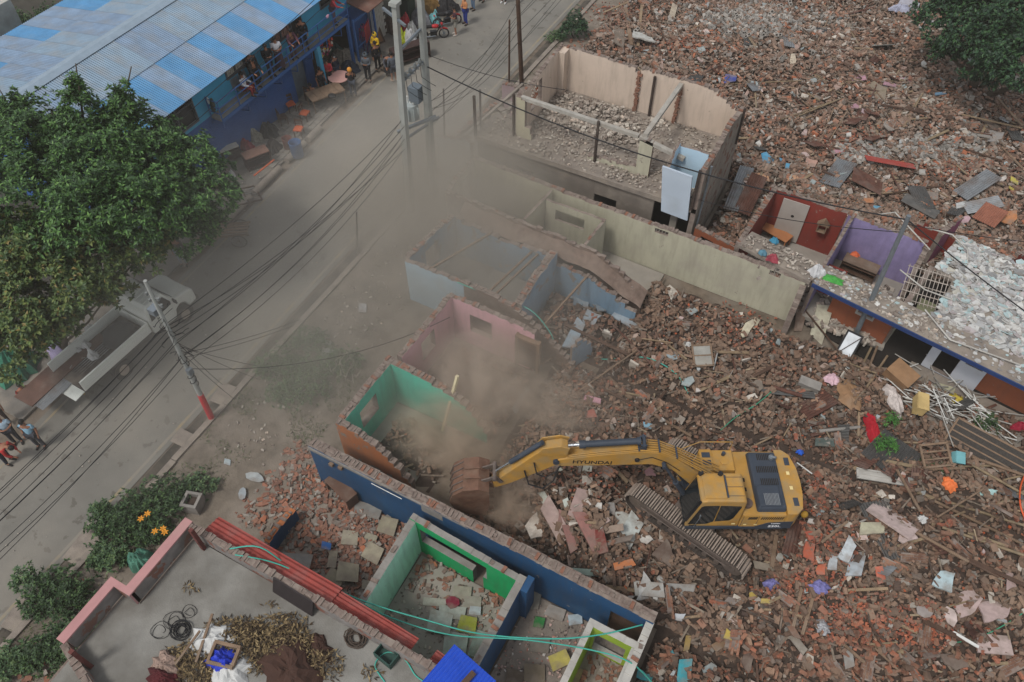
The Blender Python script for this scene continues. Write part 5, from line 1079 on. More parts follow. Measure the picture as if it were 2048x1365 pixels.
hose([G(1900, 1290, .1), G(1960, 1275, .1), G(2010, 1250, .1), G(2048, 1225, .1)], .02, M_tw, 'garden_hose', 'green hose over the pale pink plaster slabs at lower right')
# ---------------------------------------------------------------- flat roof clutter
ZR = 3.0
def rp_(px, py, h=.0): return P(px, py, ZR + h)
M_huskm = mat('dry_husk', '7d6a4c', .8, .3, 6, .2, 30, island=[(0, '7d6b4c'), (.25, '5f5038'), (.5, '8c7a58'), (.62, '4a3c2b'), (.82, '33291f')])
hr = np.random.default_rng(4)
def leaf_stuff(name, centers, length, width, m, flat=.25, label=None, parent=None, kind='stuff', rs=4, fold=.25, dirs=None):
    r_ = np.random.default_rng(rs); C_ = np.asarray(centers, float); n_ = len(C_)
    if dirs is None:
        a = r_.uniform(0, 2 * np.pi, n_); el = r_.normal(0, flat, n_); d_ = np.stack([np.cos(a) * np.cos(el), np.sin(a) * np.cos(el), np.sin(el)], 1)
    else: d_ = dirs
    L_ = length * r_.uniform(.65, 1.25, n_)[:, None]; W_ = width * r_.uniform(.7, 1.2, n_)[:, None]
    up = np.tile([0, 0, 1.], (n_, 1)) + r_.normal(0, .35, (n_, 3)); s_ = np.cross(d_, up); s_ /= np.linalg.norm(s_, axis=1)[:, None] + 1e-9; nn = np.cross(s_, d_)
    V_ = np.stack([C_, C_ + d_ * L_ * .45 + s_ * W_ * .5 + nn * W_ * fold, C_ + d_ * L_ - nn * L_ * .1, C_ + d_ * L_ * .45 - s_ * W_ * .5 + nn * W_ * fold, C_ + d_ * L_ * .5], 1)
    base = np.arange(n_)[:, None] * 5; F_ = np.concatenate([base + [0, 1, 4], base + [1, 2, 4], base + [0, 4, 3], base + [4, 2, 3]], 0)
    me = np_mesh(name, V_.reshape(-1, 3), F_, m); o = link(name, me, parent)
    if parent is not None: o.location = -parent.location
    if kind: o['kind'] = kind
    if label: o['label'] = label
    return o
hc = []
for (x, y, rx, ry, hh, n_) in ((490, 1300, 90, 50, .35, 1300), (570, 1300, 75, 48, .35, 900), (410, 1325, 90, 45, .25, 1000), (470, 1265, 70, 28, .25, 450), (380, 1345, 60, 30, .2, 350), (560, 1250, 60, 22, .2, 300), (640, 1330, 50, 35, .3, 300), (545, 1215, 20, 8, .05, 14), (385, 1175, 16, 10, .08, 22), (740, 1345, 22, 14, .1, 30)):
    for _ in range(n_):
        a = hr.uniform(0, 6.28); r_ = math.sqrt(hr.uniform(0, 1)); q = rp_(x + math.cos(a) * rx * r_, y + math.sin(a) * ry * r_); q.z += .02 + hh * (1 - r_ * r_) * hr.uniform(.6, 1); hc.append(q)
leaf_stuff('corn_husks', hc, .16, .045, M_huskm, label='heap of dry brown corn husks spread over the flat roof')
def mound(px, py, rx, ry, h, m, name, label, cat, z=ZR, seed=1, ang=0):
    c = P(px, py, z); b = MB(); n_ = 20; k = 7; vs = [(c.x, c.y, c.z + h)]
    for i in range(1, k + 1):
        for j in range(n_):
            a = 2 * math.pi * j / n_; t_ = i / k; rr_ = t_ * (1 + .5 * mn.noise(Vector((math.cos(a) * 2.4, math.sin(a) * 2.4, seed)))); zz = h * (1 - t_ ** 2) * (1 + .5 * mn.noise(Vector((math.cos(a) * t_ * 2, math.sin(a) * t_ * 2, seed * 5)))) + .4 * h * abs(mn.noise(Vector((math.cos(a) * t_ * 5, math.sin(a) * t_ * 5, seed * 3))))
            X_, Y_ = math.cos(a) * rx * rr_, math.sin(a) * ry * rr_; vs.append((c.x + X_ * math.cos(ang) - Y_ * math.sin(ang), c.y + X_ * math.sin(ang) + Y_ * math.cos(ang), c.z + max(.012, zz if i < k else .012)))
    fs = [(0, 1 + j, 1 + (j + 1) % n_) for j in range(n_)] + [(1 + i * n_ + j, 1 + (i + 1) * n_ + j, 1 + (i + 1) * n_ + (j + 1) % n_, 1 + i * n_ + (j + 1) % n_) for i in range(k - 1) for j in range(n_)]
    b.add(vs, fs, 0, False); return tag(b.build(name, m), label, cat)
mound(432, 1285, .85, .5, .32, mat('white_sheet', 'b9b9b6', .85, .06, 2, .4, 8), 'white_sheet', 'crumpled white plastic sheet on the corn husks of the flat roof', 'plastic sheet', seed=3, ang=.4)
mound(460, 1338, .8, .6, .33, ev('white_sheet'), 'white_sheet', 'second white sheet under the blue cloth and wooden frame', 'plastic sheet', seed=5, ang=-.6)
mound(452, 1325, .6, .45, .42, mat('royal_blue_plastic', '2035a8', .5, .2, 2, .4, 8), 'blue_cloth', 'royal blue cloth inside the wooden frame on the flat roof', 'cloth', seed=2)
mound(335, 1335, .5, .36, .32, mat('net_bag', '8f7a6e', .9, .4, 16, .5, 40), 'mesh_sack', 'round pinkish mesh sack on the husk heap', 'sack', seed=7)
mound(330, 1360, .55, .35, .4, mat('dark_red_cloth', '4c1d20', .9, .15, 2, .3), 'red_bundle', 'dark red bundle at the bottom edge of the flat roof', 'bundle', seed=8)
mound(585, 1350, 1.3, .75, .42, mat('brown_blanket', '402c24', .95, .15, 2, .4, 10), 'brown_blanket', 'large dark brown blanket over the husks on the flat roof', 'blanket', seed=9, ang=-.5)
mound(640, 1300, .5, .3, .2, ev('brown_blanket'), 'brown_blanket', 'smaller fold of dark brown cloth right of the husk heap', 'blanket', seed=19, ang=-.5)
fr = thing('box_frame', 'old grey wooden box frame lying on the blue cloth', 'frame', rp_(448, 1310, .4), .2)
b = MB()
for c_, d_ in (((0, .27, 0), (.8, .09, .12)), ((0, -.27, 0), (.8, .09, .12)), ((.37, 0, 0), (.09, .46, .12)), ((-.37, 0, 0), (.09, .46, .12))):
    q = MB(); q.box(c_, d_, jit=.008); link('side_board', q.mesh('side_board', M_wood), fr)
fr.rotation_euler = (.1, -.08, .25)
b = MB(); b.beam(rp_(392, 1325, .3), rp_(425, 1228, .35), .07, .05); tag(b.build('plank', M_wood), 'weathered plank lying across the husk heap on the flat roof, longer one', 'plank')
b = MB(); b.beam(rp_(350, 1330, .28), rp_(400, 1262, .33), .06, .04); tag(b.build('plank', M_wood), 'thin grey batten lying on the left of the husk heap', 'plank')
b = MB(); ang_ = 0; c0, c1 = P(546, 1156, 3.62), P(626, 1206, 3.62); dd = (c1 - c0); nn_ = Vector((dd.y, -dd.x, 0)).normalized() * .22
b.add([c0, c1, c1 + nn_ - Vector((0, 0, .58)), c0 + nn_ - Vector((0, 0, .58))] + [p_ + Vector((0, .03, .02)) for p_ in (c0, c1, c1 + nn_ - Vector((0, 0, .58)), c0 + nn_ - Vector((0, 0, .58)))], [(3, 2, 1, 0), (4, 5, 6, 7), (0, 1, 5, 4), (1, 2, 6, 5), (2, 3, 7, 6), (3, 0, 4, 7)])
tag(b.build('blackboard', mat('black_board', '2a2424', .7, .2, 4, dust=.15)), 'black board leaning against the inside of the flat roof parapet', 'board')
def coil(px, py, z, r, n_, rt, m, label, seed=1, name='wire_coil', cat='wire'):
    c = P(px, py, z); q = random.Random(seed); pts = []
    for i in range(n_ * 14):
        a = i / 14 * 2 * math.pi; rr_ = r * (.75 + .3 * math.sin(a * .37 + seed)); pts.append(c + Vector((math.cos(a) * rr_ + .03 * math.sin(i), math.sin(a) * rr_ * .9, rt + .012 * (i / 14) + .01 * math.sin(i * .9))))
    b = MB(); b.tube(pts, rt, 5); return tag(b.build(name, m), label, cat)
coil(350, 1242, ZR, .3, 3, .008, M_cable, 'loose black wire coil on the flat roof left of the husks', 2); coil(320, 1262, ZR, .28, 2, .008, M_cable, 'open loop of thin black wire further left on the flat roof', 5); coil(378, 1225, ZR, .22, 2, .008, M_cable, 'small loop of thin black wire nearest the middle of the flat roof', 7)
coil(363, 1262, ZR, .3, 9, .012, M_cable, 'dense tangle of black wire at the edge of the husk heap', 4)
coil(712, 1278, ZR, .3, 8, .022, mat('brown_rope', '4a4038', .9, .2), 'thick brown coiled rope on the right part of the flat roof', 3, 'rope_coil', 'rope')
cr_ = thing('green_crate', 'dark green plastic crate on the flat roof near the blue roofing', 'crate', rp_(775, 1315), -.15)
for c_, d_, n_ in (((0, 0, .02), (.56, .4, .04), 'base'), ((0, .19, .17), (.6, .03, .32), 'side'), ((0, -.19, .17), (.6, .03, .32), 'side'), ((.29, 0, .17), (.03, .38, .32), 'side'), ((-.29, 0, .17), (.03, .38, .32), 'side')):
    q = MB(); q.box(c_, d_); link(n_, q.mesh(n_, mat('crate_green', '28453e', .6, .1, dust=.2)), cr_)
# red corrugated strips along the parapet
M_redsh = mat('red_sheet', '8a3a32', .65, .2, 2, .15, 20, dust=.35, dcol='80605a', dsc=1.5)
def csheet(name, label, p0, p1, w_, m, waves=None, cat='roofing sheet', tilt=0., z0=0, group=None, amp=.018, bend=0.):
    p0, p1 = Vector(p0), Vector(p1); L_ = (p1 - p0).length; me = corr(w_, L_, waves or max(3, int(w_ / .11)), amp).mesh(name, m)
    if bend:
        pass
    d_ = (p1 - p0) / L_; y_ = Vector((-d_.y, d_.x, 0)).normalized(); z_ = d_.cross(y_); M = Matrix((d_, y_, z_)).transposed().to_4x4() @ Matrix.Rotation(tilt, 4, 'X'); M.translation = (p0 + p1) / 2
    o = link(name, me); o.matrix_world = M; return tag(o, label, cat, group)
csheet('red_roofing', 'long faded red corrugated sheet along the flat roof parapet, upper left one', (-13.3, 5.35, 3.35), (-8.6, 5.3, 3.3), .62, M_redsh, 4, tilt=-.25)
csheet('red_roofing', 'faded red corrugated sheet continuing along the parapet below the green room', (-8.7, 5.28, 3.26), (-5.9, 5.22, 3.1), .5, M_redsh, 4, tilt=-.25)
csheet('red_roofing', 'short faded red sheet end beside the blue roofing at the bottom', (-5.3, 5.2, 3.1), (-4.2, 5.1, 3.05), .5, M_redsh, 4, tilt=-.25)
csheet('blue_roofing', 'bright blue corrugated roofing sheet at the bottom edge below the green room', P(862, 1430, 3.75), P(950, 1325, 3.75), 1.5, mat('blue_sheet', '1f48b0', .5, .1, 2, dust=.12), 14)
b = MB(); b.beam(P(925, 1370, 3.85), P(948, 1345, 3.85), .16, .06); tag(b.build('plank', M_woodD), 'dark plank lying on the blue roofing sheet', 'plank')
# desks, furniture
def desk(px, py, z, w_, d_, h, rz, label, top, cat='desk', legs=True, name='desk', panel=True):
    c = P(px, py, z); t = thing(name, label, cat, c, rz)
    q = MB(); q.box((0, 0, h - .02), (w_, d_, .04)); link('top', q.mesh('top', top), t)
    for sx in (-1, 1):
        if panel: q = MB(); q.box((sx * (w_ / 2 - .03), 0, h / 2 - .02), (.04, d_ * .92, h - .04)); link('side_panel', q.mesh('side_panel', top), t)
        else:
            for sy in (-1, 1): q = MB(); q.box((sx * (w_ / 2 - .05), sy * (d_ / 2 - .05), h / 2 - .02), (.05, .05, h - .04)); link('leg', q.mesh('leg', top), t)
    if panel: q = MB(); q.box((0, d_ / 2 - .04, h / 2), (w_ - .1, .03, h - .1)); link('back_panel', q.mesh('back_panel', top), t)
    return t
desk(688, 995, .05, 1.25, .5, .78, -.28 + R(0), 'brown wooden desk pushed against the left end of the deep blue wall', mat('desk_brown', '5e4538', .7, .15, 2, dust=.35))
# chairs
def chair(px, py, rz, label, seatm, z=.12, broken=False):
    t = thing('chair', label, 'chair', P(px, py, z), rz, 'dark chairs before the blue building')
    q = MB(); q.box((0, 0, .45), (.44, .44, .06)); link('seat', q.mesh('seat', seatm), t, bevel=None) if False else link('seat', q.mesh('seat', seatm), t)
    for sx in (-1, 1):
        for sy in (-1, 1): q = MB(); q.box((sx * .19, sy * .19, .21 if sx > 0 else .45), (.045, .045, .42 if sx > 0 else .9)); link('leg', q.mesh('leg', M_woodD), t)
    q = MB(); q.box((-.19, 0, .84), (.035, .4, .12)); q.box((-.19, 0, .64), (.03, .4, .05)); link('backrest', q.mesh('backrest', M_woodD), t); return t
M_or = mat('orange_seat', 'b8552c', .8, .1)
chair(584, 222, R(-30), 'dark chair with orange seat nearest the blue wall', M_or); chair(612, 240, R(10), 'dark chair with orange seat right of the first one', M_or); chair(600, 272, R(-70), 'dark chair with orange seat tipped next to the blue barrel', M_or); chair(568, 248, R(60), 'dark wooden armchair with brown seat by the wall', M_woodD); chair(622, 200, R(100), 'small brown stool like chair by the crouching person', M_wood)
# table of planks, round table, barrels, cabinets
pt_ = desk(655, 208, .12, 1.9, 1.0, .75, R(62), 'low table of grey boards in front of the shop', M_wood, 'table', name='board_table', panel=False)
for k in range(5): q = MB(); q.box((-.78 + k * .39, 0, .77), (.37, .98, .02), jit=.004); link('board', q.mesh('board', M_wood), pt_)
c = P(682, 178, .12); t = thing('round_table', 'round pale pink tabletop table with black cups on it', 'table', c)
q = MB(); q.cyl((0, 0, .74), (0, 0, .78), .6, 24); link('table_top', q.mesh('table_top', mat('pale_pink_top', 'c79a90', .6, .06, 3)), t)
q = MB(); q.cyl((0, 0, 0), (0, 0, .74), .05, 8); link('pedestal', q.mesh('pedestal', M_post), t)
b = MB(); b.ball(tuple(P(664, 192, .98)), (.24, .2, .1), 10); tag(b.build('black_bag', M_black), 'black plastic bag lying on the low board table', 'bag')
def barrel(px, py, r, h, m, label, tapered=1.):
    c = P(px, py, .11); t = thing('barrel', label, 'barrel', c)
    q = MB(); q.tube([(0, 0, 0), (0, 0, .03), (0, 0, h * .33), (0, 0, h * .35), (0, 0, h * .66), (0, 0, h * .68), (0, 0, h)], [r * .95, r, r, r * 1.04, r, r * 1.04, r], 20, caps=False); q.tube([(0, 0, h), (0, 0, h - .02), (0, 0, .1)], [r, r * .93, r * .9], 20, caps=False); q.cyl((0, 0, .08), (0, 0, .1), r * .9, 20); link('body', q.mesh('body', m), t)
    q = MB(); pts = [(math.cos(a * .314) * r * 1.02, math.sin(a * .314) * r * 1.02, h) for a in range(21)]; q.tube(pts, .02, 6); link('rim', q.mesh('rim', m), t)
barrel(596, 312, .3, .85, mat('barrel_blue', '355a86', .6, .12, dust=.3), 'large open blue plastic barrel at the pavement edge')
barrel(578, 296, .24, .6, mat('barrel_brown', '6b4038', .7, .15, dust=.3), 'smaller reddish brown barrel behind the blue one')
def cabinet(px, py, w_, d_, h, rz, m, topm, label, shelves=2, name='cabinet', cat='cabinet', z=.12):
    t = thing(name, label, cat, P(px, py, z), rz)
    for c_, dd_, n_ in (((0, 0, h - .02), (w_, d_, .04), 'top'), ((-w_ / 2 + .02, 0, h / 2), (.04, d_, h - .05), 'side'), ((w_ / 2 - .02, 0, h / 2), (.04, d_, h - .05), 'side'), ((0, d_ / 2 - .02, h / 2), (w_ - .08, .03, h - .05), 'back')):
        q = MB(); q.box(c_, dd_); link(n_, q.mesh(n_, topm if n_ == 'top' else m), t)
    for k in range(shelves): q = MB(); q.box((0, 0, h * (k + .5) / shelves), (w_ - .09, d_ - .04, .03)); link('shelf', q.mesh('shelf', m), t)
    return t
cabinet(466, 322, .95, .4, .85, R(62), mat('dark_red_wood', '3b211e', .6, .2), M_concW, 'dark red bookcase with grey top against the blue wall')
cabinet(518, 330, 1.25, .65, .8, R(62), ev('dark_red_wood'), mat('worn_desk_top', '6f5246', .8, .25, 3, dust=.3), 'old brown cabinet with worn top and orange edged shelf on the pavement')
b = MB(); b.beam(P(508, 352, .5), P(548, 320, .5), .08, .04); tag(b.build('bench_edge', M_or), 'narrow orange board resting against the old brown cabinet', 'board')
for (px, py, rx, ry, h, c_, nm, lb, ct, sd_) in ((505, 275, .7, .35, .6, '8d8a7c', 'rolled_tarp', 'pale crumpled tarpaulin leaning by the blue wall', 'tarpaulin', 1), (497, 300, .5, .3, .55, '8c2f3c', 'red_cloth', 'crimson cloth bundle between bookcase and cabinet', 'cloth', 2), (540, 270, .5, .45, .7, '2f2d2d', 'dark_bundle', 'dark pile of bags between the tarpaulin and the barrels', 'bags', 3), (548, 300, .4, .5, .5, '3a3431', 'dark_bundle', 'dark clothes heap beside the reddish barrel', 'clothes', 4),
    (632, 115, .8, .7, .7, '554a40', 'shop_goods', 'pile of brown shop goods under the balcony end', 'goods', 5), (690, 122, .9, .5, .6, '8b8478', 'pale_sacks', 'pale sacks and frames piled by the blue gate', 'sacks', 6), (672, 105, .5, .4, .5, '3f5a56', 'green_basin', 'teal basin on the shop goods', 'basin', 7), (700, 140, .6, .5, .5, '343a46', 'dark_bundle', 'dark blue bundles behind the grey hooded person', 'bundles', 8),
    (812, 62, .5, .4, .9, '8f2c34', 'clothes_heap', 'heap of red and patterned clothes between the poles', 'clothes', 9), (825, 70, .45, .35, .7, 'a7a7a4', 'white_bundle', 'white bundle on the furniture between the poles', 'bundle', 10), (808, 88, .3, .3, .8, 'b6c02e', 'yellow_green_bag', 'yellow green bag on the sideboard', 'bag', 11), (822, 92, .6, .3, .85, 'b4b4b4', 'white_plastic_bag', 'white plastic sheet over the sideboard top', 'plastic sheet', 12),
    (800, 22, .6, .5, .8, '7fa09c', 'pale_green_bundle', 'pale green bundle in the junk pile at the top', 'bundle', 13), (862, 20, .9, .5, .7, '8a6a3c', 'bamboo_heap', 'ochre baskets and canes in the junk pile at the top', 'baskets', 14), (893, 22, .7, .7, .8, '2b2a2c', 'dark_coils', 'stack of dark coils at the top beside the motorbikes', 'coils', 15), (842, 45, .8, .5, .8, '6d6e72', 'grey_bags', 'large grey bags in the junk pile', 'bags', 16), (780, 60, .6, .5, .7, '4a3c34', 'brown_goods', 'brown boxes left of the first pole in the junk pile', 'boxes', 17), (870, 48, .5, .3, .7, '6aa0a4', 'teal_tank', 'teal rolled sheet lying behind the motorbikes', 'roll', 18),
    (145, 735, .5, .45, .8, '5a4a44', 'dark_bundle', 'dark bundle under the tree beside the white sacks', 'bundle', 21), (440, 368, .5, .35, .3, '8a7a5e', 'straw_mat', 'straw mat and papers on the pavement beside the window frame', 'mat', 22), (465, 352, .18, .16, .3, 'b0aeb0', 'white_scraps', 'white scraps in an orange basket by the mat', 'scraps', 23), (430, 345, .3, .2, .35, 'a8a49c', 'white_bags', 'white bags at the edge of the tree crown by the pavement', 'bags', 24), (40, 740, .8, .8, 1.0, '2c6a54', 'green_tarp', 'green tarpaulin bundle under the tree at the left edge', 'tarpaulin', 25)):
    mound(px, py, rx, ry, h, mat('heap_' + c_, c_, .9, .35, 7, .6, 14), nm, lb, ct, z=.11, seed=sd_)
mound(125, 712, .7, .35, .75, mat('purple_white', 'a59ab8', .8, .3, 3, .3), 'purple_bundle', 'purple and white bundle on the truck load beside the white sacks', 'bundle', z=.6, seed=31)
for k, (x, y) in enumerate(((160, 705), (178, 700), (192, 722), (190, 668))): mound(x, y, .36, .28, .5, ev('white_sheet'), 'white_sack', ['white sack next to the purple bundle', 'white sack in the middle of the sack row', 'torn white sack with dark gaps, nearest the truck bed', 'white sack higher up by the dark bush'][k], 'sack', z=.7, seed=40 + k)
b = MB()
for k in range(30): q = P(150 + cr.uniform(-5, 60), 690 + cr.uniform(-35, 35), .8); b.beam(q, q + Vector((cr.uniform(-.5, .5), cr.uniform(-.5, .5), cr.uniform(0, .4))), .03)
tag(b.build('scrap_sticks', mat('scrap_grey', '8a8a88', .8, .3)), 'jumble of thin scrap metal and sticks beside the truck', 'scrap', kind='stuff')
# load on truck: brown boards and zinc sheets out of the back
b = MB(); b.box((0, 0, 0), (.95, 3.8, .05)); o = b.build('brown_board', mat('brown_board', '5d443a', .85, .25, 2, dust=.3)); o.location = (-24.35, 8.3, .95); tag(o, 'long brown board sticking out of the back of the truck', 'board')
csheet('zinc_sheet', 'grey corrugated sheets sticking out of the back of the truck beside the brown board', (-23.7, 6.5, .93), (-23.6, 10.8, 1.0), .55, M_zinc, 5)
q = MB(); q.ball((0, 0, 0), 1, 12); q.v = [(a[0] * .6 * (1 + .3 * mn.noise(Vector(a) * 2)), a[1] * .7 * (1 + .3 * mn.noise(Vector(a) * 2.5)), a[2] * .4) for a in q.v]; o = q.build('dark_tarp', mat('dark_tarp', '202326', .8, .2, 3, .3)); o.location = (-23.4, 10.4, .75); tag(o, 'dark tarpaulin bundle lying in the truck bed behind the cab', 'tarpaulin')
# handcart by the road
hc_ = thing('handcart', 'wooden handcart with one spoked wheel at the road edge beside the tree', 'handcart', P(462, 480, 0), R(35))
q = MB(); 
for k in range(5): q.box((0, -.4 + k * .2, .62), (1.9, .12, .03))
link('platform', q.mesh('platform', M_wood), hc_)
for s in (-1, 1): q = MB(); q.beam((-1.6, s * .42, .6), (1.0, s * .42, .6), .07, .07); link('shaft', q.mesh('shaft', M_wood), hc_)
wz = MB(); pts = [(math.cos(a * .2618) * .34, 0, .34 + math.sin(a * .2618) * .34) for a in range(25)]; wz.tube(pts, .022, 6)
for k in range(12): wz.beam((0, 0, .34), (math.cos(k * .5236) * .33, 0, .34 + math.sin(k * .5236) * .33), .01)
wz.cyl((0, -.05, .34), (0, .05, .34), .04, 8); wm = wz.mesh('wheel', M_post)
for s in (-1, 1): link('wheel', wm, hc_, (.5, s * .55, 0))
# sideboard and door panel between poles
cabinet(822, 122, 2.3, .6, 1.0, R(60), mat('sideboard_wood', '3a2824', .6, .2), ev('sideboard_wood'), 'long dark brown carved sideboard standing at the road edge between the two poles', 2, 'sideboard', 'sideboard', .02)
b = MB(); 
fx = thing('leaning_door', 'brown framed door panel leaning in the junk behind the yellow raincoat', 'door', P(756, 90, .1), R(65))
for c_, d_, nm in (((0, 0, 1.0), (.9, .04, 1.9), 'panel'), ((-.45, -.03, 1.0), (.1, .06, 2.0), 'stile'), ((.45, -.03, 1.0), (.1, .06, 2.0), 'stile'), ((0, -.03, 1.95), (.8, .06, .1), 'rail'), ((0, -.03, .05), (.8, .06, .1), 'rail')):
    q = MB(); q.box(c_, d_); link(nm, q.mesh(nm, mat('door_ochre', '7b5636', .7, .15) if nm == 'panel' else M_woodD), fx)
fx.rotation_euler = (R(-35), 0, R(65))
b = MB(); b.box(P(735, 62, 1.7), (.08, 1.0, .9), (0, 0, .4)); tag(b.build('red_shutter', mat('shutter_red', '7e2228', .6, .15)), 'red metal shutter panel at the shop by the block wall', 'shutter')
# snack packets hanging
pk = thing('snack_packets', 'strings of red and yellow snack packets hanging under the balcony', 'snacks', P(650, 95, 2.0))
for k in range(42):
    q = MB(); q.box((rnd.uniform(-.1, .1), rnd.uniform(-.6, .6), rnd.uniform(-.5, .3)), (.03, .12, .14), (rnd.uniform(-.3, .3), rnd.uniform(-.5, .5), 0)); link('packet', q.mesh('packet', mat('packet_' + str(k % 4), ('b03a2c', 'c2a030', 'b8b0a0', '8c2a50')[k % 4], .4, .1)), pk)
# motorbikes
def motorbike(px, py, rz, red, label):
    t = thing('motorbike', label, 'motorbike', P(px, py, .01), rz); Mk = mat('bike_black', '17171a', .35, .1, dust=.15); Mr_ = mat('bike_red', 'a52226', .35, .05)
    def prt(n_, m_, f): q = MB(); f(q); return link(n_, q.mesh(n_, m_), t)
    for x in (-.62, .62):
        pts = [(x + math.cos(a * .3927) * .28, 0, .3 + math.sin(a * .3927) * .28) for a in range(17)]
        wq = prt('wheel', M_black, lambda q: q.tube(pts, .045, 6)); q = MB(); q.cyl((x, -.05, .3), (x, .05, .3), .07, 10)
        for k in range(6): q.beam((x, 0, .3), (x + math.cos(k * 1.047) * .26, 0, .3 + math.sin(k * 1.047) * .26), .015)
        link('hub', q.mesh('hub', M_steel), wq)
    prt('frame', Mk, lambda q: (q.tube([(-.62, 0, .3), (-.2, 0, .35), (.2, 0, .4), (.45, 0, .8)], .04, 6), q.box((0, 0, .38), (.4, .2, .28)), q.tube([(-.6, .1, .3), (-.5, .1, .7), (.3, .05, .75)], .025, 6)))
    prt('fuel_tank', Mr_ if red else Mk, lambda q: q.ball((.12, 0, .8), (.26, .14, .12), 10))
    prt('seat', M_black, lambda q: q.tube([(-.65, 0, .86), (-.4, 0, .82), (0, 0, .78)], [.08, .11, .09], 8))
    prt('fork', M_steel, lambda q: (q.cyl((.62, .07, .3), (.42, .07, .95), .025, 6), q.cyl((.62, -.07, .3), (.42, -.07, .95), .025, 6)))
    prt('handlebar', M_post, lambda q: q.tube([(.28, .36, 1.0), (.4, .15, 1.0), (.42, 0, .97), (.4, -.15, 1.0), (.28, -.36, 1.0)], .018, 6))
    prt('headlight', Mr_ if red else Mk, lambda q: q.ball((.52, 0, .9), (.09, .1, .1), 8)); prt('mudguard', Mr_, lambda q: q.tube([(.4, 0, .6), (.62, 0, .64), (.85, 0, .55)], [.03, .06, .03], 6))
    prt('exhaust_pipe', M_steel, lambda q: q.tube([(.1, -.14, .25), (-.3, -.16, .25), (-.75, -.16, .32)], [.03, .04, .055], 8)); prt('tail_light', Mr_, lambda q: q.box((-.78, 0, .8), (.08, .12, .06))); prt('mirror', M_black, lambda q: (q.cyl((.35, .25, 1.0), (.33, .3, 1.2), .01, 5), q.ball((.33, .3, 1.22), (.02, .06, .04), 6)))
motorbike(868, 78, R(40), True, 'red and black motorbike parked nearer the poles'); motorbike(895, 52, R(50), False, 'black motorbike with red tail light parked beside the man in shorts')
# fallen window frame with bars on pavement
wf = thing('window_frame', 'old barred window frame lying on the pavement beside the tree', 'window frame', P(490, 392, .3), R(60)); wf.rotation_euler = (R(8), R(10), R(62))
for c_, d_ in (((0, .5, 0), (1.3, .06, .05)), ((0, -.5, 0), (1.3, .06, .05)), ((.65, 0, 0), (.06, .94, .05)), ((-.65, 0, 0), (.06, .94, .05)), ((0, 0, 0), (.05, .94, .05))): q = MB(); q.box(c_, d_); link('frame_bar', q.mesh('frame_bar', M_woodD), wf)
for k in range(7): q = MB(); q.cyl((-.6, -.4 + k * .13, 0), (.6, -.4 + k * .13, 0), .012, 5); link('bar', q.mesh('bar', M_zinc), wf)
# metal bench on balcony
bn = thing('metal_bench', 'grey perforated metal bench on the balcony against the wall', 'bench', (-27.72, P(480, 185, BZ).y + .1, BZ))
for k in range(2): q = MB(); q.box((.05, k * .55 - .25, .42), (.42, .5, .03)); link('seat', q.mesh('seat', M_steel), bn); q = MB(); q.box((-.15, k * .55 - .25, .68), (.03, .5, .45), (0, -.2, 0)); link('backrest', q.mesh('backrest', M_steel), bn)
q = MB(); q.box((.05, 0, .2), (.3, .05, .4)); link('leg', q.mesh('leg', M_steel), bn)
# ---------------------------------------------------------------- vegetation
def leaf_mat(name, cols, rough=.55): return mat(name, cols[0][1] if isinstance(cols[0], tuple) else cols[0], rough, .2, 3, 0, island=cols, spec=.35)
ML1 = leaf_mat('leaf_green', [(0, '35502c'), (.2, '40602f'), (.4, '2b4424'), (.6, '4c6f35'), (.75, '22381d'), (.9, '5f8040')])
ML2 = leaf_mat('leaf_yellow_green', [(0, '46592e'), (.25, '556636'), (.45, '384b28'), (.65, '66703a'), (.8, '2d3f22'), (.93, '786a3c')])
ML3 = leaf_mat('leaf_dark', [(0, '1e3624'), (.25, '28442a'), (.5, '182c1e'), (.75, '34522e')])
def rosettes(name, centers, normals, per, L_, W_, m, parent=None, rs=1, kind='stuff', label=None, droop=.1):
    r_ = np.random.default_rng(rs); C_ = np.asarray(centers); N_ = np.asarray(normals); n_ = len(C_)
    N_ = N_ / (np.linalg.norm(N_, axis=1)[:, None] + 1e-9); ref = r_.normal(size=(n_, 3)); T_ = np.cross(N_, ref); T_ /= np.linalg.norm(T_, axis=1)[:, None]; B_ = np.cross(N_, T_)
    ce, dd = [], []
    for k in range(per):
        a = 2 * np.pi * k / per * 1.618 * 2 + r_.normal(0, .2, n_); el = (r_.uniform(.0, .9, n_) - droop)
        d_ = (T_ * np.cos(a)[:, None] + B_ * np.sin(a)[:, None]) * np.cos(el)[:, None] + N_ * np.sin(el)[:, None]; ce.append(C_ + N_ * (.02 * k / per)); dd.append(d_)
    return leaf_stuff(name, np.concatenate(ce), L_, W_, m, parent=parent, kind=kind, rs=rs, fold=.16, dirs=np.concatenate(dd))
def crown_pts(blobs, n, r_, shell=.35):
    vols = np.array([b[3] * b[4] * b[5] for b in blobs]) ** .67; vols = vols / vols.sum(); C_, N_ = [], []
    for b, f_ in zip(blobs, vols):
        k = int(n * f_); d_ = r_.normal(size=(k, 3)); d_ /= np.linalg.norm(d_, axis=1)[:, None]; d_[:, 2] = np.where(d_[:, 2] < -.3, -d_[:, 2], d_[:, 2])
        rad = 1 - shell * r_.uniform(0, 1, k) ** 1.5; nz = np.array([mn.noise(Vector(x * 2.2) + Vector((b[0], b[1], 0))) for x in d_]); rad = rad * (1 + .6 * nz)
        C_.append(np.array(b[:3]) + d_ * rad[:, None] * np.array(b[3:6])); nn = d_ + np.array([0, 0, .7]) + r_.normal(0, .3, (k, 3)); N_.append(nn)
    return np.concatenate(C_), np.concatenate(N_)
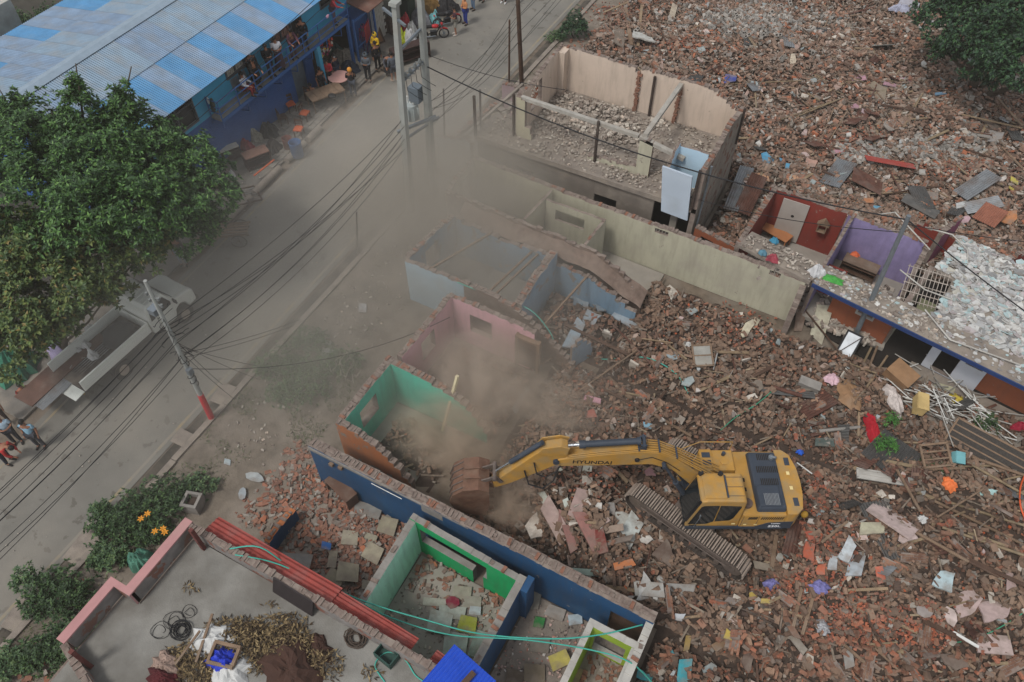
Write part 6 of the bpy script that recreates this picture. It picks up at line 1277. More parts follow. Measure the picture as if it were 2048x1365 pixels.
def tree(name, label, base, blobs, n, m, per=9, L_=.2, W_=.085, rs=1, trunk=.22, cat='tree'):
    r_ = np.random.default_rng(rs); t = thing(name, label, cat, base); q = MB(); b0 = Vector(base); top = Vector(blobs[0][:3])
    q.tube([b0, b0.lerp(top, .3) + Vector((.15, .1, 0)), b0.lerp(top, .7), top], [trunk, trunk * .75, trunk * .5, trunk * .2], 10); q.build('trunk', mat('bark', '4a4036', .95, .25, 4, .8, 20), t)
    for b in blobs[1:]:
        q = MB(); s_ = b0.lerp(top, r_.uniform(.25, .6)); e = Vector(b[:3]); mid = s_.lerp(e, .5) + Vector((0, 0, -.2)); q.tube([s_, mid, e, e + (e - mid) * .4], [trunk * .4, trunk * .28, trunk * .15, .02], 6); q.build('branch', ev('bark'), t)
    C_, N_ = crown_pts(blobs, int(n * 1.75), r_); kp = np.array([mn.noise(Vector(c) * .95) + .6 * mn.noise(Vector(c) * 2.6) > -.24 for c in C_]); C_, N_ = C_[kp], N_[kp]; rosettes('foliage', C_, N_, per, L_, W_, m, t, rs); return t
def bl(px, py, z, rx, ry=None, rz=None): p = P(px, py, z); return (p.x, p.y, z, rx, ry or rx, rz or rx * .8)
tree('broadleaf_tree', 'large dense green tree before the end of the blue building', P(190, 560, 0), [bl(190, 330, 6.2, 2.2), bl(75, 300, 6.3, 2.0), bl(280, 310, 5.8, 1.9), bl(380, 350, 5, 1.6), bl(330, 420, 5, 2.0), bl(425, 400, 4.4, 1.1), bl(180, 430, 6, 2.0), bl(60, 400, 6, 2.2), bl(165, 235, 7.6, .7, .7, 1.2), bl(250, 235, 7.2, .6, .6, 1.1), bl(35, 240, 6.8, .8, .8, 1.0), bl(258, 430, 6, 1.6), bl(410, 450, 3.8, .8), bl(365, 470, 4, 1.2), bl(120, 270, 6.6, 1.0), bl(160, 190, 8.3, .32, .32, .8), bl(251, 190, 8, .3, .3, .8)], 7200, ML1, L_=.19, W_=.08, rs=3)
tree('yellowish_tree', 'yellowish green loose tree in front of the dense one beside the truck', P(120, 740, 0), [bl(120, 560, 4.6, 1.9), bl(40, 520, 5, 1.9), bl(200, 530, 4.6, 1.2), bl(60, 640, 4, 1.6), bl(120, 640, 3.6, .9), bl(225, 580, 3.6, .7), bl(290, 500, 4.4, 1.1), bl(20, 690, 3.4, 1.3), bl(170, 480, 5.2, 1.3)], 3000, ML2, per=8, L_=.2, W_=.11, rs=5, trunk=.16)
tb0 = Vector(P(1935, 190, 0))
tree('dark_tree', 'dark green tree at the top right edge over the rubble', tb0, [bl(1975, 70, 4.5, 2.2), bl(1900, 40, 4.2, 1.7), bl(2030, 130, 4.2, 1.9), bl(2040, 40, 5, 2.4), bl(1960, 130, 3.4, 1.3), bl(1950, 0, 5, 2.0), bl(1890, 100, 3, .8)], 4200, ML3, per=7, L_=.24, W_=.12, rs=8, trunk=.3)
b = MB(); 
for (x0, y0, x1, y1) in ((1940, 195, 1970, 120), (1945, 195, 2005, 130), (1950, 200, 2040, 170)): b.tube([P(x0, y0, 0), P((x0 + x1) / 2, (y0 + y1) / 2, 1.2), P(x1, y1, 3)], [.2, .16, .08], 7)
tag(b.build('leaning_trunks', ev('bark')), 'forked bare trunks leaning under the dark tree at top right', 'tree trunks')
def shrub(name, label, px, py, z, r, h, n, m, per=7, L_=.12, W_=.05, rs=1, cat='shrub', blobs=None):
    base = P(px, py, z); bb_ = blobs or [(base.x, base.y, z + h * .5, r, r, h * .6), (base.x + r * .6, base.y + r * .3, z + h * .35, r * .6, r * .6, h * .45), (base.x - r * .5, base.y - r * .5, z + h * .35, r * .6, r * .6, h * .4)]
    t = thing(name, label, cat, base); q = MB(); rr_ = random.Random(rs)
    for k in range(7): a = rr_.uniform(0, 6.28); q.tube([base, base + Vector((math.cos(a) * r * .3, math.sin(a) * r * .3, h * .4)), base + Vector((math.cos(a) * r * .7, math.sin(a) * r * .7, h * .8))], [.02, .015, .006], 5)
    q.build('stem', ev('bark'), t); C_, N_ = crown_pts(bb_, n, np.random.default_rng(rs), .8); rosettes('foliage', C_, N_, per, L_, W_, m, t, rs, droop=.0); return t
MS1 = leaf_mat('shrub_leaf', [(0, '40583a'), (.3, '4c6640'), (.55, '33482e'), (.8, '5d7346')])
MS2 = leaf_mat('dark_shrub_leaf', [(0, '2f4428'), (.3, '3c5430'), (.6, '25381f'), (.85, '4d6638')])
shrub('bush', 'round dark green bush at the road edge above the peach house', 1146, 78, 0, .75, 1.5, 330, ML3, per=8, L_=.16, W_=.06, rs=11); shrub('bush', 'low pale green bush left of the round dark bush', 1112, 82, 0, .5, .6, 150, MS1, rs=12)
for k, (x, y, r, h, n_) in enumerate(((600, 790, 1.0, .9, 420), (560, 740, .9, .8, 330), (650, 740, 1.0, .8, 380), (620, 690, .7, .7, 220), (690, 730, .7, .6, 200))):
    shrub('bush', ['grey green bush on the verge left of the teal room', 'grey green bush nearest the kerb', 'grey green bush behind the teal room corner', 'small bush below the rubbish on the verge', 'small bush at the pink room corner'][k], x, y, 0, r, h, n_, MS1, per=8, L_=.11, W_=.04, rs=20 + k)
for k, (x, y, r, h, n_, m_, lb) in enumerate(((250, 1055, 1.0, .8, 420, MS2, 'dark green bush at the kerb above the flat roof'), (330, 1010, .9, .8, 360, MS2, 'dark bush with orange lilies beside the roof corner'), (300, 1070, .7, .6, 240, MS2, 'low dark bush beside the green sack'), (228, 1120, .6, .6, 240, MS1, 'light green leafy bush below the green sack'), (130, 1200, 1.0, .9, 380, MS2, 'dark climbing bush against the pink edged parapet'), (160, 1280, .9, .8, 330, MS2, 'dark bush below the parapet corner at lower left'), (110, 1310, .8, .7, 260, MS2, 'dark bush nearer the lower left corner'), (70, 1175, .45, 1.0, 90, MS1, 'thin tall weed at the kerb in the lower left'), (210, 1030, .35, .7, 60, MS1, 'thin weed at the kerb beside the dark bush'), (400, 975, .6, .5, 130, MS1, 'low weeds beside the concrete planter'), (20, 1330, .7, .4, 200, MS1, 'low grassy weed in the bottom left corner'), (110, 40, .9, .9, 260, MS2, 'dark bush beside the pale house at top left'), (30, 50, 1.0, .8, 260, MS1, 'green shrub under the pale house at top left'))):
    shrub('bush', lb, x, y, 0, r, h, n_, m_, per=8, L_=.14, W_=.06, rs=40 + k)
shrub('weed', 'bright green fern like weed in the rubble by the red cloth', 1765, 900, .4, .35, .6, 60, leaf_mat('bright_weed', [(0, '3c6a2c'), (.5, '4a7832'), (.8, '2e5024')]), per=8, L_=.16, W_=.04, rs=60); shrub('weed', 'bright green weed above the red cloth under the broken door', 1778, 845, .5, .25, .4, 30, ev('bright_weed'), per=8, L_=.14, W_=.04, rs=61); shrub('weed', 'dark green plants under the wooden cabinet frame in the rubble', 1870, 945, .3, .7, .4, 130, MS2, rs=62); shrub('weed', 'green plants among the white scrap poles at right', 1965, 850, .3, .5, .35, 80, MS2, rs=63)
# lilies
ly = thing('lily', 'cluster of orange yellow lily flowers in the bush by the flat roof', 'flowers', P(300, 1040, .9))
Mlil = mat('lily_orange', 'd08a22', .6, .1)
for k, (x, y) in enumerate(((282, 1038), (295, 1028), (310, 1063), (330, 1065), (326, 1058))):
    q = MB(); c_ = P(x, y, .95)
    for a in range(6): d_ = Vector((math.cos(a * 1.047), math.sin(a * 1.047), .3)); s_ = Vector((-d_.y, d_.x, 0)) * .03; q.add([c_, c_ + d_ * .07 + s_, c_ + d_ * .14 - Vector((0, 0, .03)), c_ + d_ * .07 - s_], [(0, 1, 2, 3), (3, 2, 1, 0)])
    q.build('flower', Mlil, ly)
sk = mound(287, 1128, .5, .42, .75, mat('green_sack', '4b7a68', .7, .2, 3, .3), 'green_sack', 'bulging green woven sack beside the pink parapet', 'sack', z=0, seed=3)
pl = thing('concrete_planter', 'square grey concrete planter with dry plant at the roof corner', 'planter', P(392, 1015, 0), .3)
for c_, d_, nm in (((0, .25, .3), (.6, .1, .6), 'side'), ((0, -.25, .3), (.6, .1, .6), 'side'), ((.25, 0, .3), (.1, .4, .6), 'side'), ((-.25, 0, .3), (.1, .4, .6), 'side'), ((0, 0, .2), (.4, .4, .4), 'soil')): q = MB(); q.box(c_, d_); link(nm, q.mesh(nm, M_conc if nm == 'side' else M_bed), pl)
# grass on the verge
gr_ = np.random.default_rng(9); gc = []
for (u0, u1, v0, v1, n_) in ((-18, -15.8, -4, 9, 3200), (-18, -14, 10.2, 14.8, 3800), (-17.6, -14.6, 15.5, 23, 500), (-18.4, -17.8, -6, 40, 900), (-16, -14.4, 33, 48, 500)):
    for _ in range(n_):
        u, v = gr_.uniform(u0, u1), gr_.uniform(v0, v1)
        if mn.noise(Vector((u * .8, v * .8, 2))) > -.12: gc.append((u, v, .05))
a = gr_.uniform(0, 6.28, len(gc)); el = gr_.uniform(.4, 1.3, len(gc)); dirs_ = np.stack([np.cos(a) * np.cos(el), np.sin(a) * np.cos(el), np.sin(el)], 1)
leaf_stuff('grass', gc, .16, .025, leaf_mat('grass_blade', [(0, '4c5a34'), (.3, '5c6840'), (.6, '3c4a2c'), (.85, '6c6a48')]), label='thin grass and weeds on the dusty verge', dirs=dirs_)
b = MB()
for k in range(14):
    q = P(690 + rnd.uniform(-25, 25), 750 + rnd.uniform(-20, 20), .5); pts = [q]
    for i in range(4): q = q + Vector((rnd.uniform(-.3, .3), rnd.uniform(-.2, .35), rnd.uniform(0, .25))); pts.append(q)
    b.tube(pts, [.02, .016, .012, .008, .004], 5)
tag(b.build('dry_branches', mat('bleached_twig', '8f8779', .9, .15)), 'pale leafless twigs sticking out of the bushes by the teal room', 'twigs')
# ---------------------------------------------------------------- brick rubble
nr = np.random.default_rng(21)
def np_proj(U, V_, Z_):
    x = U * cu + V_ * cv; y = -U * cv + V_ * cu; z = Z_ - CAM_H
    wd = y * math.cos(TILT) - z * math.sin(TILT); up = y * math.sin(TILT) + z * math.cos(TILT); return 1024 + FOC * x / wd, 682.5 - FOC * up / wd, wd
def rotm(n, tilt):
    a = nr.uniform(0, 2 * np.pi, n); tx = nr.normal(0, tilt, n); ty = nr.normal(0, tilt, n); st = nr.random(n) < .22
    tx = np.where(st, nr.choice([np.pi / 2, -np.pi / 2, 1.0, .8], n), tx)
    ca, sa, cx, sx, cy_, sy = np.cos(a), np.sin(a), np.cos(tx), np.sin(tx), np.cos(ty), np.sin(ty); o = np.ones(n); z = np.zeros(n)
    Rz = np.array([[ca, -sa, z], [sa, ca, z], [z, z, o]]); Rx = np.array([[o, z, z], [z, cx, -sx], [z, sx, cx]]); Ry = np.array([[cy_, z, sy], [z, o, z], [-sy, z, cy_]])
    return np.einsum('ijn,jkn,kln->nil', Rz, Rx, Ry), a, tx, ty
CORN = np.array([(sx, sy, sz) for sz in (-.5, .5) for sy in (-.5, .5) for sx in (-.5, .5)])
QF = np.array([(0, 2, 3, 1), (4, 5, 7, 6), (0, 1, 5, 4), (2, 6, 7, 3), (0, 4, 6, 2), (1, 3, 7, 5)])
def blocks(name, pos, dims, tilt, m, label, jit=.008, kind='stuff', parent=None):
    n = len(pos); M, *_ = rotm(n, tilt); V_ = CORN[None] * dims[:, None, :] + nr.normal(0, 1, (n, 8, 3)) * jit
    V_ = np.einsum('nij,nkj->nki', M, V_) + pos[:, None, :]; Fq = (np.arange(n)[:, None, None] * 8 + QF[None]).reshape(-1, 4)
    o = link(name, np_mesh(name, V_.reshape(-1, 3), Fq, m), parent)
    if parent is not None: o.location = -parent.location
    if kind: o['kind'] = kind
    if label: o['label'] = label
    return o
def scatter(rects, dens, margin=50, zf=gz, mask=.08):
    out = []
    for (a, b_, c, d_, k) in rects:
        n = int((b_ - a) * (d_ - c) * dens * k); U = nr.uniform(a, b_, n); V_ = nr.uniform(c, d_, n); X_, Y_, W_ = np_proj(U, V_, 0.); ok = (X_ > -margin) & (X_ < 2048 + margin) & (Y_ > -margin) & (Y_ < 1365 + margin * 2)
        out.append(np.stack([U[ok], V_[ok]], 1))
    q = np.concatenate(out); zs = np.array([zf(u, v) for u, v in q]); ms = np.array([fmask(u, v) for u, v in q]) if mask else np.ones(len(q)); ok = ms > mask * nr.uniform(.3, 1.2, len(q))
    return np.column_stack([q, zs])[ok]
near = [(-.1, 24, -3, 10, 1), (-8.5, 26, 9.9, 18.5, 1), (-6.4, 26, 18.5, 24.4, 1), (-9.4, -6, 18.8, 21.6, .8), (-12, -9, 11, 13.2, .5), (-11.7, -8, 14.1, 17.2, .6)]
far = [(-13, 32, 32.3, 62, 1), (-16.6, -13, 35.5, 62, .8), (-2.6, 32, 29.9, 34, 1), (-4.8, -3, 26, 33, 1)]
pos = scatter(near, 46)
keep = np.hypot(pos[:, 0] - EXC[0], pos[:, 1] - EXC[1]) > 0; pos = pos[keep]
pos[:, 2] += nr.uniform(-.05, .2, len(pos)); n = len(pos)
sz = nr.choice(5, n, p=[.5, .22, .14, .08, .06]); D = np.array([(.23, .11, .07), (.16, .11, .07), (.12, .11, .07), (.1, .08, .06), (.3, .2, .12)])[sz] * nr.uniform(.85, 1.1, (n, 3))
# the 300 bricks that show largest become objects
X_, Y_, W_ = np_proj(pos[:, 0], pos[:, 1], pos[:, 2]); cand = np.where((sz == 0) & (X_ > 5) & (X_ < 2043) & (Y_ > 5) & (Y_ < 1360) & (W_ > 0))[0]
cand = cand[np.argsort(W_[cand])][:285]; pos[cand, 2] += .05
M, a, tx, ty = rotm(len(cand), .3)
Mp = [mat('brick_single%d' % i, c, .95, .25, 8, .5, 60, dust=.45, dcol='85705f', dsc=6) for i, c in enumerate(('704e3e', '7f5a48', '664a3c', '8a624e', '96604a', '6e6056'))]
Bm = [brick_mesh((.23, .11, .07), m=m_, j=.007) for m_ in Mp] + [brick_mesh((.2, .11, .07), m=Mp[0], j=.01)]
LAND = [((1430, 1020), 'under the excavator tracks'), ((1700, 900), 'right of the excavator'), ((1250, 1010), 'by the rose plaster slabs left of the tracks'), ((1350, 1300), 'outside the end of the deep blue wall'), ((1480, 1180), 'below the excavator tracks'), ((1560, 1290), 'beside the long brown board in the lower rubble'), ((1440, 1330), 'between the turquoise slabs and the reddish brown board'), ((1680, 1330), 'beside the standing grey slab at the bottom'), ((1790, 1330), 'by the thin stick at the bottom right'), ((1750, 1100), 'beside the zinc sheet below the excavator'), ((1900, 1230), 'by the narrow pale pink slab at lower right'), ((1880, 1330), 'by the dirty brown wall fragment at lower right'), ((2000, 1320), 'by the pink slab in the lower right corner'), ((1990, 1180), 'above the pink slabs at the right edge'), ((1950, 950), 'among the poles at the right edge'), ((1250, 800), 'behind the excavator boom'), ((1450, 640), 'below the long cream wall'), ((1650, 740), 'below the brown row house'), ((1850, 830), 'before the white porch'), ((1300, 60), 'at the top beside the dark tree bush'), ((1550, 100), 'in the grey block rubble at the top'), ((1850, 100), 'near the dark tree'), ((1600, 240), 'behind the peach house'), ((1800, 300), 'in the upper right field'), ((1560, 380), 'behind the maroon room'), ((1900, 400), 'behind the white rubble slab'), ((1150, 750), 'beside the pink room')]
def land(x, y): return min(LAND, key=lambda L_: math.hypot(L_[0][0] - x, L_[0][1] - y))[1]
for i, k in enumerate(cand):
    w_ = land(X_[k], Y_[k]); me = Bm[int(nr.integers(len(Bm)))]
    tn = ('brown', 'light brown', 'dark brown', 'tan', 'reddish', 'grey brown', 'brown')[Bm.index(me)]; st_ = 'upended' if abs(tx[i]) > .75 else ('tilted' if abs(tx[i]) + abs(ty[i]) > .3 else 'flat lying'); X0, Y0 = int(X_[k] // 260), int(Y_[k] // 230)
    o = link('brick', me, None, tuple(pos[k]), (float(tx[i]), float(ty[i]), float(a[i]))); tag(o, st_ + ' ' + tn + ' brick ' + w_, 'brick', st_ + ' ' + tn + ' bricks ' + w_)
rest = np.setdiff1d(np.arange(n), cand); blocks('brick_rubble', pos[rest], D[rest], .5, M_brick, 'dense mass of broken brown bricks over the near demolition ground')
pos = scatter(near, 34); pos[:, 2] += nr.uniform(-.02, .09, len(pos)); n = len(pos); blocks('rubble_chips', pos, nr.uniform(.03, .11, (n, 3)) * [1, .8, .5], .6, M_chip, 'small brick and plaster chips between the bricks')
pos = scatter(far, 34); pos[:, 2] += nr.uniform(-.04, .2, len(pos)); n = len(pos); sz = nr.choice(4, n, p=[.5, .25, .15, .1]); blocks('far_brick_rubble', pos, np.array([(.24, .12, .08), (.16, .11, .07), (.12, .1, .07), (.34, .2, .1)])[sz] * nr.uniform(.85, 1.15, (n, 3)), .4, mat('brick_far', BR, .95, .22, 9, .4, 60, island=[(0, '6f584b'), (.2, '7d6455'), (.36, '5f4e44'), (.5, '8a705f'), (.62, '735c4e'), (.7, '8f6450'), (.78, '7c7269'), (.87, '9a6046'), (.91, '8d8780'), (.96, 'a08c7e')], dust=.5, dcol='8a786a', dsc=.4), 'mass of broken bricks filling the far demolition field')
pos = scatter(far, 30); pos[:, 2] += nr.uniform(0, .1, len(pos)); n = len(pos); blocks('far_rubble_chips', pos, nr.uniform(.04, .15, (n, 3)) * [1, .8, .4], .6, mat('chip_far', BR, .95, .25, 9, .4, 60, island=[(0, '7d6556'), (.25, '93867a'), (.4, '5c4b42'), (.55, '8f6a58'), (.65, '9c958c'), (.78, '7a6050'), (.92, 'a86848'), (.96, 'b0a8a0')], dust=.4, dcol='8a786a', dsc=.4), 'small chips of brick and plaster in the far field')
for rc, dn, mt, lb in ((near, 5, mat('splinter', '6d5c4c', .9, .3, 9, .3, 40, island=[(0, '64564a'), (.3, '72665a'), (.55, '463b33'), (.75, '7c7062'), (.94, '8c7c66')], dust=.3, dcol='7d7166'), 'splintered wood and sticks between the bricks'), (far, 7, None, 'splintered wood and sticks in the far field')):
    pos = scatter(rc, dn); pos[:, 2] += nr.uniform(.05, .16, len(pos)); n = len(pos); blocks('wood_splinters', pos, np.column_stack([nr.uniform(.2, .95, n), nr.uniform(.02, .07, n), nr.uniform(.015, .04, n)]), .18, mt or ev('splinter'), lb)
md = [(0, '9a9389'), (.2, 'b0a89c'), (.38, '857d74'), (.52, '6f6860'), (.64, 'c0b8ac'), (.74, 'a08c80'), (.84, '8a9494'), (.92, 'b8a49c')]
for rc, dn, lb in ((near, 1.5, 'pale and grey plaster pieces between the near bricks'), (far, 3.8, 'pale and grey plaster pieces in the far field')):
    pos = scatter(rc, dn); kp = np.array([mn.noise(Vector((p[0] * .35, p[1] * .35, 8))) + .25 * mn.noise(Vector((p[0] * 1.5, p[1] * 1.5, 1))) > -.08 for p in pos]); pos = pos[kp]; pos[:, 2] += nr.uniform(.06, .16, len(pos)); n = len(pos); L_ = nr.uniform(.1, .42, n); blocks('plaster_pieces', pos, np.column_stack([L_, L_ * nr.uniform(.4, .9, n), nr.uniform(.02, .06, n)]), .35, mat('plaster_bits', '9a9389', .95, .2, 6, .4, 40, island=md, dust=.5, dcol='857a6e', dsc=.7), lb, jit=.02)
oc = []
for (x, y, rx, ry, n_) in ((1374, 90, 70, 22, 500), (1230, 28, 50, 16, 250), (1699, 285, 60, 22, 500), (1899, 340, 60, 18, 400), (1849, 1257, 60, 34, 600), (1699, 1242, 70, 50, 800), (1589, 1175, 60, 24, 350), (1640, 1097, 50, 50, 450), (1250, 185, 50, 20, 200), (1480, 650, 60, 30, 250), (1540, 900, 20, 10, 30), (1640, 990, 40, 40, 250), (1160, 950, 60, 30, 150)):
    for _ in range(int(n_ * .55)): q = G(x + nr.normal() * rx * .7, y + nr.normal() * ry * .7, .1); oc.append((q.x, q.y, q.z + nr.uniform(0, .06)))
oc = np.array(oc); blocks('crushed_brick', oc, nr.uniform(.03, .13, (len(oc), 3)) * [1, .8, .5], .5, mat('orange_crumb', '925440', .95, .25, 8, .5, 50, island=[(0, '865040'), (.3, '985a42'), (.6, '7a5446'), (.85, 'a4664c')], dust=.45, dcol='8a7062', dsc=2), 'patches of freshly crushed orange brick')
# grey concrete blocks patch (top)
gb = []
for (x, y, rx, ry, n_) in ((1500, 45, 150, 35, 420), (1880, 300, 110, 25, 160), (1730, 310, 60, 25, 120)):
    for _ in range(n_): q = G(x + nr.normal() * rx * .5, y + nr.normal() * ry * .5, .14); gb.append(tuple(q))
gb = np.array(gb); blocks('grey_block_rubble', gb, nr.uniform(.6, 1.1, (len(gb), 3)) * [.32, .17, .14], .5, mat('block_grey', '817d77', .95, .2, 6, .4, 40, island=[(0, '817d77'), (.3, '928d86'), (.6, '6d6963'), (.85, 'a09a92')]), 'grey hollow block rubble in the far field')
# thin rubble on floors: (pixel box, z, count, material)
def floor_rub(name, rect, z, n_, pal, label, size=(.05, .22), heap=0.):
    U = nr.uniform(rect[0], rect[1], n_); V_ = nr.uniform(rect[2], rect[3], n_); h = np.array([max(0, mn.noise(Vector((u * .7, v * .7, z * 3.1))) + .1) for u, v in zip(U, V_)]) * heap
    keep = nr.random(n_) < np.array([.35 + .9 * max(0, mn.noise(Vector((u * .7, v * .7, z * 3.1))) + .3) for u, v in zip(U, V_)]); p_ = np.column_stack([U, V_, z + .03 + h * nr.uniform(.3, 1, n_)])[keep]; n2 = len(p_)
    L_ = nr.uniform(size[0], size[1], n2) ** 1.0; D_ = np.column_stack([L_, L_ * nr.uniform(.45, .8, n2), np.minimum(.075, L_ * .5)])
    return blocks(name, p_, D_, .22, pal, label)
P_pale = mat('pale_rubble', '8f857b', .95, .2, 8, .4, 50, island=[(0, '8f857b'), (.25, 'a39a8f'), (.45, '7a6e64'), (.6, 'aca498'), (.72, '8c8278'), (.85, '6d625a'), (.94, 'bfae9e')], dust=.4, dcol='968c80', dsc=.8)
P_red = mat('patch_bricks', '8a5542', .95, .2, 8, .4, 50, island=[(0, '765446'), (.25, '84604f'), (.42, '7d756c'), (.6, '8f6350'), (.75, '6d5f56'), (.86, '928b82'), (.95, 'a0664c')], dust=.35, dcol='8a7468', dsc=.8)
floor_rub('slab_rubble', (-15.6, -5.4, 26.2, 31.3), 3.1, 4200, P_pale, 'grey plaster and brick rubble strewn over the peach house slab', (.02, .13), .15)
floor_rub('slab_rubble', (-13.8, -8.6, 28.6, 31.2), 3.1, 500, P_pale, 'heap of plaster rubble in the left peach room', (.06, .24), .4)
floor_rub('brick_patch', (-13.2, -8.5, 6.2, 9.25), .05, 1700, P_red, 'broken orange bricks on the floor before the deep blue wall', (.06, .24), .15)
floor_rub('brick_patch', (-14.8, -12.6, 6.6, 10.3), .03, 520, P_red, 'brick pieces left of the deep blue wall end', (.08, .24), .15)
floor_rub('brick_patch', (-12.6, -9.5, 6.8, 9.0), .1, 420, P_red, 'denser heap of bricks and grey lumps before the desk', (.1, .24), .2)
floor_rub('green_room_rubble', (-8.0, -4.5, 7.3, 8.7), .05, 420, P_red, 'brick and green plaster pieces under the green wall', (.06, .22), .2)
floor_rub('green_room_rubble', (-8.0, -4.5, 5.4, 8.0), .05, 380, P_pale, 'small plaster chips on the green room floor', (.03, .1), 0)
floor_rub('yard_litter', (-4.1, -2, 4.5, 9.1), .045, 900, mat('terrazzo_litter', 'a0887c', .9, .2, 8, .3, 50, island=[(0, '9a8a80'), (.3, 'b59a90'), (.5, '7c7068'), (.7, 'a87a6c'), (.85, '5c5450'), (.94, 'c8c2ba')]), 'small pinkish litter and chips on the floor between green room and washroom', (.02, .1), 0)
floor_rub('washroom_rubble', (-1.7, -.5, 5.4, 8.4), .03, 260, P_red, 'bricks and lumps on the lime washroom floor', (.08, .24), .2)
floor_rub('maroon_room_rubble', (-2.6, .3, 25.2, 28.2), .25, 500, P_pale, 'pale plaster pieces on the maroon room floor', (.06, .3), .15)
floor_rub('purple_room_rubble', (.8, 3.5, 24.8, 28.5), .25, 520, P_pale, 'pale plaster pieces on the purple room floor', (.06, .34), .2)
floor_rub('verge_litter', (-17.6, -14.6, 8.6, 24), .06, 520, P_pale, 'scattered stones and scraps on the dusty verge', (.03, .13), 0)
floor_rub('roof_edge_rubble', (-17.6, -14.6, -3, 2.4), .05, 160, P_red, 'stones and bricks beside the flat roofed house', (.08, .3), .2)
floor_rub('verge_rubble', (-17.5, -13.5, 33, 44), .05, 700, P_red, 'brick pieces along the road edge above the peach house', (.06, .24), .15)
floor_rub('shop_ground_litter', (-28, -24.6, 14, 24), .12, 240, P_pale, 'litter on the pavement before the blue building', (.02, .09), 0)
floor_rub('road_grit', (-24.5, -19, -2, 40), .01, 260, P_pale, 'few stones and paper scraps lying on the road', (.02, .06), 0)
# ---------------------------------------------------------------- plaster flakes and slabs
def flake_mb(px, py, w_, h_, ang, z, th=.03, sd_=0, sides=8, tilt=.12, rough=.28):
    q = random.Random(sd_); ca, sa = math.cos(ang), math.sin(ang); c = P(px, py, z); pts = []
    base = []; ns = sides if rough < .2 else q.choice((4, 4, 5, 6)); ph = math.pi / 4 if ns == 4 else q.uniform(0, 1)
    for k in range(ns):
        a = ph + 2 * math.pi * (k + (q.uniform(-.3, .3) if rough > .2 else q.uniform(-.06, .06))) / ns; r_ = (.68 if ns == 4 else .56) * q.uniform(1 - rough * 1.3, 1.05); base.append((math.cos(a) * r_ * w_, math.sin(a) * r_ * h_))
    for (xa, ya), (xb, yb_) in zip(base, base[1:] + base[:1]):
        L_ = math.hypot(xb - xa, yb_ - ya); m_ = 1 if rough < .2 else max(1, int(L_ / 9))
        for j in range(m_):
            t_ = j / m_; jj = q.uniform(-1, 1) * min(2.2, L_ * .07) if j else 0; X_, Y_ = xa + (xb - xa) * t_ + jj * (yb_ - ya) / (L_ + .1), ya + (yb_ - ya) * t_ - jj * (xb - xa) / (L_ + .1); pts.append(P(px + X_ * ca - Y_ * sa, py + X_ * sa + Y_ * ca, z))
    tv = Vector((q.gauss(0, tilt), q.gauss(0, tilt))); b = MB(); n_ = len(pts); T_ = [(p.x, p.y, p.z + th + (p - c).x * tv.x + (p - c).y * tv.y) for p in pts]
    sg = sum(T_[i][0] * T_[(i + 1) % n_][1] - T_[(i + 1) % n_][0] * T_[i][1] for i in range(n_))
    if sg < 0: T_ = T_[::-1]
    B_ = [(x, y, zz - th) for x, y, zz in T_]
    b.add(T_ + B_, [tuple(range(n_)), tuple(range(n_, 2 * n_))[::-1]] + [(i, n_ + i, n_ + (i + 1) % n_, (i + 1) % n_) for i in range(n_)]); return b
fs_ = [0]; fr0 = random.Random(12)
def fmat(c):
    r_, g_, b_ = (int(c[i:i + 2], 16) for i in (0, 2, 4)); m_ = (r_ + g_ + b_) / 3; r_, g_, b_ = (int((m_ + (q - m_) * .78) * .9) for q in (r_, g_, b_))
    return mat('plaster_' + c, '%02x%02x%02x' % (r_, g_, b_), .92, .16, 4, .4, 25, dust=.5, dcol='7d7166', dsc=2.2)
def flake(px, py, w_, h_, ang, c, label, cat='plaster slab', th=.06, up=.16, name='plaster_slab', m=None, z=None, tilt=.12, sides=8, group=None, rough=.28):
    fs_[0] += 1; zz = G(px, py).z + up if z is None else z
    return tag(flake_mb(px, py, w_, h_, ang, zz, th, fs_[0], sides, tilt, rough).build(name, m or fmat(c)), label, cat, group)
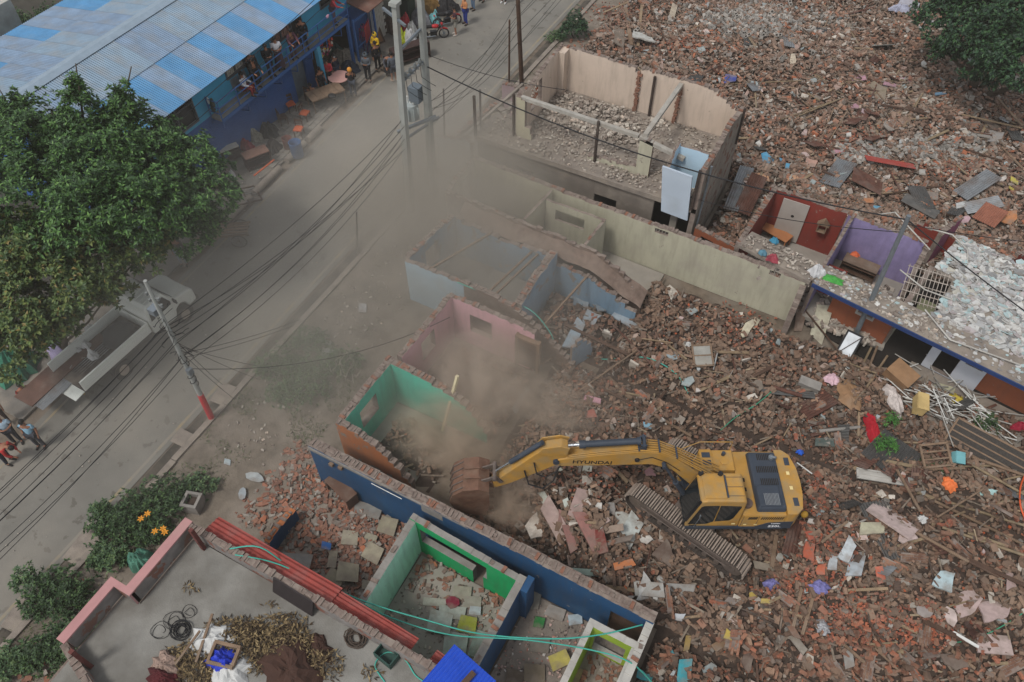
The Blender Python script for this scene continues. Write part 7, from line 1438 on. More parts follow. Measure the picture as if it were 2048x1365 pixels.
FL = [
 (1155, 1010, 28, 70, .35, 'b09088', 'dusty rose plaster slab leaning steeply left of the red ribbed slab'), (1178, 1065, 34, 95, -.45, 'b07468', 'long rose plaster slab left of the red ribbed slab'), (1110, 1045, 34, 95, -.55, 'b89a90', 'pinkish slab at the edge of the dust cloud'), (1068, 1060, 30, 50, -.2, 'd8cfc0', 'white cream slab at the edge of the dust by the blue wall top'),
 (1090, 1000, 16, 40, -.4, 'c6c9b8', 'small pointed pale green plaster piece near the bucket dust'), (1133, 1010, 12, 22, -.3, 'c4ccc0', 'small pale plaster piece between the rose slabs'), (1195, 1080, 38, 85, -.2, '8a3830', 'dark red ribbed slab below the rose slabs'), (1125, 1035, 22, 35, .4, 'a8786c', 'small rose slab beside the long one'), (1140, 1075, 20, 62, -.3, 'a06a60', 'narrow dark rose slab left of the red ribbed one'),
 (1260, 1065, 40, 75, .5, 'c4cbc4', 'large pale mint plaster slab left of the tracks'), (1292, 1078, 30, 22, .5, 'd6d0c4', 'rounded white slab beside the near track'), (1245, 1040, 34, 40, .3, 'c0bfb4', 'grey white slab above the mint slab'), (1198, 1012, 18, 14, .5, 'd4cfc6', 'small white plaster piece among bricks'), (1222, 1018, 24, 20, .1, '8d8882', 'grey concrete lump left of the tracks'),
 (1235, 1083, 74, 20, -.25, 'a89484', 'long dirty cream wall slab under the mint slab'), (1220, 1060, 60, 16, -.1, 'a8907c', 'long brownish wall slab above the dirty cream one'), (1248, 1130, 46, 18, -.22, 'c8703c', 'bright orange cylinder like slab below the rose slabs'), (1165, 1145, 72, 14, .1, '8fa89a', 'thin pale green edged slab behind the blue wall'), (1300, 1180, 66, 30, .05, 'a8a69f', 'large grey curved concrete slab, left part, below the tracks'), (1360, 1182, 60, 28, .0, 'a19f98', 'large grey curved concrete slab, right part, below the tracks'), (1288, 1175, 34, 46, .1, 'b8b6b0', 'pale grey slab at the left end of the curved slab'), (1330, 1110, 48, 42, .7, '6b5648', 'brown board slab below the near track'),
 (1300, 945, 30, 26, .1, '9a6a6c', 'dusty rose square piece under the boom'), (1175, 938, 20, 10, .2, 'c4c4b0', 'small pale piece under the boom, right one'), (1120, 940, 12, 10, .2, 'c8ccb8', 'small pale piece under the boom, left one'), (1535, 1135, 62, 18, .12, '9c8e7a', 'weathered pale timber block under the tracks end'), (1560, 1115, 22, 20, .1, 'a9a59c', 'small pale square slab above the timber block'),
 (1620, 1105, 30, 44, .2, 'cc5c3c', 'bright orange red plaster slab right of the tracks, lower'), (1625, 1070, 34, 24, -.3, 'c45a40', 'bright orange red plaster slab right of the tracks, upper'), (1640, 1140, 22, 34, .1, 'd06440', 'bright orange plaster slab above the white slabs'), (1690, 1100, 40, 44, .5, 'b8c2c6', 'pale blue grey slab below the cream panel, left one'), (1712, 1130, 34, 62, .3, 'b4bec4', 'long pale blue grey slab below the cream panel'), (1665, 1125, 24, 32, .2, 'b6bcc0', 'small pale blue grey slab next to the orange one'), (1760, 1150, 18, 38, -.3, 'd2664a', 'orange slab standing in the rubble right of the pale slabs'),
 (1785, 1040, 44, 110, -.85, 'cfb4ac', 'long pale pink broken plaster slab right of the excavator'), (1812, 1075, 44, 40, .4, 'd4bab2', 'pale pink plaster slab at the end of the long one'), (1745, 1058, 60, 26, -.08, 'b9b392', 'cream yellow rectangular panel right of the excavator'), (1930, 1210, 60, 70, .4, 'c6a8a0', 'large pale pink plaster slab at lower right, upper left one'), (1990, 1220, 60, 60, .2, 'c4a69e', 'large pale pink plaster slab at lower right, right one'), (1985, 1290, 80, 44, .1, 'c8aca4', 'large pale pink plaster slab in the lower right corner'), (1900, 1230, 26, 46, -.2, 'ccb4ac', 'narrow pale pink slab at lower right'), (2020, 1165, 30, 40, .1, 'c0a098', 'pale pink slab at the right edge'), (1885, 1165, 40, 50, .2, 'a8c0c4', 'pale sky blue slab above the pink ones at lower right'), (1850, 1225, 40, 30, .3, 'a89c94', 'grey slab left of the narrow pink one'),
 (1368, 1345, 34, 62, .1, '2a9aa8', 'bright turquoise plaster slab at the bottom, right one'), (1292, 1355, 46, 26, .1, '2f8f96', 'bright turquoise plaster slab at the bottom, left one'), (1342, 1308, 16, 18, .2, '4c9aa0', 'small turquoise piece above the large ones'), (1305, 1322, 14, 12, .1, 'c88c68', 'small peach piece beside the washroom wall'), (1455, 1270, 20, 20, .3, 'c8a840', 'yellow plaster piece in the lower rubble, upper one'), (1468, 1296, 18, 14, .3, 'c8aa48', 'yellow plaster piece in the lower rubble, lower one'), (1375, 1285, 12, 40, .2, 'b09048', 'narrow yellow piece in the lower rubble'), (1505, 1195, 20, 24, -.3, 'c4a444', 'yellow block below the tracks, left'), (1530, 1203, 20, 10, 0, 'c0a44c', 'yellow block below the tracks, right'), (1358, 1235, 20, 20, .2, 'b8bcc0', 'white piece beside the end of the blue wall'), (1500, 1320, 34, 60, .3, '6b5448', 'reddish brown board in the lower rubble'), (1440, 1290, 34, 18, -.6, '8a6a4c', 'tan board left of the yellow piece'), (1695, 1315, 22, 50, -.15, '97948c', 'grey slab standing in the lower rubble'), (1590, 1280, 16, 80, -.45, 'a89c8c', 'long cream edged board in the lower rubble'), (1578, 1250, 14, 80, -.45, '8c6048', 'long brown board beside the cream one'), (1460, 1205, 34, 30, .1, '93857a', 'grey brown slab below the tracks'), (1905, 1320, 60, 40, .5, '7d6a5c', 'dirty brown wall fragment in the lower right'),
 (1640, 655, 34, 66, .2, 'b8b296', 'cream wall slab leaning below the cream house end'), (1495, 660, 20, 34, .6, 'c6bc9c', 'cream plaster piece below the long wall'), (1510, 648, 12, 26, .5, 'c0b698', 'thin cream piece next to it below the long wall'), (1510, 775, 40, 26, .1, '7b6f60', 'flat brown concrete piece behind the excavator'), (1612, 775, 46, 22, .05, '8a8070', 'grey brown concrete beam piece right of the poles'), (1885, 780, 46, 20, .3, 'b4b08c', 'cream panel lying before the white porch'), (1650, 885, 40, 20, .05, '52605a', 'dark grey green sheet behind the excavator counterweight'), (1600, 640, 22, 44, .1, '7a6050', 'brick wall lump at the cream wall end'),
 (1250, 640, 70, 26, .5, 'a2aeb6', 'pale blue plaster slab fallen from the sky blue room'), (1150, 670, 26, 60, .5, '8fa6b4', 'sky blue wall piece standing below the blue rooms'), (1180, 635, 34, 30, .4, '8f9ca2', 'grey blue slab inside the broken blue room'), (1185, 800, 40, 12, .3, 'c88a98', 'pink painted lump in the rubble beside the dust'), (1295, 852, 20, 10, .1, '7ab0c8', 'small sky blue piece behind the boom'), (1345, 712, 24, 22, .2, '9aacb2', 'pale blue piece beside the window frame'), (1040, 800, 14, 60, .5, '8aa0a8', 'pale blue grey post leaning in the dust'), (1375, 765, 24, 24, .1, 'a0b0b0', 'crumpled pale blue sheet below the window frame'), (1180, 830, 22, 18, .1, 'b05848', 'red painted lump near the boom'),
 (1285, 72, 60, 34, .15, 'c8c8be', 'large white sheet on the timber heap at the top'), (1765, 92, 44, 22, -.1, 'c6c8c0', 'white crumpled sheet in the far rubble'), (1585, 122, 14, 24, -.4, 'c8b89c', 'cream piece in the far rubble'), (1715, 157, 36, 18, .0, 'c88aa0', 'bright pink plaster piece in the far rubble, largest one'), (1808, 160, 38, 8, .05, 'c08498', 'thin pink plaster piece right of the largest pink one'), (1710, 215, 20, 18, .2, 'c48a9c', 'pink plaster piece in the middle of the far rubble'), (1735, 228, 30, 10, .3, 'b89a9c', 'pale pink strip next to the middle pink piece'), (1675, 303, 22, 16, -.2, 'c88c98', 'pink plaster piece above the red roofing sheets'), (1780, 170, 30, 10, .2, 'b88494', 'thin pink plaster piece under the largest pink one'),
 (1534, 317, 34, 20, .7, '4aa0cc', 'bright sky blue slab behind the peach house'), (1565, 322, 14, 8, .5, '4c98c0', 'small bright blue piece, upper'), (1574, 334, 10, 8, 0, '4a9cc4', 'small bright blue piece, lower'), (1525, 355, 32, 20, .1, 'd09468', 'peach orange slab behind the peach house, middle one'), (1502, 357, 14, 20, 0, 'cc8c5c', 'small peach orange slab behind the peach house'), (1586, 360, 26, 18, .2, 'cc9468', 'peach orange slab behind the peach house, right one'), (1620, 328, 26, 18, .5, 'c0907c', 'salmon slab behind the maroon room'), (1728, 402, 46, 12, .05, 'c07848', 'orange slab behind the purple room'), (1752, 416, 26, 6, .0, '5aa0c0', 'blue strip behind the purple room'), (1880, 188, 22, 10, 0, '6a9cc0', 'pale blue sheet near the dark tree'), (2028, 362, 20, 10, .3, 'c8b844', 'yellow piece at the right edge, upper'), (2022, 378, 16, 6, .2, 'c4b040', 'yellow piece at the right edge, lower'), (1825, 30, 50, 12, .2, 'a83038', 'red cloth like sheet at the top right'), (1820, 12, 46, 16, .3, 'a8a8b4', 'pale grey sheet at the top right'), (1860, 48, 44, 12, .1, '9c9a9c', 'grey white sheet by the dark tree'), (1345, 30, 14, 34, .3, 'b8a890', 'pale board on the timber heap'), (1240, 75, 40, 34, .2, '7d6e5e', 'brown board on the timber heap'), (1780, 255, 30, 30, .1, 'a89c90', 'dusty pale slab in the far right rubble'), (1750, 185, 50, 34, .6, '8f8068', 'brown crate lid in the far rubble'), (1960, 270, 44, 12, .2, 'a09c94', 'grey slab group in the far right, upper'), (1995, 275, 34, 22, .3, '989490', 'grey slab group in the far right, right one'), (2020, 435, 40, 24, .1, 'c87c48', 'orange slab at the right edge by the grey sheets'), (1925, 410, 34, 12, -.3, 'b8bab8', 'white board among the grey roofing sheets'), (1858, 392, 50, 16, .05, '8a7c70', 'brown tray like panel with debris in the far right'), (1930, 440, 24, 14, .1, 'c49aa4', 'pale pink piece behind the white rubble slab'), (1845, 345, 18, 10, .2, 'a8a49c', 'small grey white piece in the far right'), (1980, 250, 10, 60, -1.0, '6d5a4c', 'dark board lying at the far right'), (1500, 290, 22, 22, .3, '6d5848', 'rusty brown piece behind the peach side wall'), (1640, 65, 30, 14, 0, '3a3c40', 'black square panel in the far rubble'), (1460, 160, 26, 20, 0, '3a489c', 'royal blue crumpled cloth at the end of the peach back wall')]
FL += [(1150 + 14 * (k % 5) + fr0.uniform(-8, 8), 590 + 16 * (k // 5) + fr0.uniform(-6, 6), fr0.uniform(20, 44), fr0.uniform(12, 24), fr0.uniform(0, 2), ('8a9ca8', '9aa8b0', '7a8c98')[k % 3], ('pale', 'light', 'dull')[k % 3] + ' blue wall fragment slumped in the broken blue room, ' + ('back left', 'back', 'middle back', 'back right', 'far right', 'front left', 'front', 'middle front', 'front right', 'far front right')[k % 10]) for k in range(10)]
for f in FL:
    lg = max(f[2], f[3]) / min(f[2], f[3]) > 1.8; flake(*f, th=.07 if f[2] * f[3] > 1200 else .04, sides=4 if lg else 8, rough=.19 if lg else .28, tilt=.22)
# white boards on the green room floor etc.
for (x, y, w_, h_, a, c, lb, z) in ((905, 1225, 60, 30, .1, 'a8aca0', 'pale board on the green room floor, left one', .12), (880, 1245, 50, 44, .2, 'b4bab0', 'pale board at the mint wall foot', .15), (945, 1205, 40, 26, .1, '9a9484', 'square tan board in the green room', .1), (910, 1290, 50, 50, .2, 'b0b6ac', 'white board at the bottom of the green room', .1), (870, 1205, 46, 18, .1, 'a8a696', 'thin pale board by the mint wall', .08), (960, 1290, 36, 60, .3, '8f9c90', 'grey green glassy sheet on the green room floor', .08), (925, 1188, 40, 28, .1, '9c9682', 'square ceiling board in the green room, upper', .08),
    (775, 1052, 40, 36, .3, '9c9276', 'square tan ceiling board by the blue wall, topmost', .12), (700, 1075, 36, 32, .1, 'a09880', 'square tan ceiling board, left one of the top row', .16), (735, 1080, 36, 30, .3, '9a927a', 'square tan ceiling board overlapping the left one', .1), (745, 1107, 40, 38, .5, 'a89e84', 'square tan ceiling board in the middle of the patch', .12), (695, 1145, 44, 40, .1, 'a89c80', 'square tan ceiling board in the lower pile, top one', .2), (670, 1160, 40, 40, .6, '958a70', 'square tan ceiling board in the lower pile, left one', .1), (665, 1120, 20, 40, .1, '9c9078', 'narrow tan ceiling board piece', .1), (740, 1172, 34, 20, .2, '9a907a', 'tan ceiling board near the mint wall', .1), (735, 1020, 60, 26, .3, '8a8780', 'grey slab behind the ceiling boards', .05), (780, 1130, 36, 18, -.6, '9a958c', 'grey slab edge by the green room wall', .1),
    (590, 1120, 70, 30, .1, '8f8a84', 'grey concrete slab piece beside the red roofing', .12), (510, 955, 36, 18, .3, 'a8b0b0', 'pale torn paper sheet in the brick patch, upper', .12), (485, 988, 14, 24, .2, 'a0aab0', 'pale torn paper sheet in the brick patch, lower', .12), (455, 925, 14, 12, .2, 'a8b8bc', 'pale blue scrap on the verge', .08), (725, 617, 18, 20, .1, 'b4b6b6', 'white newspaper sheet on the verge', .08), (885, 362, 24, 26, .2, 'b4b8bc', 'white rag lying at the foot of the iron pipe', .1), (645, 683, 36, 10, .3, '9a9c98', 'pale plastic strip on the verge', .08), (655, 705, 24, 16, .2, 'a4a6a2', 'pale crate lid on the verge', .08),
    (1055, 1195, 60, 50, .1, '8a877a', 'grey mat on the floor between green room and washroom', .09), (1110, 1225, 40, 26, .4, '9c948a', 'grey board before the washroom', .09), (1080, 1290, 40, 34, .1, '7c7466', 'large dusty board left of the washroom, upper', .1), (1068, 1345, 46, 40, .05, '83735c', 'brown board left of the washroom, lower', .1), (1030, 1355, 40, 30, .3, '6c5c4a', 'dark brown board at the bottom edge', .09), (1145, 1350, 36, 36, .4, 'a08a5c', 'tan board at the bottom beside the washroom', .12), (1118, 1320, 44, 34, -.4, 'c4b44c', 'yellow cardboard box lid beside the washroom', .3), (1150, 1240, 30, 22, -.1, 'a8b8c0', 'white and blue booklet on the floor', .1), (1078, 1245, 22, 22, .2, '2c8a3c', 'bright green plastic scrap', .1), (652, 1092, 20, 16, .2, '1f5aa8', 'bright blue plastic scrap in the brick patch', .3), (950, 1222, 26, 18, .1, 'b0b8bc', 'white and blue newspaper in the green room', .12), (935, 1250, 40, 40, .2, 'a8ac2c', 'yellow green printed plastic sheet in the green room', .12), (905, 1205, 26, 24, .3, '8c1c34', 'crimson cloth in the green room', .14)):
    flake(x, y, w_, h_, a, c, lb, 'board' if 'board' in lb else 'debris', th=.02, z=z + (.14 if x < 800 and y > 1000 else .05), name='loose_board' if 'board' in lb else 'loose_sheet', tilt=.03, sides=8 if 'torn' in lb or 'cloth' in lb else 4, rough=.1)
# pink/white flakes on the white slab and porch edge
M_fl = [fmat(c) for c in ('c4c4c0', 'aeaeac', 'd0cec8', 'a8c8c8', 'b0caca', '8e8e8c', 'bcb8a8', 'b8acaa')]
fr_ = random.Random(77); nf = 0; slabz = 2.64; smb = [MB() for _ in M_fl]; pool = []
for k in range(5200):
    s_, t_ = fr_.uniform(-.2, 12.5), fr_.uniform(.05, 6.2)
    if t_ < 1.3:
        if fr_.random() > .25: continue
    elif s_ < 4.45 - (.8 if t_ > 3.8 else 0): continue
    q = K(s_, t_); pp = proj(q[0], q[1], slabz)
    if not (0 < pp[0] < 2060 and 0 < pp[1] < 1365): continue
    hz = .02 + .12 * max(0, mn.noise(Vector((q[0] * .6, q[1] * .6, 0))) + .35) * (1 if t_ > 1.5 else .1); L_ = fr_.uniform(.1, .52) ** 1.0 * (1 if t_ > 1.3 else .5); pool.append((q[0], q[1], slabz + hz * fr_.uniform(.3, 1), L_))
pool.sort(key=lambda a: -a[3]); GF = 'plaster flakes on the white roof slab'
for i, (u, v, z, L_) in enumerate(pool[:2300]):
    b = MB(); n_ = fr_.choice((4, 5, 5, 6)); a0 = fr_.uniform(0, 6); pts = [(math.cos(a0 + 6.283 * j / n_) * L_ * fr_.uniform(.35, .6), math.sin(a0 + 6.283 * j / n_) * L_ * fr_.uniform(.25, .55)) for j in range(n_)]; b.prism(pts, 0, .018); M_ = Euler((fr_.gauss(0, .2), fr_.gauss(0, .2), 0)).to_matrix(); b.v = [tuple(M_ @ Vector(p) + Vector((u, v, z))) for p in b.v]
    ci = fr_.choices(range(8), (5, 4, 4, 1 + (u > 8), 1 + (u > 8), 2, 1, 1))[0]
    if i < 260: tag(b.build('plaster_flake', M_fl[ci]), ('pale white', 'light grey', 'off white', 'pale turquoise', 'pale aqua', 'grey', 'cream', 'pinkish')[ci] + (' large' if L_ > .36 else '') + ' plaster flake ' + ('near the grille' if u < 7 else 'at the middle' if u < 9.2 else 'at the right end') + (' back' if v > 27.5 else ' front' if v < 25.4 else '') + ' of the white rubble roof slab', 'plaster flake', GF + (', large' if L_ > .36 else ', small') + (' near the grille' if u < 7 else ' in the middle' if u < 9.2 else ' at the right end') + (', back' if v > 27.5 else ', front' if v < 25.4 else '') + ', ' + ('white', 'light grey', 'off white', 'turquoise', 'aqua', 'grey', 'cream', 'pinkish')[ci])
    else:
        s = smb[ci]; s.v, s.f, s.m, s.sm = s.v + b.v if 0 else (s.v.extend(b.v) or s.v), (s.f.extend([[j + len(s.v) - len(b.v) for j in f] for f in b.f]) or s.f), (s.m.extend(b.m) or s.m), (s.sm.extend(b.sm) or s.sm)
for s, m_ in zip(smb, M_fl):
    if s.v: tag(s.build('plaster_litter', m_), 'smaller plaster flakes covering the brown row house roof slab', kind='stuff')
# random coloured flakes through the fields
fc = ['b8aea2', 'a49c92', 'c4bab0', '9a9288', 'c0a49c', 'b89484', 'a8b0b0', '8c8078', 'c8c4bc']
for k in range(150):
    if k < 70: x, y = fr_.uniform(1180, 2040), fr_.uniform(5, 450)
    else: x, y = fr_.uniform(1130, 2040), fr_.uniform(600, 1360)
    q = G(x, y)
    if fmask(q.x, q.y) < .3 or math.hypot(q.x - EXC[0], q.y - EXC[1]) < 3.2: continue
    c = fr_.choice(fc); big = fr_.random() < .25; w_ = land(x, y)
    flake(x, y, fr_.uniform(8, 16) * (1.6 if big else 1), fr_.uniform(5, 10) * (1.6 if big else 1), fr_.uniform(0, 3), c, {'b8aea2': 'beige', 'a49c92': 'grey beige', 'c4bab0': 'pale', '9a9288': 'grey', 'c0a49c': 'pinkish', 'b89484': 'salmon', 'a8b0b0': 'bluish grey', '8c8078': 'brown grey', 'c8c4bc': 'whitish'}[c] + (' larger' if big else ' small') + ' plaster fragment ' + w_, 'plaster fragment', name='plaster_fragment', group='plaster fragments ' + w_, up=.13)
# bonded lumps of brickwork
LM = []
for q_ in range(5):
    b = MB(); nx, ny = ((3, 3), (4, 2), (2, 4), (4, 4), (3, 5))[q_]
    for i in range(nx):
        for j in range(ny):
            if (i in (0, nx - 1) and j in (0, ny - 1) and fr_.random() < .6): continue
            b.box(((i - nx / 2) * .24 + (.12 if j % 2 else 0), (j - ny / 2) * .085, fr_.uniform(-.01, .01)), (.225, .072, .11), jit=.007)
    b.box((0, 0, 0), (nx * .2, ny * .08, .1), mi=1); LM.append(b.mesh('brickwork_lump', [(M_brickL, Mp[0], Mp[4], Mp[2], Mp[3])[q_], M_cap]))
for k in range(95):
    x, y = (fr_.uniform(1200, 2040), fr_.uniform(5, 440)) if k < 45 else (fr_.uniform(1130, 2040), fr_.uniform(600, 1360)); q = G(x, y, .16)
    if fmask(q.x, q.y) < .3 or math.hypot(q.x - EXC[0], q.y - EXC[1]) < 3.4: continue
    i = fr_.randrange(5); w_ = land(x, y); o = link('brickwork_lump', LM[i], None, q, (fr_.gauss(0, .35), fr_.gauss(0, .35), fr_.uniform(0, 6.28))); tag(o, ('squarish', 'long narrow', 'stepped', 'large square', 'tall')[i] + ' lump of bonded brickwork ' + w_, 'brickwork', ('squarish', 'long narrow', 'stepped', 'large square', 'tall')[i] + ' brickwork lumps ' + w_)
# ---------------------------------------------------------------- planks, poles, sheets
def plank(x0, y0, x1, y1, w_, m, label, up0=.18, up1=.25, name='plank', cat='plank', h_=.04, group=None, round_=False):
    a, c = G(x0, y0, up0), G(x1, y1, up1); b = MB()
    if round_: b.cyl(a, c, w_ / 2, 7)
    else: b.beam(a, c, w_, h_)
    return tag(b.build(name, m), label, cat, group)
PL = [(1215, 20, 1235, 95, .28, M_rust, 'rust brown sheet metal strip on the timber heap at the top'), (1250, 20, 1262, 98, .22, M_wood, 'grey plank standing in the timber heap, left'), (1283, 15, 1275, 100, .16, M_woodL, 'tan plank standing in the timber heap, right'), (1300, 20, 1330, 90, .1, M_woodD, 'dark diagonal pole across the white sheet at the top'), (1318, 100, 1318, 130, .12, M_woodD, 'short dark post below the timber heap'),
 (1600, 60, 1720, 165, .07, M_woodD, 'thin dark pole sloping down to the pink plaster'), (1430, 175, 1600, 170, .06, M_bamboo, 'long thin bamboo in the far rubble, left'), (1590, 240, 1680, 205, .07, M_bamboo, 'thin bamboo cane in the far rubble, upper'), (1560, 245, 1660, 212, .06, M_bamboo, 'thin bamboo cane in the far rubble, lower'), (1805, 260, 1842, 195, .1, M_woodL, 'straight yellowish bamboo pole near the dark tree'), (1795, 262, 1838, 200, .06, M_bamboo, 'second bamboo pole beside the yellowish one'), (1640, 285, 1665, 225, .06, M_wood, 'grey stick in the far rubble, left of two'), (1655, 290, 1692, 230, .05, M_wood, 'grey stick in the far rubble, right of two'), (1640, 168, 1760, 192, .08, M_woodD, 'long dark lath under the pink plaster'),
 (1650, 295, 1705, 390, .07, M_rust, 'rusty angle bar crossing the grey sheets, left'), (1685, 310, 1725, 395, .07, M_rust, 'rusty angle bar crossing the grey sheets, right'), (1660, 300, 1830, 350, .14, M_woodD, 'long dark beam over the red roofing sheets'), (1775, 345, 1800, 395, .08, M_rust, 'short rusty bar right of the brown sheets'), (1700, 395, 1810, 393, .06, M_woodL, 'tan lath behind the purple room'), (1810, 220, 1900, 245, .3, M_woodD, 'broad dark plank sheet near the dark tree'), (1920, 235, 2040, 265, .09, M_woodL, 'long pale lath at the far right'), (1990, 200, 2040, 260, .12, M_wood, 'grey plank sloping at the right edge'), (1760, 215, 1850, 235, .14, M_woodD, 'dark broken beam in the far right rubble'),
 (1545, 780, 1600, 800, .16, M_rust, 'bundle of dark pipes behind the excavator, left part'), (1700, 740, 1600, 620, .06, M_woodD, 'thin dark stick below the brown house'), (1740, 700, 1690, 800, .1, M_bamboo, 'split bamboo pole above the cardboard, left one'), (1755, 690, 1705, 815, .1, M_wood, 'split bamboo pole above the cardboard, middle one'), (1730, 780, 1770, 720, .1, M_woodL, 'split bamboo pole above the cardboard, right one'), (1680, 740, 1780, 830, .08, M_woodD, 'dark lath crossing the bamboo poles'), (1635, 868, 1715, 862, .14, M_conc, 'grey round pole lying behind the excavator'), (1715, 830, 1712, 880, .08, M_woodL, 'short cream stick beside the red cloth'),
 (1790, 945, 1835, 1030, .09, M_wood, 'grey stick leaning below the leaning white panel'), (1830, 990, 2048, 1060, .1, M_bamboo, 'long bamboo pole at right, upper one'), (1850, 1000, 2048, 1100, .11, M_wood, 'long weathered pole at right, second one'), (1880, 1060, 2048, 1120, .1, M_bamboo, 'long bamboo pole at right, third one'), (1860, 1090, 2048, 1180, .14, M_woodD, 'long dark beam at right, lowest one'), (1930, 930, 2048, 1000, .1, M_bamboo, 'bamboo pole beside the dark netting frame, upper'), (1940, 920, 2048, 960, .12, M_wood, 'bamboo pole beside the dark netting frame, second'), (1870, 1040, 1960, 985, .07, M_wood, 'grey lath crossing the right hand poles'), (1995, 1000, 1975, 1050, .08, M_wood, 'short grey lath at the right edge'), (1840, 1080, 1990, 1160, .1, M_woodD, 'dark rotten beam below the pole heap'), (1810, 1060, 1930, 1130, .12, M_wood, 'grey brown plank left of the pole heap'), (1900, 1010, 2040, 1030, .07, M_woodL, 'thin pale cane over the pole heap'),
 (1130, 655, 1260, 720, .14, M_woodD, 'long dark beam lying from the sky blue room into the rubble'), (1220, 650, 1300, 735, .08, M_rust, 'thin rusty bar crossing the long dark beam'), (1140, 800, 1270, 710, .07, M_wood, 'thin pole lying beside the dust cloud'), (1060, 745, 1150, 700, .06, M_wood, 'thin pale stick near the pink room door'), (1170, 765, 1290, 830, .1, M_woodD, 'dark plank behind the boom, left'), (1215, 760, 1260, 805, .16, M_wood, 'broad grey plank behind the boom'), (1280, 845, 1330, 790, .1, M_woodD, 'dark stick behind the boom, right'), (1300, 830, 1380, 880, .1, M_wood, 'grey plank behind the boom bend'), (1265, 875, 1350, 900, .12, M_woodD, 'long brown plank under the boom bend'), (1425, 745, 1432, 715, .06, ev('plaster_a8b0b0') if 'plaster_a8b0b0' in _m else M_zinc, 'short pale blue pipe beside the window frame'), (1500, 900, 1540, 882, .06, M_woodL, 'thin tan stick behind the excavator hood'), (1590, 930, 1620, 955, .05, M_white, 'thin white pipe beside the counterweight'),
 (1285, 1165, 1300, 1100, .05, M_rust, 'thin curved rusty bar by the grey slab'), (1225, 1130, 1228, 1180, .1, M_woodD, 'dark board edge beside the orange slab'), (1235, 1125, 1240, 1178, .1, M_woodD, 'dark board next to it beside the orange slab'), (1550, 1075, 1540, 1140, .14, M_wood, 'weathered board under the end of the tracks, left'), (1600, 1180, 1580, 1270, .1, M_wood, 'grey splintered board in the lower rubble, left'), (1625, 1190, 1600, 1275, .1, M_wood, 'grey splintered board in the lower rubble, right'), (1510, 1330, 1512, 1375, .07, M_woodD, 'dark stick at the bottom edge'), (1725, 1230, 1760, 1300, .06, M_woodD, 'dark stick in the lower rubble, right'), (1640, 1090, 1690, 1050, .08, M_wood, 'brown stick over the orange slabs'), (1900, 1268, 1950, 1300, .09, M_white, 'white stick over the pink slabs in the lower right'), (1745, 1300, 1790, 1345, .05, M_wood, 'thin stick at the bottom right'), (1840, 1245, 1930, 1290, .16, M_woodD, 'dark reddish beam left of the pink slabs'),
 (1880, 290, 2000, 330, .1, M_woodD, 'dark lath in the far right rubble'), (1760, 395, 1880, 380, .07, M_woodD, 'dark lath behind the brown tray panel'), (2000, 300, 2040, 345, .1, M_wood, 'grey lath by the yellow pieces')]
for p_ in PL: plank(*p_, round_='bamboo' in p_[6] or 'pole' in p_[6] or 'pipe' in p_[6] or 'bar' in p_[6])
for k in range(300):
    if k < 150: x, y = fr_.uniform(1180, 2040), fr_.uniform(5, 460); ln = fr_.uniform(15, 60)
    else: x, y = fr_.uniform(1130, 2040), fr_.uniform(600, 1360); ln = fr_.uniform(20, 80)
    a = fr_.uniform(-.5, .9) if fr_.random() < .7 else fr_.uniform(0, 3.14); q = G(x, y)
    if fmask(q.x, q.y) < .3 or math.hypot(q.x - EXC[0], q.y - EXC[1]) < 3.4: continue
    mi = fr_.randrange(5); w_ = land(x, y); plank(x, y, x + math.cos(a) * ln, y + math.sin(a) * ln, fr_.choice((.05, .07, .09, .13)), (M_wood, M_woodD, M_woodL, M_bamboo, M_rust)[mi], ('grey', 'dark', 'pale', 'bamboo coloured', 'rust brown')[mi] + (' short' if ln < 40 else ' long') + ' splintered stick ' + w_, .12, .2, 'stick', 'stick', group='sticks ' + w_)
# white thin scrap laths before the porch
for k in range(95):
    x, y = fr_.gauss(1900, 60), 0; y = 790 + (x - 1820) * .42 + fr_.gauss(0, 22); ln = fr_.uniform(25, 90); a = fr_.choice((.45, .5, .4, -.5, 1.0, .3)) + fr_.gauss(0, .2)
    if x > 2040 or x < 1780: continue
    plank(x - ln / 2 * math.cos(a), y - ln / 2 * math.sin(a), x + ln / 2 * math.cos(a), y + ln / 2 * math.sin(a), .035, (M_white, M_conc, M_concW)[k % 3], ('white', 'grey', 'pale')[k % 3] + (' short' if ln < 50 else ' long') + (' lath sloping up right' if a < 0 else ' lath sloping down right') + (' in the scrap before the white porch' if x < 1880 else ' in the scrap before the brown front wall' if x < 1950 else ' at the right end of the white scrap heap'), .1 + .004 * k % .4, .3, 'lath', 'lath', .02, ('white', 'grey', 'pale')[k % 3] + (' short' if ln < 50 else ' long') + ' laths sloping ' + ('up' if a < 0 else 'down') + ' right' + (' before the white porch' if x < 1880 else ' before the brown front wall' if x < 1950 else ' at the right end'))
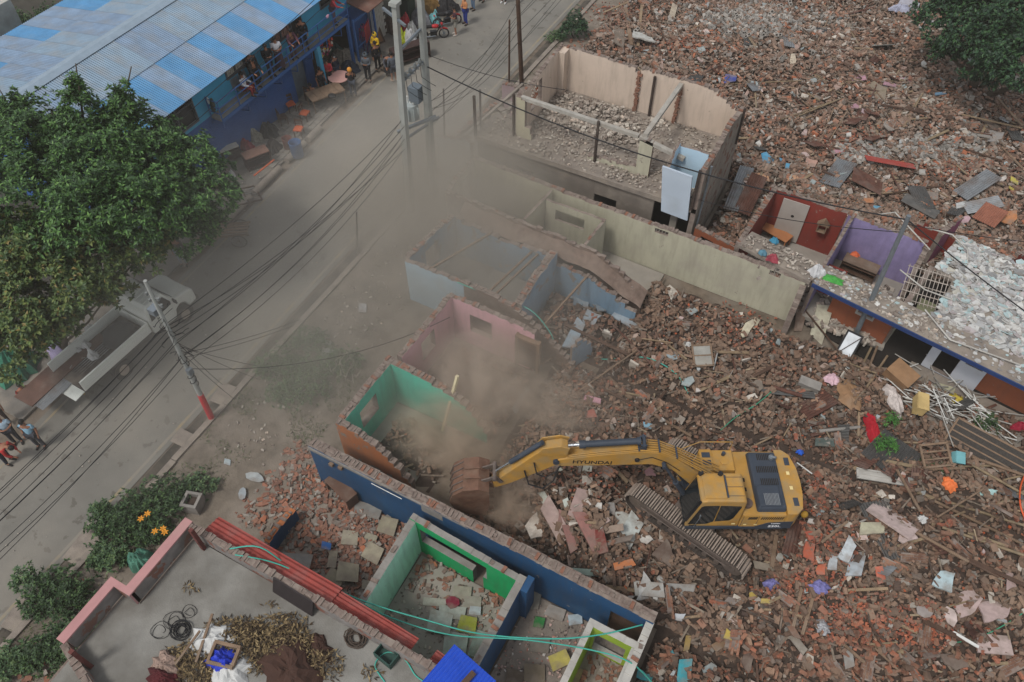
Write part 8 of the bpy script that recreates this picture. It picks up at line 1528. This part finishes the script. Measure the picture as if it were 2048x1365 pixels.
# corrugated sheets: (x0,y0,x1,y1,width,mat,label)
for (x0, y0, x1, y1, w_, m_, lb, up) in ((1490, 350, 1458, 430, .7, M_zinc, 'grey corrugated sheet leaning against the peach side wall, left', .5), (1515, 365, 1480, 435, .8, M_rust, 'rusty corrugated sheet leaning beside the grey one', .45), (1690, 335, 1655, 378, 1.0, M_zinc, 'grey corrugated sheet crossed by rusty bars', .4), (1700, 360, 1760, 385, 1.3, M_rust, 'dark rusty roofing sheet right of the crossed grey one', .4), (1725, 330, 1825, 342, .5, M_redsh, 'dull red roofing sheet under the long dark beam', .45), (1980, 362, 1915, 400, .9, M_zinc, 'large grey corrugated sheet at the far right, upper', .45), (1995, 415, 1925, 425, .8, M_zinc, 'grey corrugated sheet at the far right, lower', .4), (1825, 385, 1850, 425, .9, M_zincD, 'dark corrugated sheet behind the purple room', .4), (1740, 1010, 1800, 1120, 1.1, M_zincD, 'dark corrugated sheet under the cream panel', .25), (1600, 1050, 1585, 1120, .8, M_rust, 'brown corrugated sheet behind the tracks end', .25), (1790, 890, 1745, 935, 1.2, M_zincD, 'grey corrugated sheet in the middle right rubble, left', .4), (1815, 905, 1775, 955, .9, M_zincD, 'grey corrugated sheet in the middle right rubble, right', .35), (1625, 800, 1520, 785, .35, M_zincD, 'bundle of ribbed dark sheet behind the excavator', .3), (1660, 800, 1600, 830, .8, M_rust, 'brown ribbed sheet above the cardboard', .25), (1800, 410, 1870, 440, .9, M_zincD, 'dark bent sheet behind the slab corner', .5), (1985, 430, 1960, 455, 1.1, mat('terracotta_sheet', '8a5a48', .8, .2), 'terracotta ribbed sheet behind the white slab', .5)):
    a_, c_ = G(x0, y0, up), G(x1, y1, up * .6); csheet('corrugated_sheet', lb, a_, c_, w_, m_, tilt=fr_.uniform(-.15, .15), amp=.022)
for k in range(34):
    x, y = (fr_.uniform(1250, 2040), fr_.uniform(5, 430)) if k < 20 else (fr_.uniform(1500, 2040), fr_.uniform(800, 1340)); q = G(x, y)
    if fmask(q.x, q.y) < .3 or math.hypot(q.x - EXC[0], q.y - EXC[1]) < 4: continue
    a = fr_.uniform(0, 3.14); L_ = fr_.uniform(18, 34); mi = fr_.randrange(4); w_ = land(x, y); csheet('bent_sheet', ('dull grey', 'rust brown', 'dark', 'brown')[mi] + ' half buried roofing sheet ' + w_, G(x, y, .12), G(x + math.cos(a) * L_, y + math.sin(a) * L_, fr_.uniform(.25, .5)), fr_.uniform(.4, .8), (M_zinc, M_rust, M_zincD, M_rust)[mi], tilt=fr_.uniform(-.3, .3), group='half buried sheets ' + w_)
# window frames, boxes, furniture in rubble
def frame(px, py, w_, h_, rz, tilt, label, m, pane=None, z=.25, bars=1, name='window_frame', cat='window frame', diag=False):
    t = thing(name, label, cat, G(px, py, z), rz); t.rotation_euler = (tilt, 0, rz)
    for c_, d_ in (((0, h_ / 2, 0), (w_ + .06, .07, .06)), ((0, -h_ / 2, 0), (w_ + .06, .07, .06)), ((w_ / 2, 0, 0), (.07, h_, .06)), ((-w_ / 2, 0, 0), (.07, h_, .06))): q = MB(); q.box(c_, d_); link('frame_side', q.mesh('frame_side', m), t)
    for k in range(bars): q = MB(); q.box((0, -h_ / 2 + h_ * (k + 1) / (bars + 1), 0), (w_, .05, .05)); link('crossbar', q.mesh('crossbar', m), t)
    if pane: q = MB(); q.box((0, 0, 0), (w_ - .05, h_ - .05, .012)); link('pane', q.mesh('pane', pane), t)
    if diag: q = MB(); q.beam((-w_ / 2, -h_ / 2, .04), (w_ / 2, h_ / 2, .04), .03, .03); link('brace', q.mesh('brace', M_post), t)
    return t
frame(1402, 722, .75, .85, .55, .35, 'old wooden window frame with dusty panes lying behind the boom', M_wood, mat('dusty_pane', '8d8b84', .5, .2, 2, dust=.4), .35)
frame(1688, 710, .6, 1.1, -.15, .9, 'shiny white sheet in a black frame leaning at the galvanised pole foot', M_black, mat('shiny_white', 'c8cccf', .3, .15, 2), .6, 0, 'framed_sheet', 'framed sheet', True)
frame(1985, 920, 3.4, 1.0, -.2, .5, 'long dark wire netting frame at the right edge', M_wood, mat('dark_netting', '3a3632', .9, .3, 20), .4, 3, 'netting_frame', 'frame')
frame(1860, 925, 1.0, .8, .6, .4, 'open wooden cabinet carcass in the middle right rubble', M_wood, None, .5, 2, 'open_cabinet', 'cabinet')
frame(1755, 962, 1.6, .35, .3, .1, 'pale panelled door lying right of the counterweight', M_concW, M_concW, .3, 1, 'door_panel', 'door')
frame(1645, 600, .8, 1.2, -.1, 1.1, 'dark red window frame standing open at the blue fascia corner', M_maroon, M_glass, 1.2, 2)
def boxy(px, py, w_, d_, h, rz, m, label, name='box', cat='box', up=.0, tilt=.1, lid=None):
    t = thing(name, label, cat, G(px, py, up), rz); t.rotation_euler = (tilt, tilt * .6, rz); q = MB(); q.box((0, 0, h / 2), (w_, d_, h), jit=.01); link('body', q.mesh('body', m), t)
    q = MB(); q.box((.02, 0, h + .01), (w_ + .03, d_ + .03, .02), (0, .04, .02)); link('lid', q.mesh('lid', lid or m), t); return t
M_card = mat('cardboard', '84664a', .85, .15, 3, .2, dust=.25)
boxy(1790, 765, 1.0, .7, .6, -.4, M_card, 'large brown cardboard box before the porch', 'cardboard_box', up=.3, tilt=.25)
boxy(1827, 825, .38, .7, .5, .2, mat('cream_box', 'b59c68', .8, .15), 'cream coloured box standing among the white laths', 'cream_box', up=.35)
boxy(1905, 925, .35, .4, .2, .4, mat('teal_box', '6aa0a4', .7, .1), 'small cardboard and light blue box in the right rubble', 'small_box', up=.3, tilt=.4)
boxy(1613, 778, .8, .35, .3, .05, M_conc, 'block of masonry lying right behind the excavator', 'masonry_block', 'masonry block', up=.15)
for (px, py, rx, ry, h, m_, nm, lb, ct, sd_) in ((1745, 865, .25, .85, .35, mat('bright_red_cloth', 'a01c28', .85, .12, 3, .4), 'red_cloth', 'bright red cloth hanging over the middle right rubble', 'cloth', 51), (1785, 800, .28, .75, .35, mat('printed_cloth', 'b8aea8', .85, .25, 4, .4), 'printed_cloth', 'white and red printed plastic cloth in the right rubble', 'cloth', 52), (1700, 790, .5, .7, .12, M_card, 'cardboard_sheet', 'torn flat cardboard lying below the bamboo', 'cardboard', 53), (1600, 905, .14, .12, .12, mat('bright_blue_bag', '2a5cc0', .6), 'blue_bag', 'small bright blue bag behind the counterweight', 'bag', 54), (1640, 1175, .34, .22, .2, mat('purple_pack', '6a6898', .6, .4, 9), 'purple_packet', 'crumpled purple and blue packet below the tracks', 'packet', 55), (1898, 970, .22, .3, .2, mat('orange_bag', 'd4703c', .6, .2), 'orange_bag', 'bright orange and white bag in the right rubble', 'bag', 56), (1975, 985, .35, .16, .1, mat('mint_packs', 'a8c8c4', .6, .2, 8), 'mint_packets', 'mint and white packets among the right hand poles', 'packets', 57), (1665, 760, .3, .3, .2, mat('pink_net', 'c8a8b0', .7, .2), 'pink_plastic', 'thin pink plastic bag below the framed sheet', 'bag', 58), (1845, 1040, .22, .16, .14, ev('white_sheet'), 'white_bag', 'small white plastic bag left of the pole heap', 'bag', 59), (1645, 1255, .22, .26, .16, mat('striped_cloth', '8a8a8c', .8, .6, 18), 'striped_cloth', 'small black and white striped cloth in the lower rubble', 'cloth', 60), (1545, 1170, .3, .2, .2, ev('purple_pack'), 'blue_packet', 'blue and white printed packet left of the purple one', 'packet', 61), (1320, 1165, .2, .2, .12, M_concW, 'pale_lump', 'pale lump on top of the grey curved slab', 'lump', 62), (1375, 690, .2, .12, .12, ev('white_sheet'), 'white_scrap', 'white scrap beside the pale blue pipe', 'scrap', 63), (1990, 780, .6, .3, .2, mat('clear_plastic', '8f9298', .3, .2, 6), 'plastic_film', 'clear plastic film before the brown front wall', 'plastic film', 64), (2035, 855, .3, .2, .3, mat('crimson_box', '8a1c30', .6), 'crimson_bag', 'crimson bag at the right edge before the porch', 'bag', 65), (1910, 800, .4, .3, .15, mat('yellow_bag', 'a89434', .6, .2), 'yellow_bag', 'yellow crumpled bag before the brown front wall', 'bag', 66), (1800, 20, .7, .4, .3, mat('pale_cloth', '9698a8', .8, .2), 'pale_cloth', 'crumpled pale lilac cloth at the top near the dark tree', 'cloth', 67)):
    g_ = G(px, py); mound(px, py, rx, ry, h, m_, nm, lb, ct, z=g_.z + .1, seed=sd_, ang=.5)
# things in the right hand rooms and on the slab
desk(1660, 455, .25, 1.4, .7, .7, .1, 'low orange brown table in the maroon room', mat('orange_table', '9c6844', .7, .1), 'table', name='low_table', panel=False) if 0 else desk(1545, 480, .25, 1.5, .6, .55, -.3, 'low orange brown table in the maroon room', mat('orange_table', '9c6844', .7, .1), 'table', name='low_table', panel=False)
mound(1545, 465, .25, .22, .35, mat('mustard_bag', 'b58a2c', .7), 'mustard_bag', 'mustard yellow bag in the corner of the maroon room', 'bag', z=.25, seed=71)
cabinet(1712, 550, 1.5, .6, .75, -.1, mat('brown_sideboard', '4a362a', .7, .2, dust=.3), mat('dusty_top', '6b5a4c', .8, .2, dust=.4), 'brown sideboard with papers on it in the purple room', z=.25)
for (x, y, rx, ry, h, c, lb) in ((1548, 484, .2, .15, .2, '3a7a94', 'blue crumpled bag on the slab edge of the maroon room'), (1545, 520, .28, .18, .25, '8a3a44', 'crimson crumpled cloth on the roof slab edge'), (1525, 508, .2, .14, .2, '4c7484', 'blue grey crumpled bag left of the crimson cloth'), (1632, 545, .32, .3, .35, 'b4b4b4', 'white plastic bag hanging at the slab corner'), (1665, 560, .5, .22, .12, '3c8a38', 'green and yellow printed sack on the slab edge'), (1710, 510, .2, .15, .15, 'c0603c', 'orange scrap on the brown sideboard')):
    mound(x, y, rx, ry, h, mat('litter_' + c, c, .7, .25, 5, .4, 12), 'crumpled_bag', lb, 'bag', z=2.66 if y > 500 and x != 1710 else (1.0 if x == 1710 else 2.7), seed=int(x))
floor_rub('slab_edge_litter', (-2.9, 5.2, 23.9, 25.4), 2.65, 10, P_pale, None)
es = []
for k in range(420): q = K(fr_.uniform(-3.2, 5), fr_.uniform(.1, 1.15)); es.append((q[0], q[1], 2.67))
es = np.array(es); blocks('slab_edge_rubble', es, nr.uniform(.04, .18, (len(es), 3)) * [1, .7, .25], .2, P_pale, 'pale rubble along the front slab of the brown row house')
slab(Kr, 'roof_slab', [K(-3.4, .15), K(-.12, .0), K(-.12, 1.2), K(-3.3, 1.2)], 2.44, 2.6, M_concD)
for (pts, lb) in (([P(1755, 430, 2.6), P(1790, 425, 3.0), P(1860, 500, 2.9)], 'bent white pipe at the back of the purple room'), ([P(1850, 455, 3.0), P(1905, 470, 3.1), P(1935, 500, 2.9), P(1935, 530, 2.7)], 'angular white pipe frame behind the white slab'), ([P(1800, 540, 2.9), P(1850, 580, 2.8), P(1905, 600, 2.75)], 'white pipe lying across the white rubble, left'), ([P(1850, 620, 2.8), P(1900, 680, 2.8), P(2040, 730, 2.8)], 'long white pipe lying along the slab edge')):
    b = MB(); b.tube(pts, .03, 6); tag(b.build('white_pipe', M_concW), lb, 'pipe')
for (x, y, rx, ry, n_) in ((1480, 50, 60, 30, 26),):
    for k in range(n_):
        q = G(x + fr_.gauss(0, rx), max(8, y + fr_.gauss(0, ry)), .22); b = MB(); rz = fr_.uniform(0, 3); b.box((0, 0, 0), (.4, .2, .2)); 
        for s in (-1, 1): b.box((s * .1, 0, .101), (.12, .12, .004), mi=1)
        o = link('hollow_block', b.mesh('hollow_block', [fmat('9a9288'), M_dark]), None, q, (fr_.gauss(0, .5), fr_.gauss(0, .3), rz)); tag(o, 'grey hollow concrete block in the block rubble at the top', 'block', 'hollow blocks in the far rubble')
print('objects', len(bpy.data.objects), 'cap bricks', NCAP[0])
# ---------------------------------------------------------------- dusty air and dust clouds
def vol_mat(name, col, dens, aniso=0., noise=None, fall=True, lo=.4, hi=.7):
    m = bpy.data.materials.new(name); m.use_nodes = True; t = m.node_tree; N, L = t.nodes, t.links; N.clear()
    out = N.new('ShaderNodeOutputMaterial'); pv = N.new('ShaderNodeVolumePrincipled'); pv.inputs['Color'].default_value = (*s2l(col), 1); pv.inputs['Anisotropy'].default_value = aniso; pv.inputs['Density'].default_value = dens
    L.new(pv.outputs[0], out.inputs['Volume'])
    if fall:
        tc = N.new('ShaderNodeTexCoord'); ln = N.new('ShaderNodeVectorMath'); ln.operation = 'LENGTH'; L.new(tc.outputs['Object'], ln.inputs[0])
        mr = N.new('ShaderNodeMapRange'); mr.interpolation_type = 'SMOOTHSTEP'; mr.inputs['From Min'].default_value = 1.; mr.inputs['From Max'].default_value = .2; L.new(ln.outputs['Value'], mr.inputs['Value']); d = mr.outputs[0]
        if noise:
            nz = N.new('ShaderNodeTexNoise'); nz.inputs['Scale'].default_value = noise; nz.inputs['Detail'].default_value = 5; nz.inputs['Distortion'].default_value = 1.1; L.new(tc.outputs['Object'], nz.inputs['Vector'])
            m2 = N.new('ShaderNodeMapRange'); m2.inputs['From Min'].default_value = lo; m2.inputs['From Max'].default_value = hi; L.new(nz.outputs['Fac'], m2.inputs['Value'])
            mu = N.new('ShaderNodeMath'); mu.operation = 'MULTIPLY'; L.new(d, mu.inputs[0]); L.new(m2.outputs[0], mu.inputs[1]); d = mu.outputs[0]
        mm = N.new('ShaderNodeMath'); mm.operation = 'MULTIPLY'; mm.inputs[1].default_value = dens; L.new(d, mm.inputs[0]); L.new(mm.outputs[0], pv.inputs['Density'])
    return m
def cloud(name, label, c, r, col, dens, noise=None, lo=.35, hi=.75, rz=0.):
    b = MB(); b.ball((0, 0, 0), 1, 20); me = b.mesh(name, vol_mat(name + '_air', col, dens, .2, noise, True, lo, hi)); o = link(name, me, None, c, (0, 0, rz), r); return tag(o, label, kind='stuff')
def at(px, py, z): return P(px, py, z)
cloud('dust_cloud', 'grey dust drifting over the road by the twin poles', at(860, 330, 2.5), (8, 5.5, 4.2), 'ddd6ca', .75, 1.4, .2, .8, .5)
cloud('dust_cloud', 'grey dust over the sky blue house and the verge', at(900, 460, 2.2), (8.5, 6.5, 3.4), 'ddd6ca', .5, 1.8, .2, .8)
cloud('dust_cloud', 'broad grey dust drifting over road, tree edge and verge', at(560, 560, 3), (16, 12, 5), 'd8d4cc', .085, 1.6, .1, .8, .4)
cloud('dust_cloud', 'grey dust over the bushes left of the teal room', at(620, 700, 1.8), (5.5, 4.8, 3), 'd8d2c6', .2, 1.8, .2, .75)
cloud('dust_cloud', 'pale dust spreading from the bucket over the broken rooms', at(1000, 760, 2), (6.5, 4.5, 2.8), 'e0d4c4', .3, 1.6, .2, .75, .3)
cloud('dust_plume', 'brown dust billowing in the pink room', at(955, 760, 1.6), (2.6, 2.6, 2.2), 'eadccc', 2.3, 1.5, .4, .68)
cloud('dust_plume', 'brown dust billowing over the teal room and bucket', at(900, 880, 1.4), (3.0, 1.7, 1.9), 'ead8c4', 2.4, 1.7, .4, .68, .1)
cloud('dust_plume', 'brown dust drifting right of the pink room', at(1090, 810, 1.2), (2.6, 1.2, 1.2), 'eadccc', 2.2, 1.7, .4, .68)
cloud('dust_plume', 'brown dust below the arm and bucket', at(1010, 1000, 1.1), (1.7, 1.3, 1.4), 'ead8c4', 2.8, 1.8, .4, .68)
b = MB(); b.b2((-70, -12, -1), (45, 75, 27.5)); tag(b.build('haze', vol_mat('haze_air', 'dcd6cc', .0008, 0, None, False)), 'thin dusty haze over the whole place', kind='stuff')
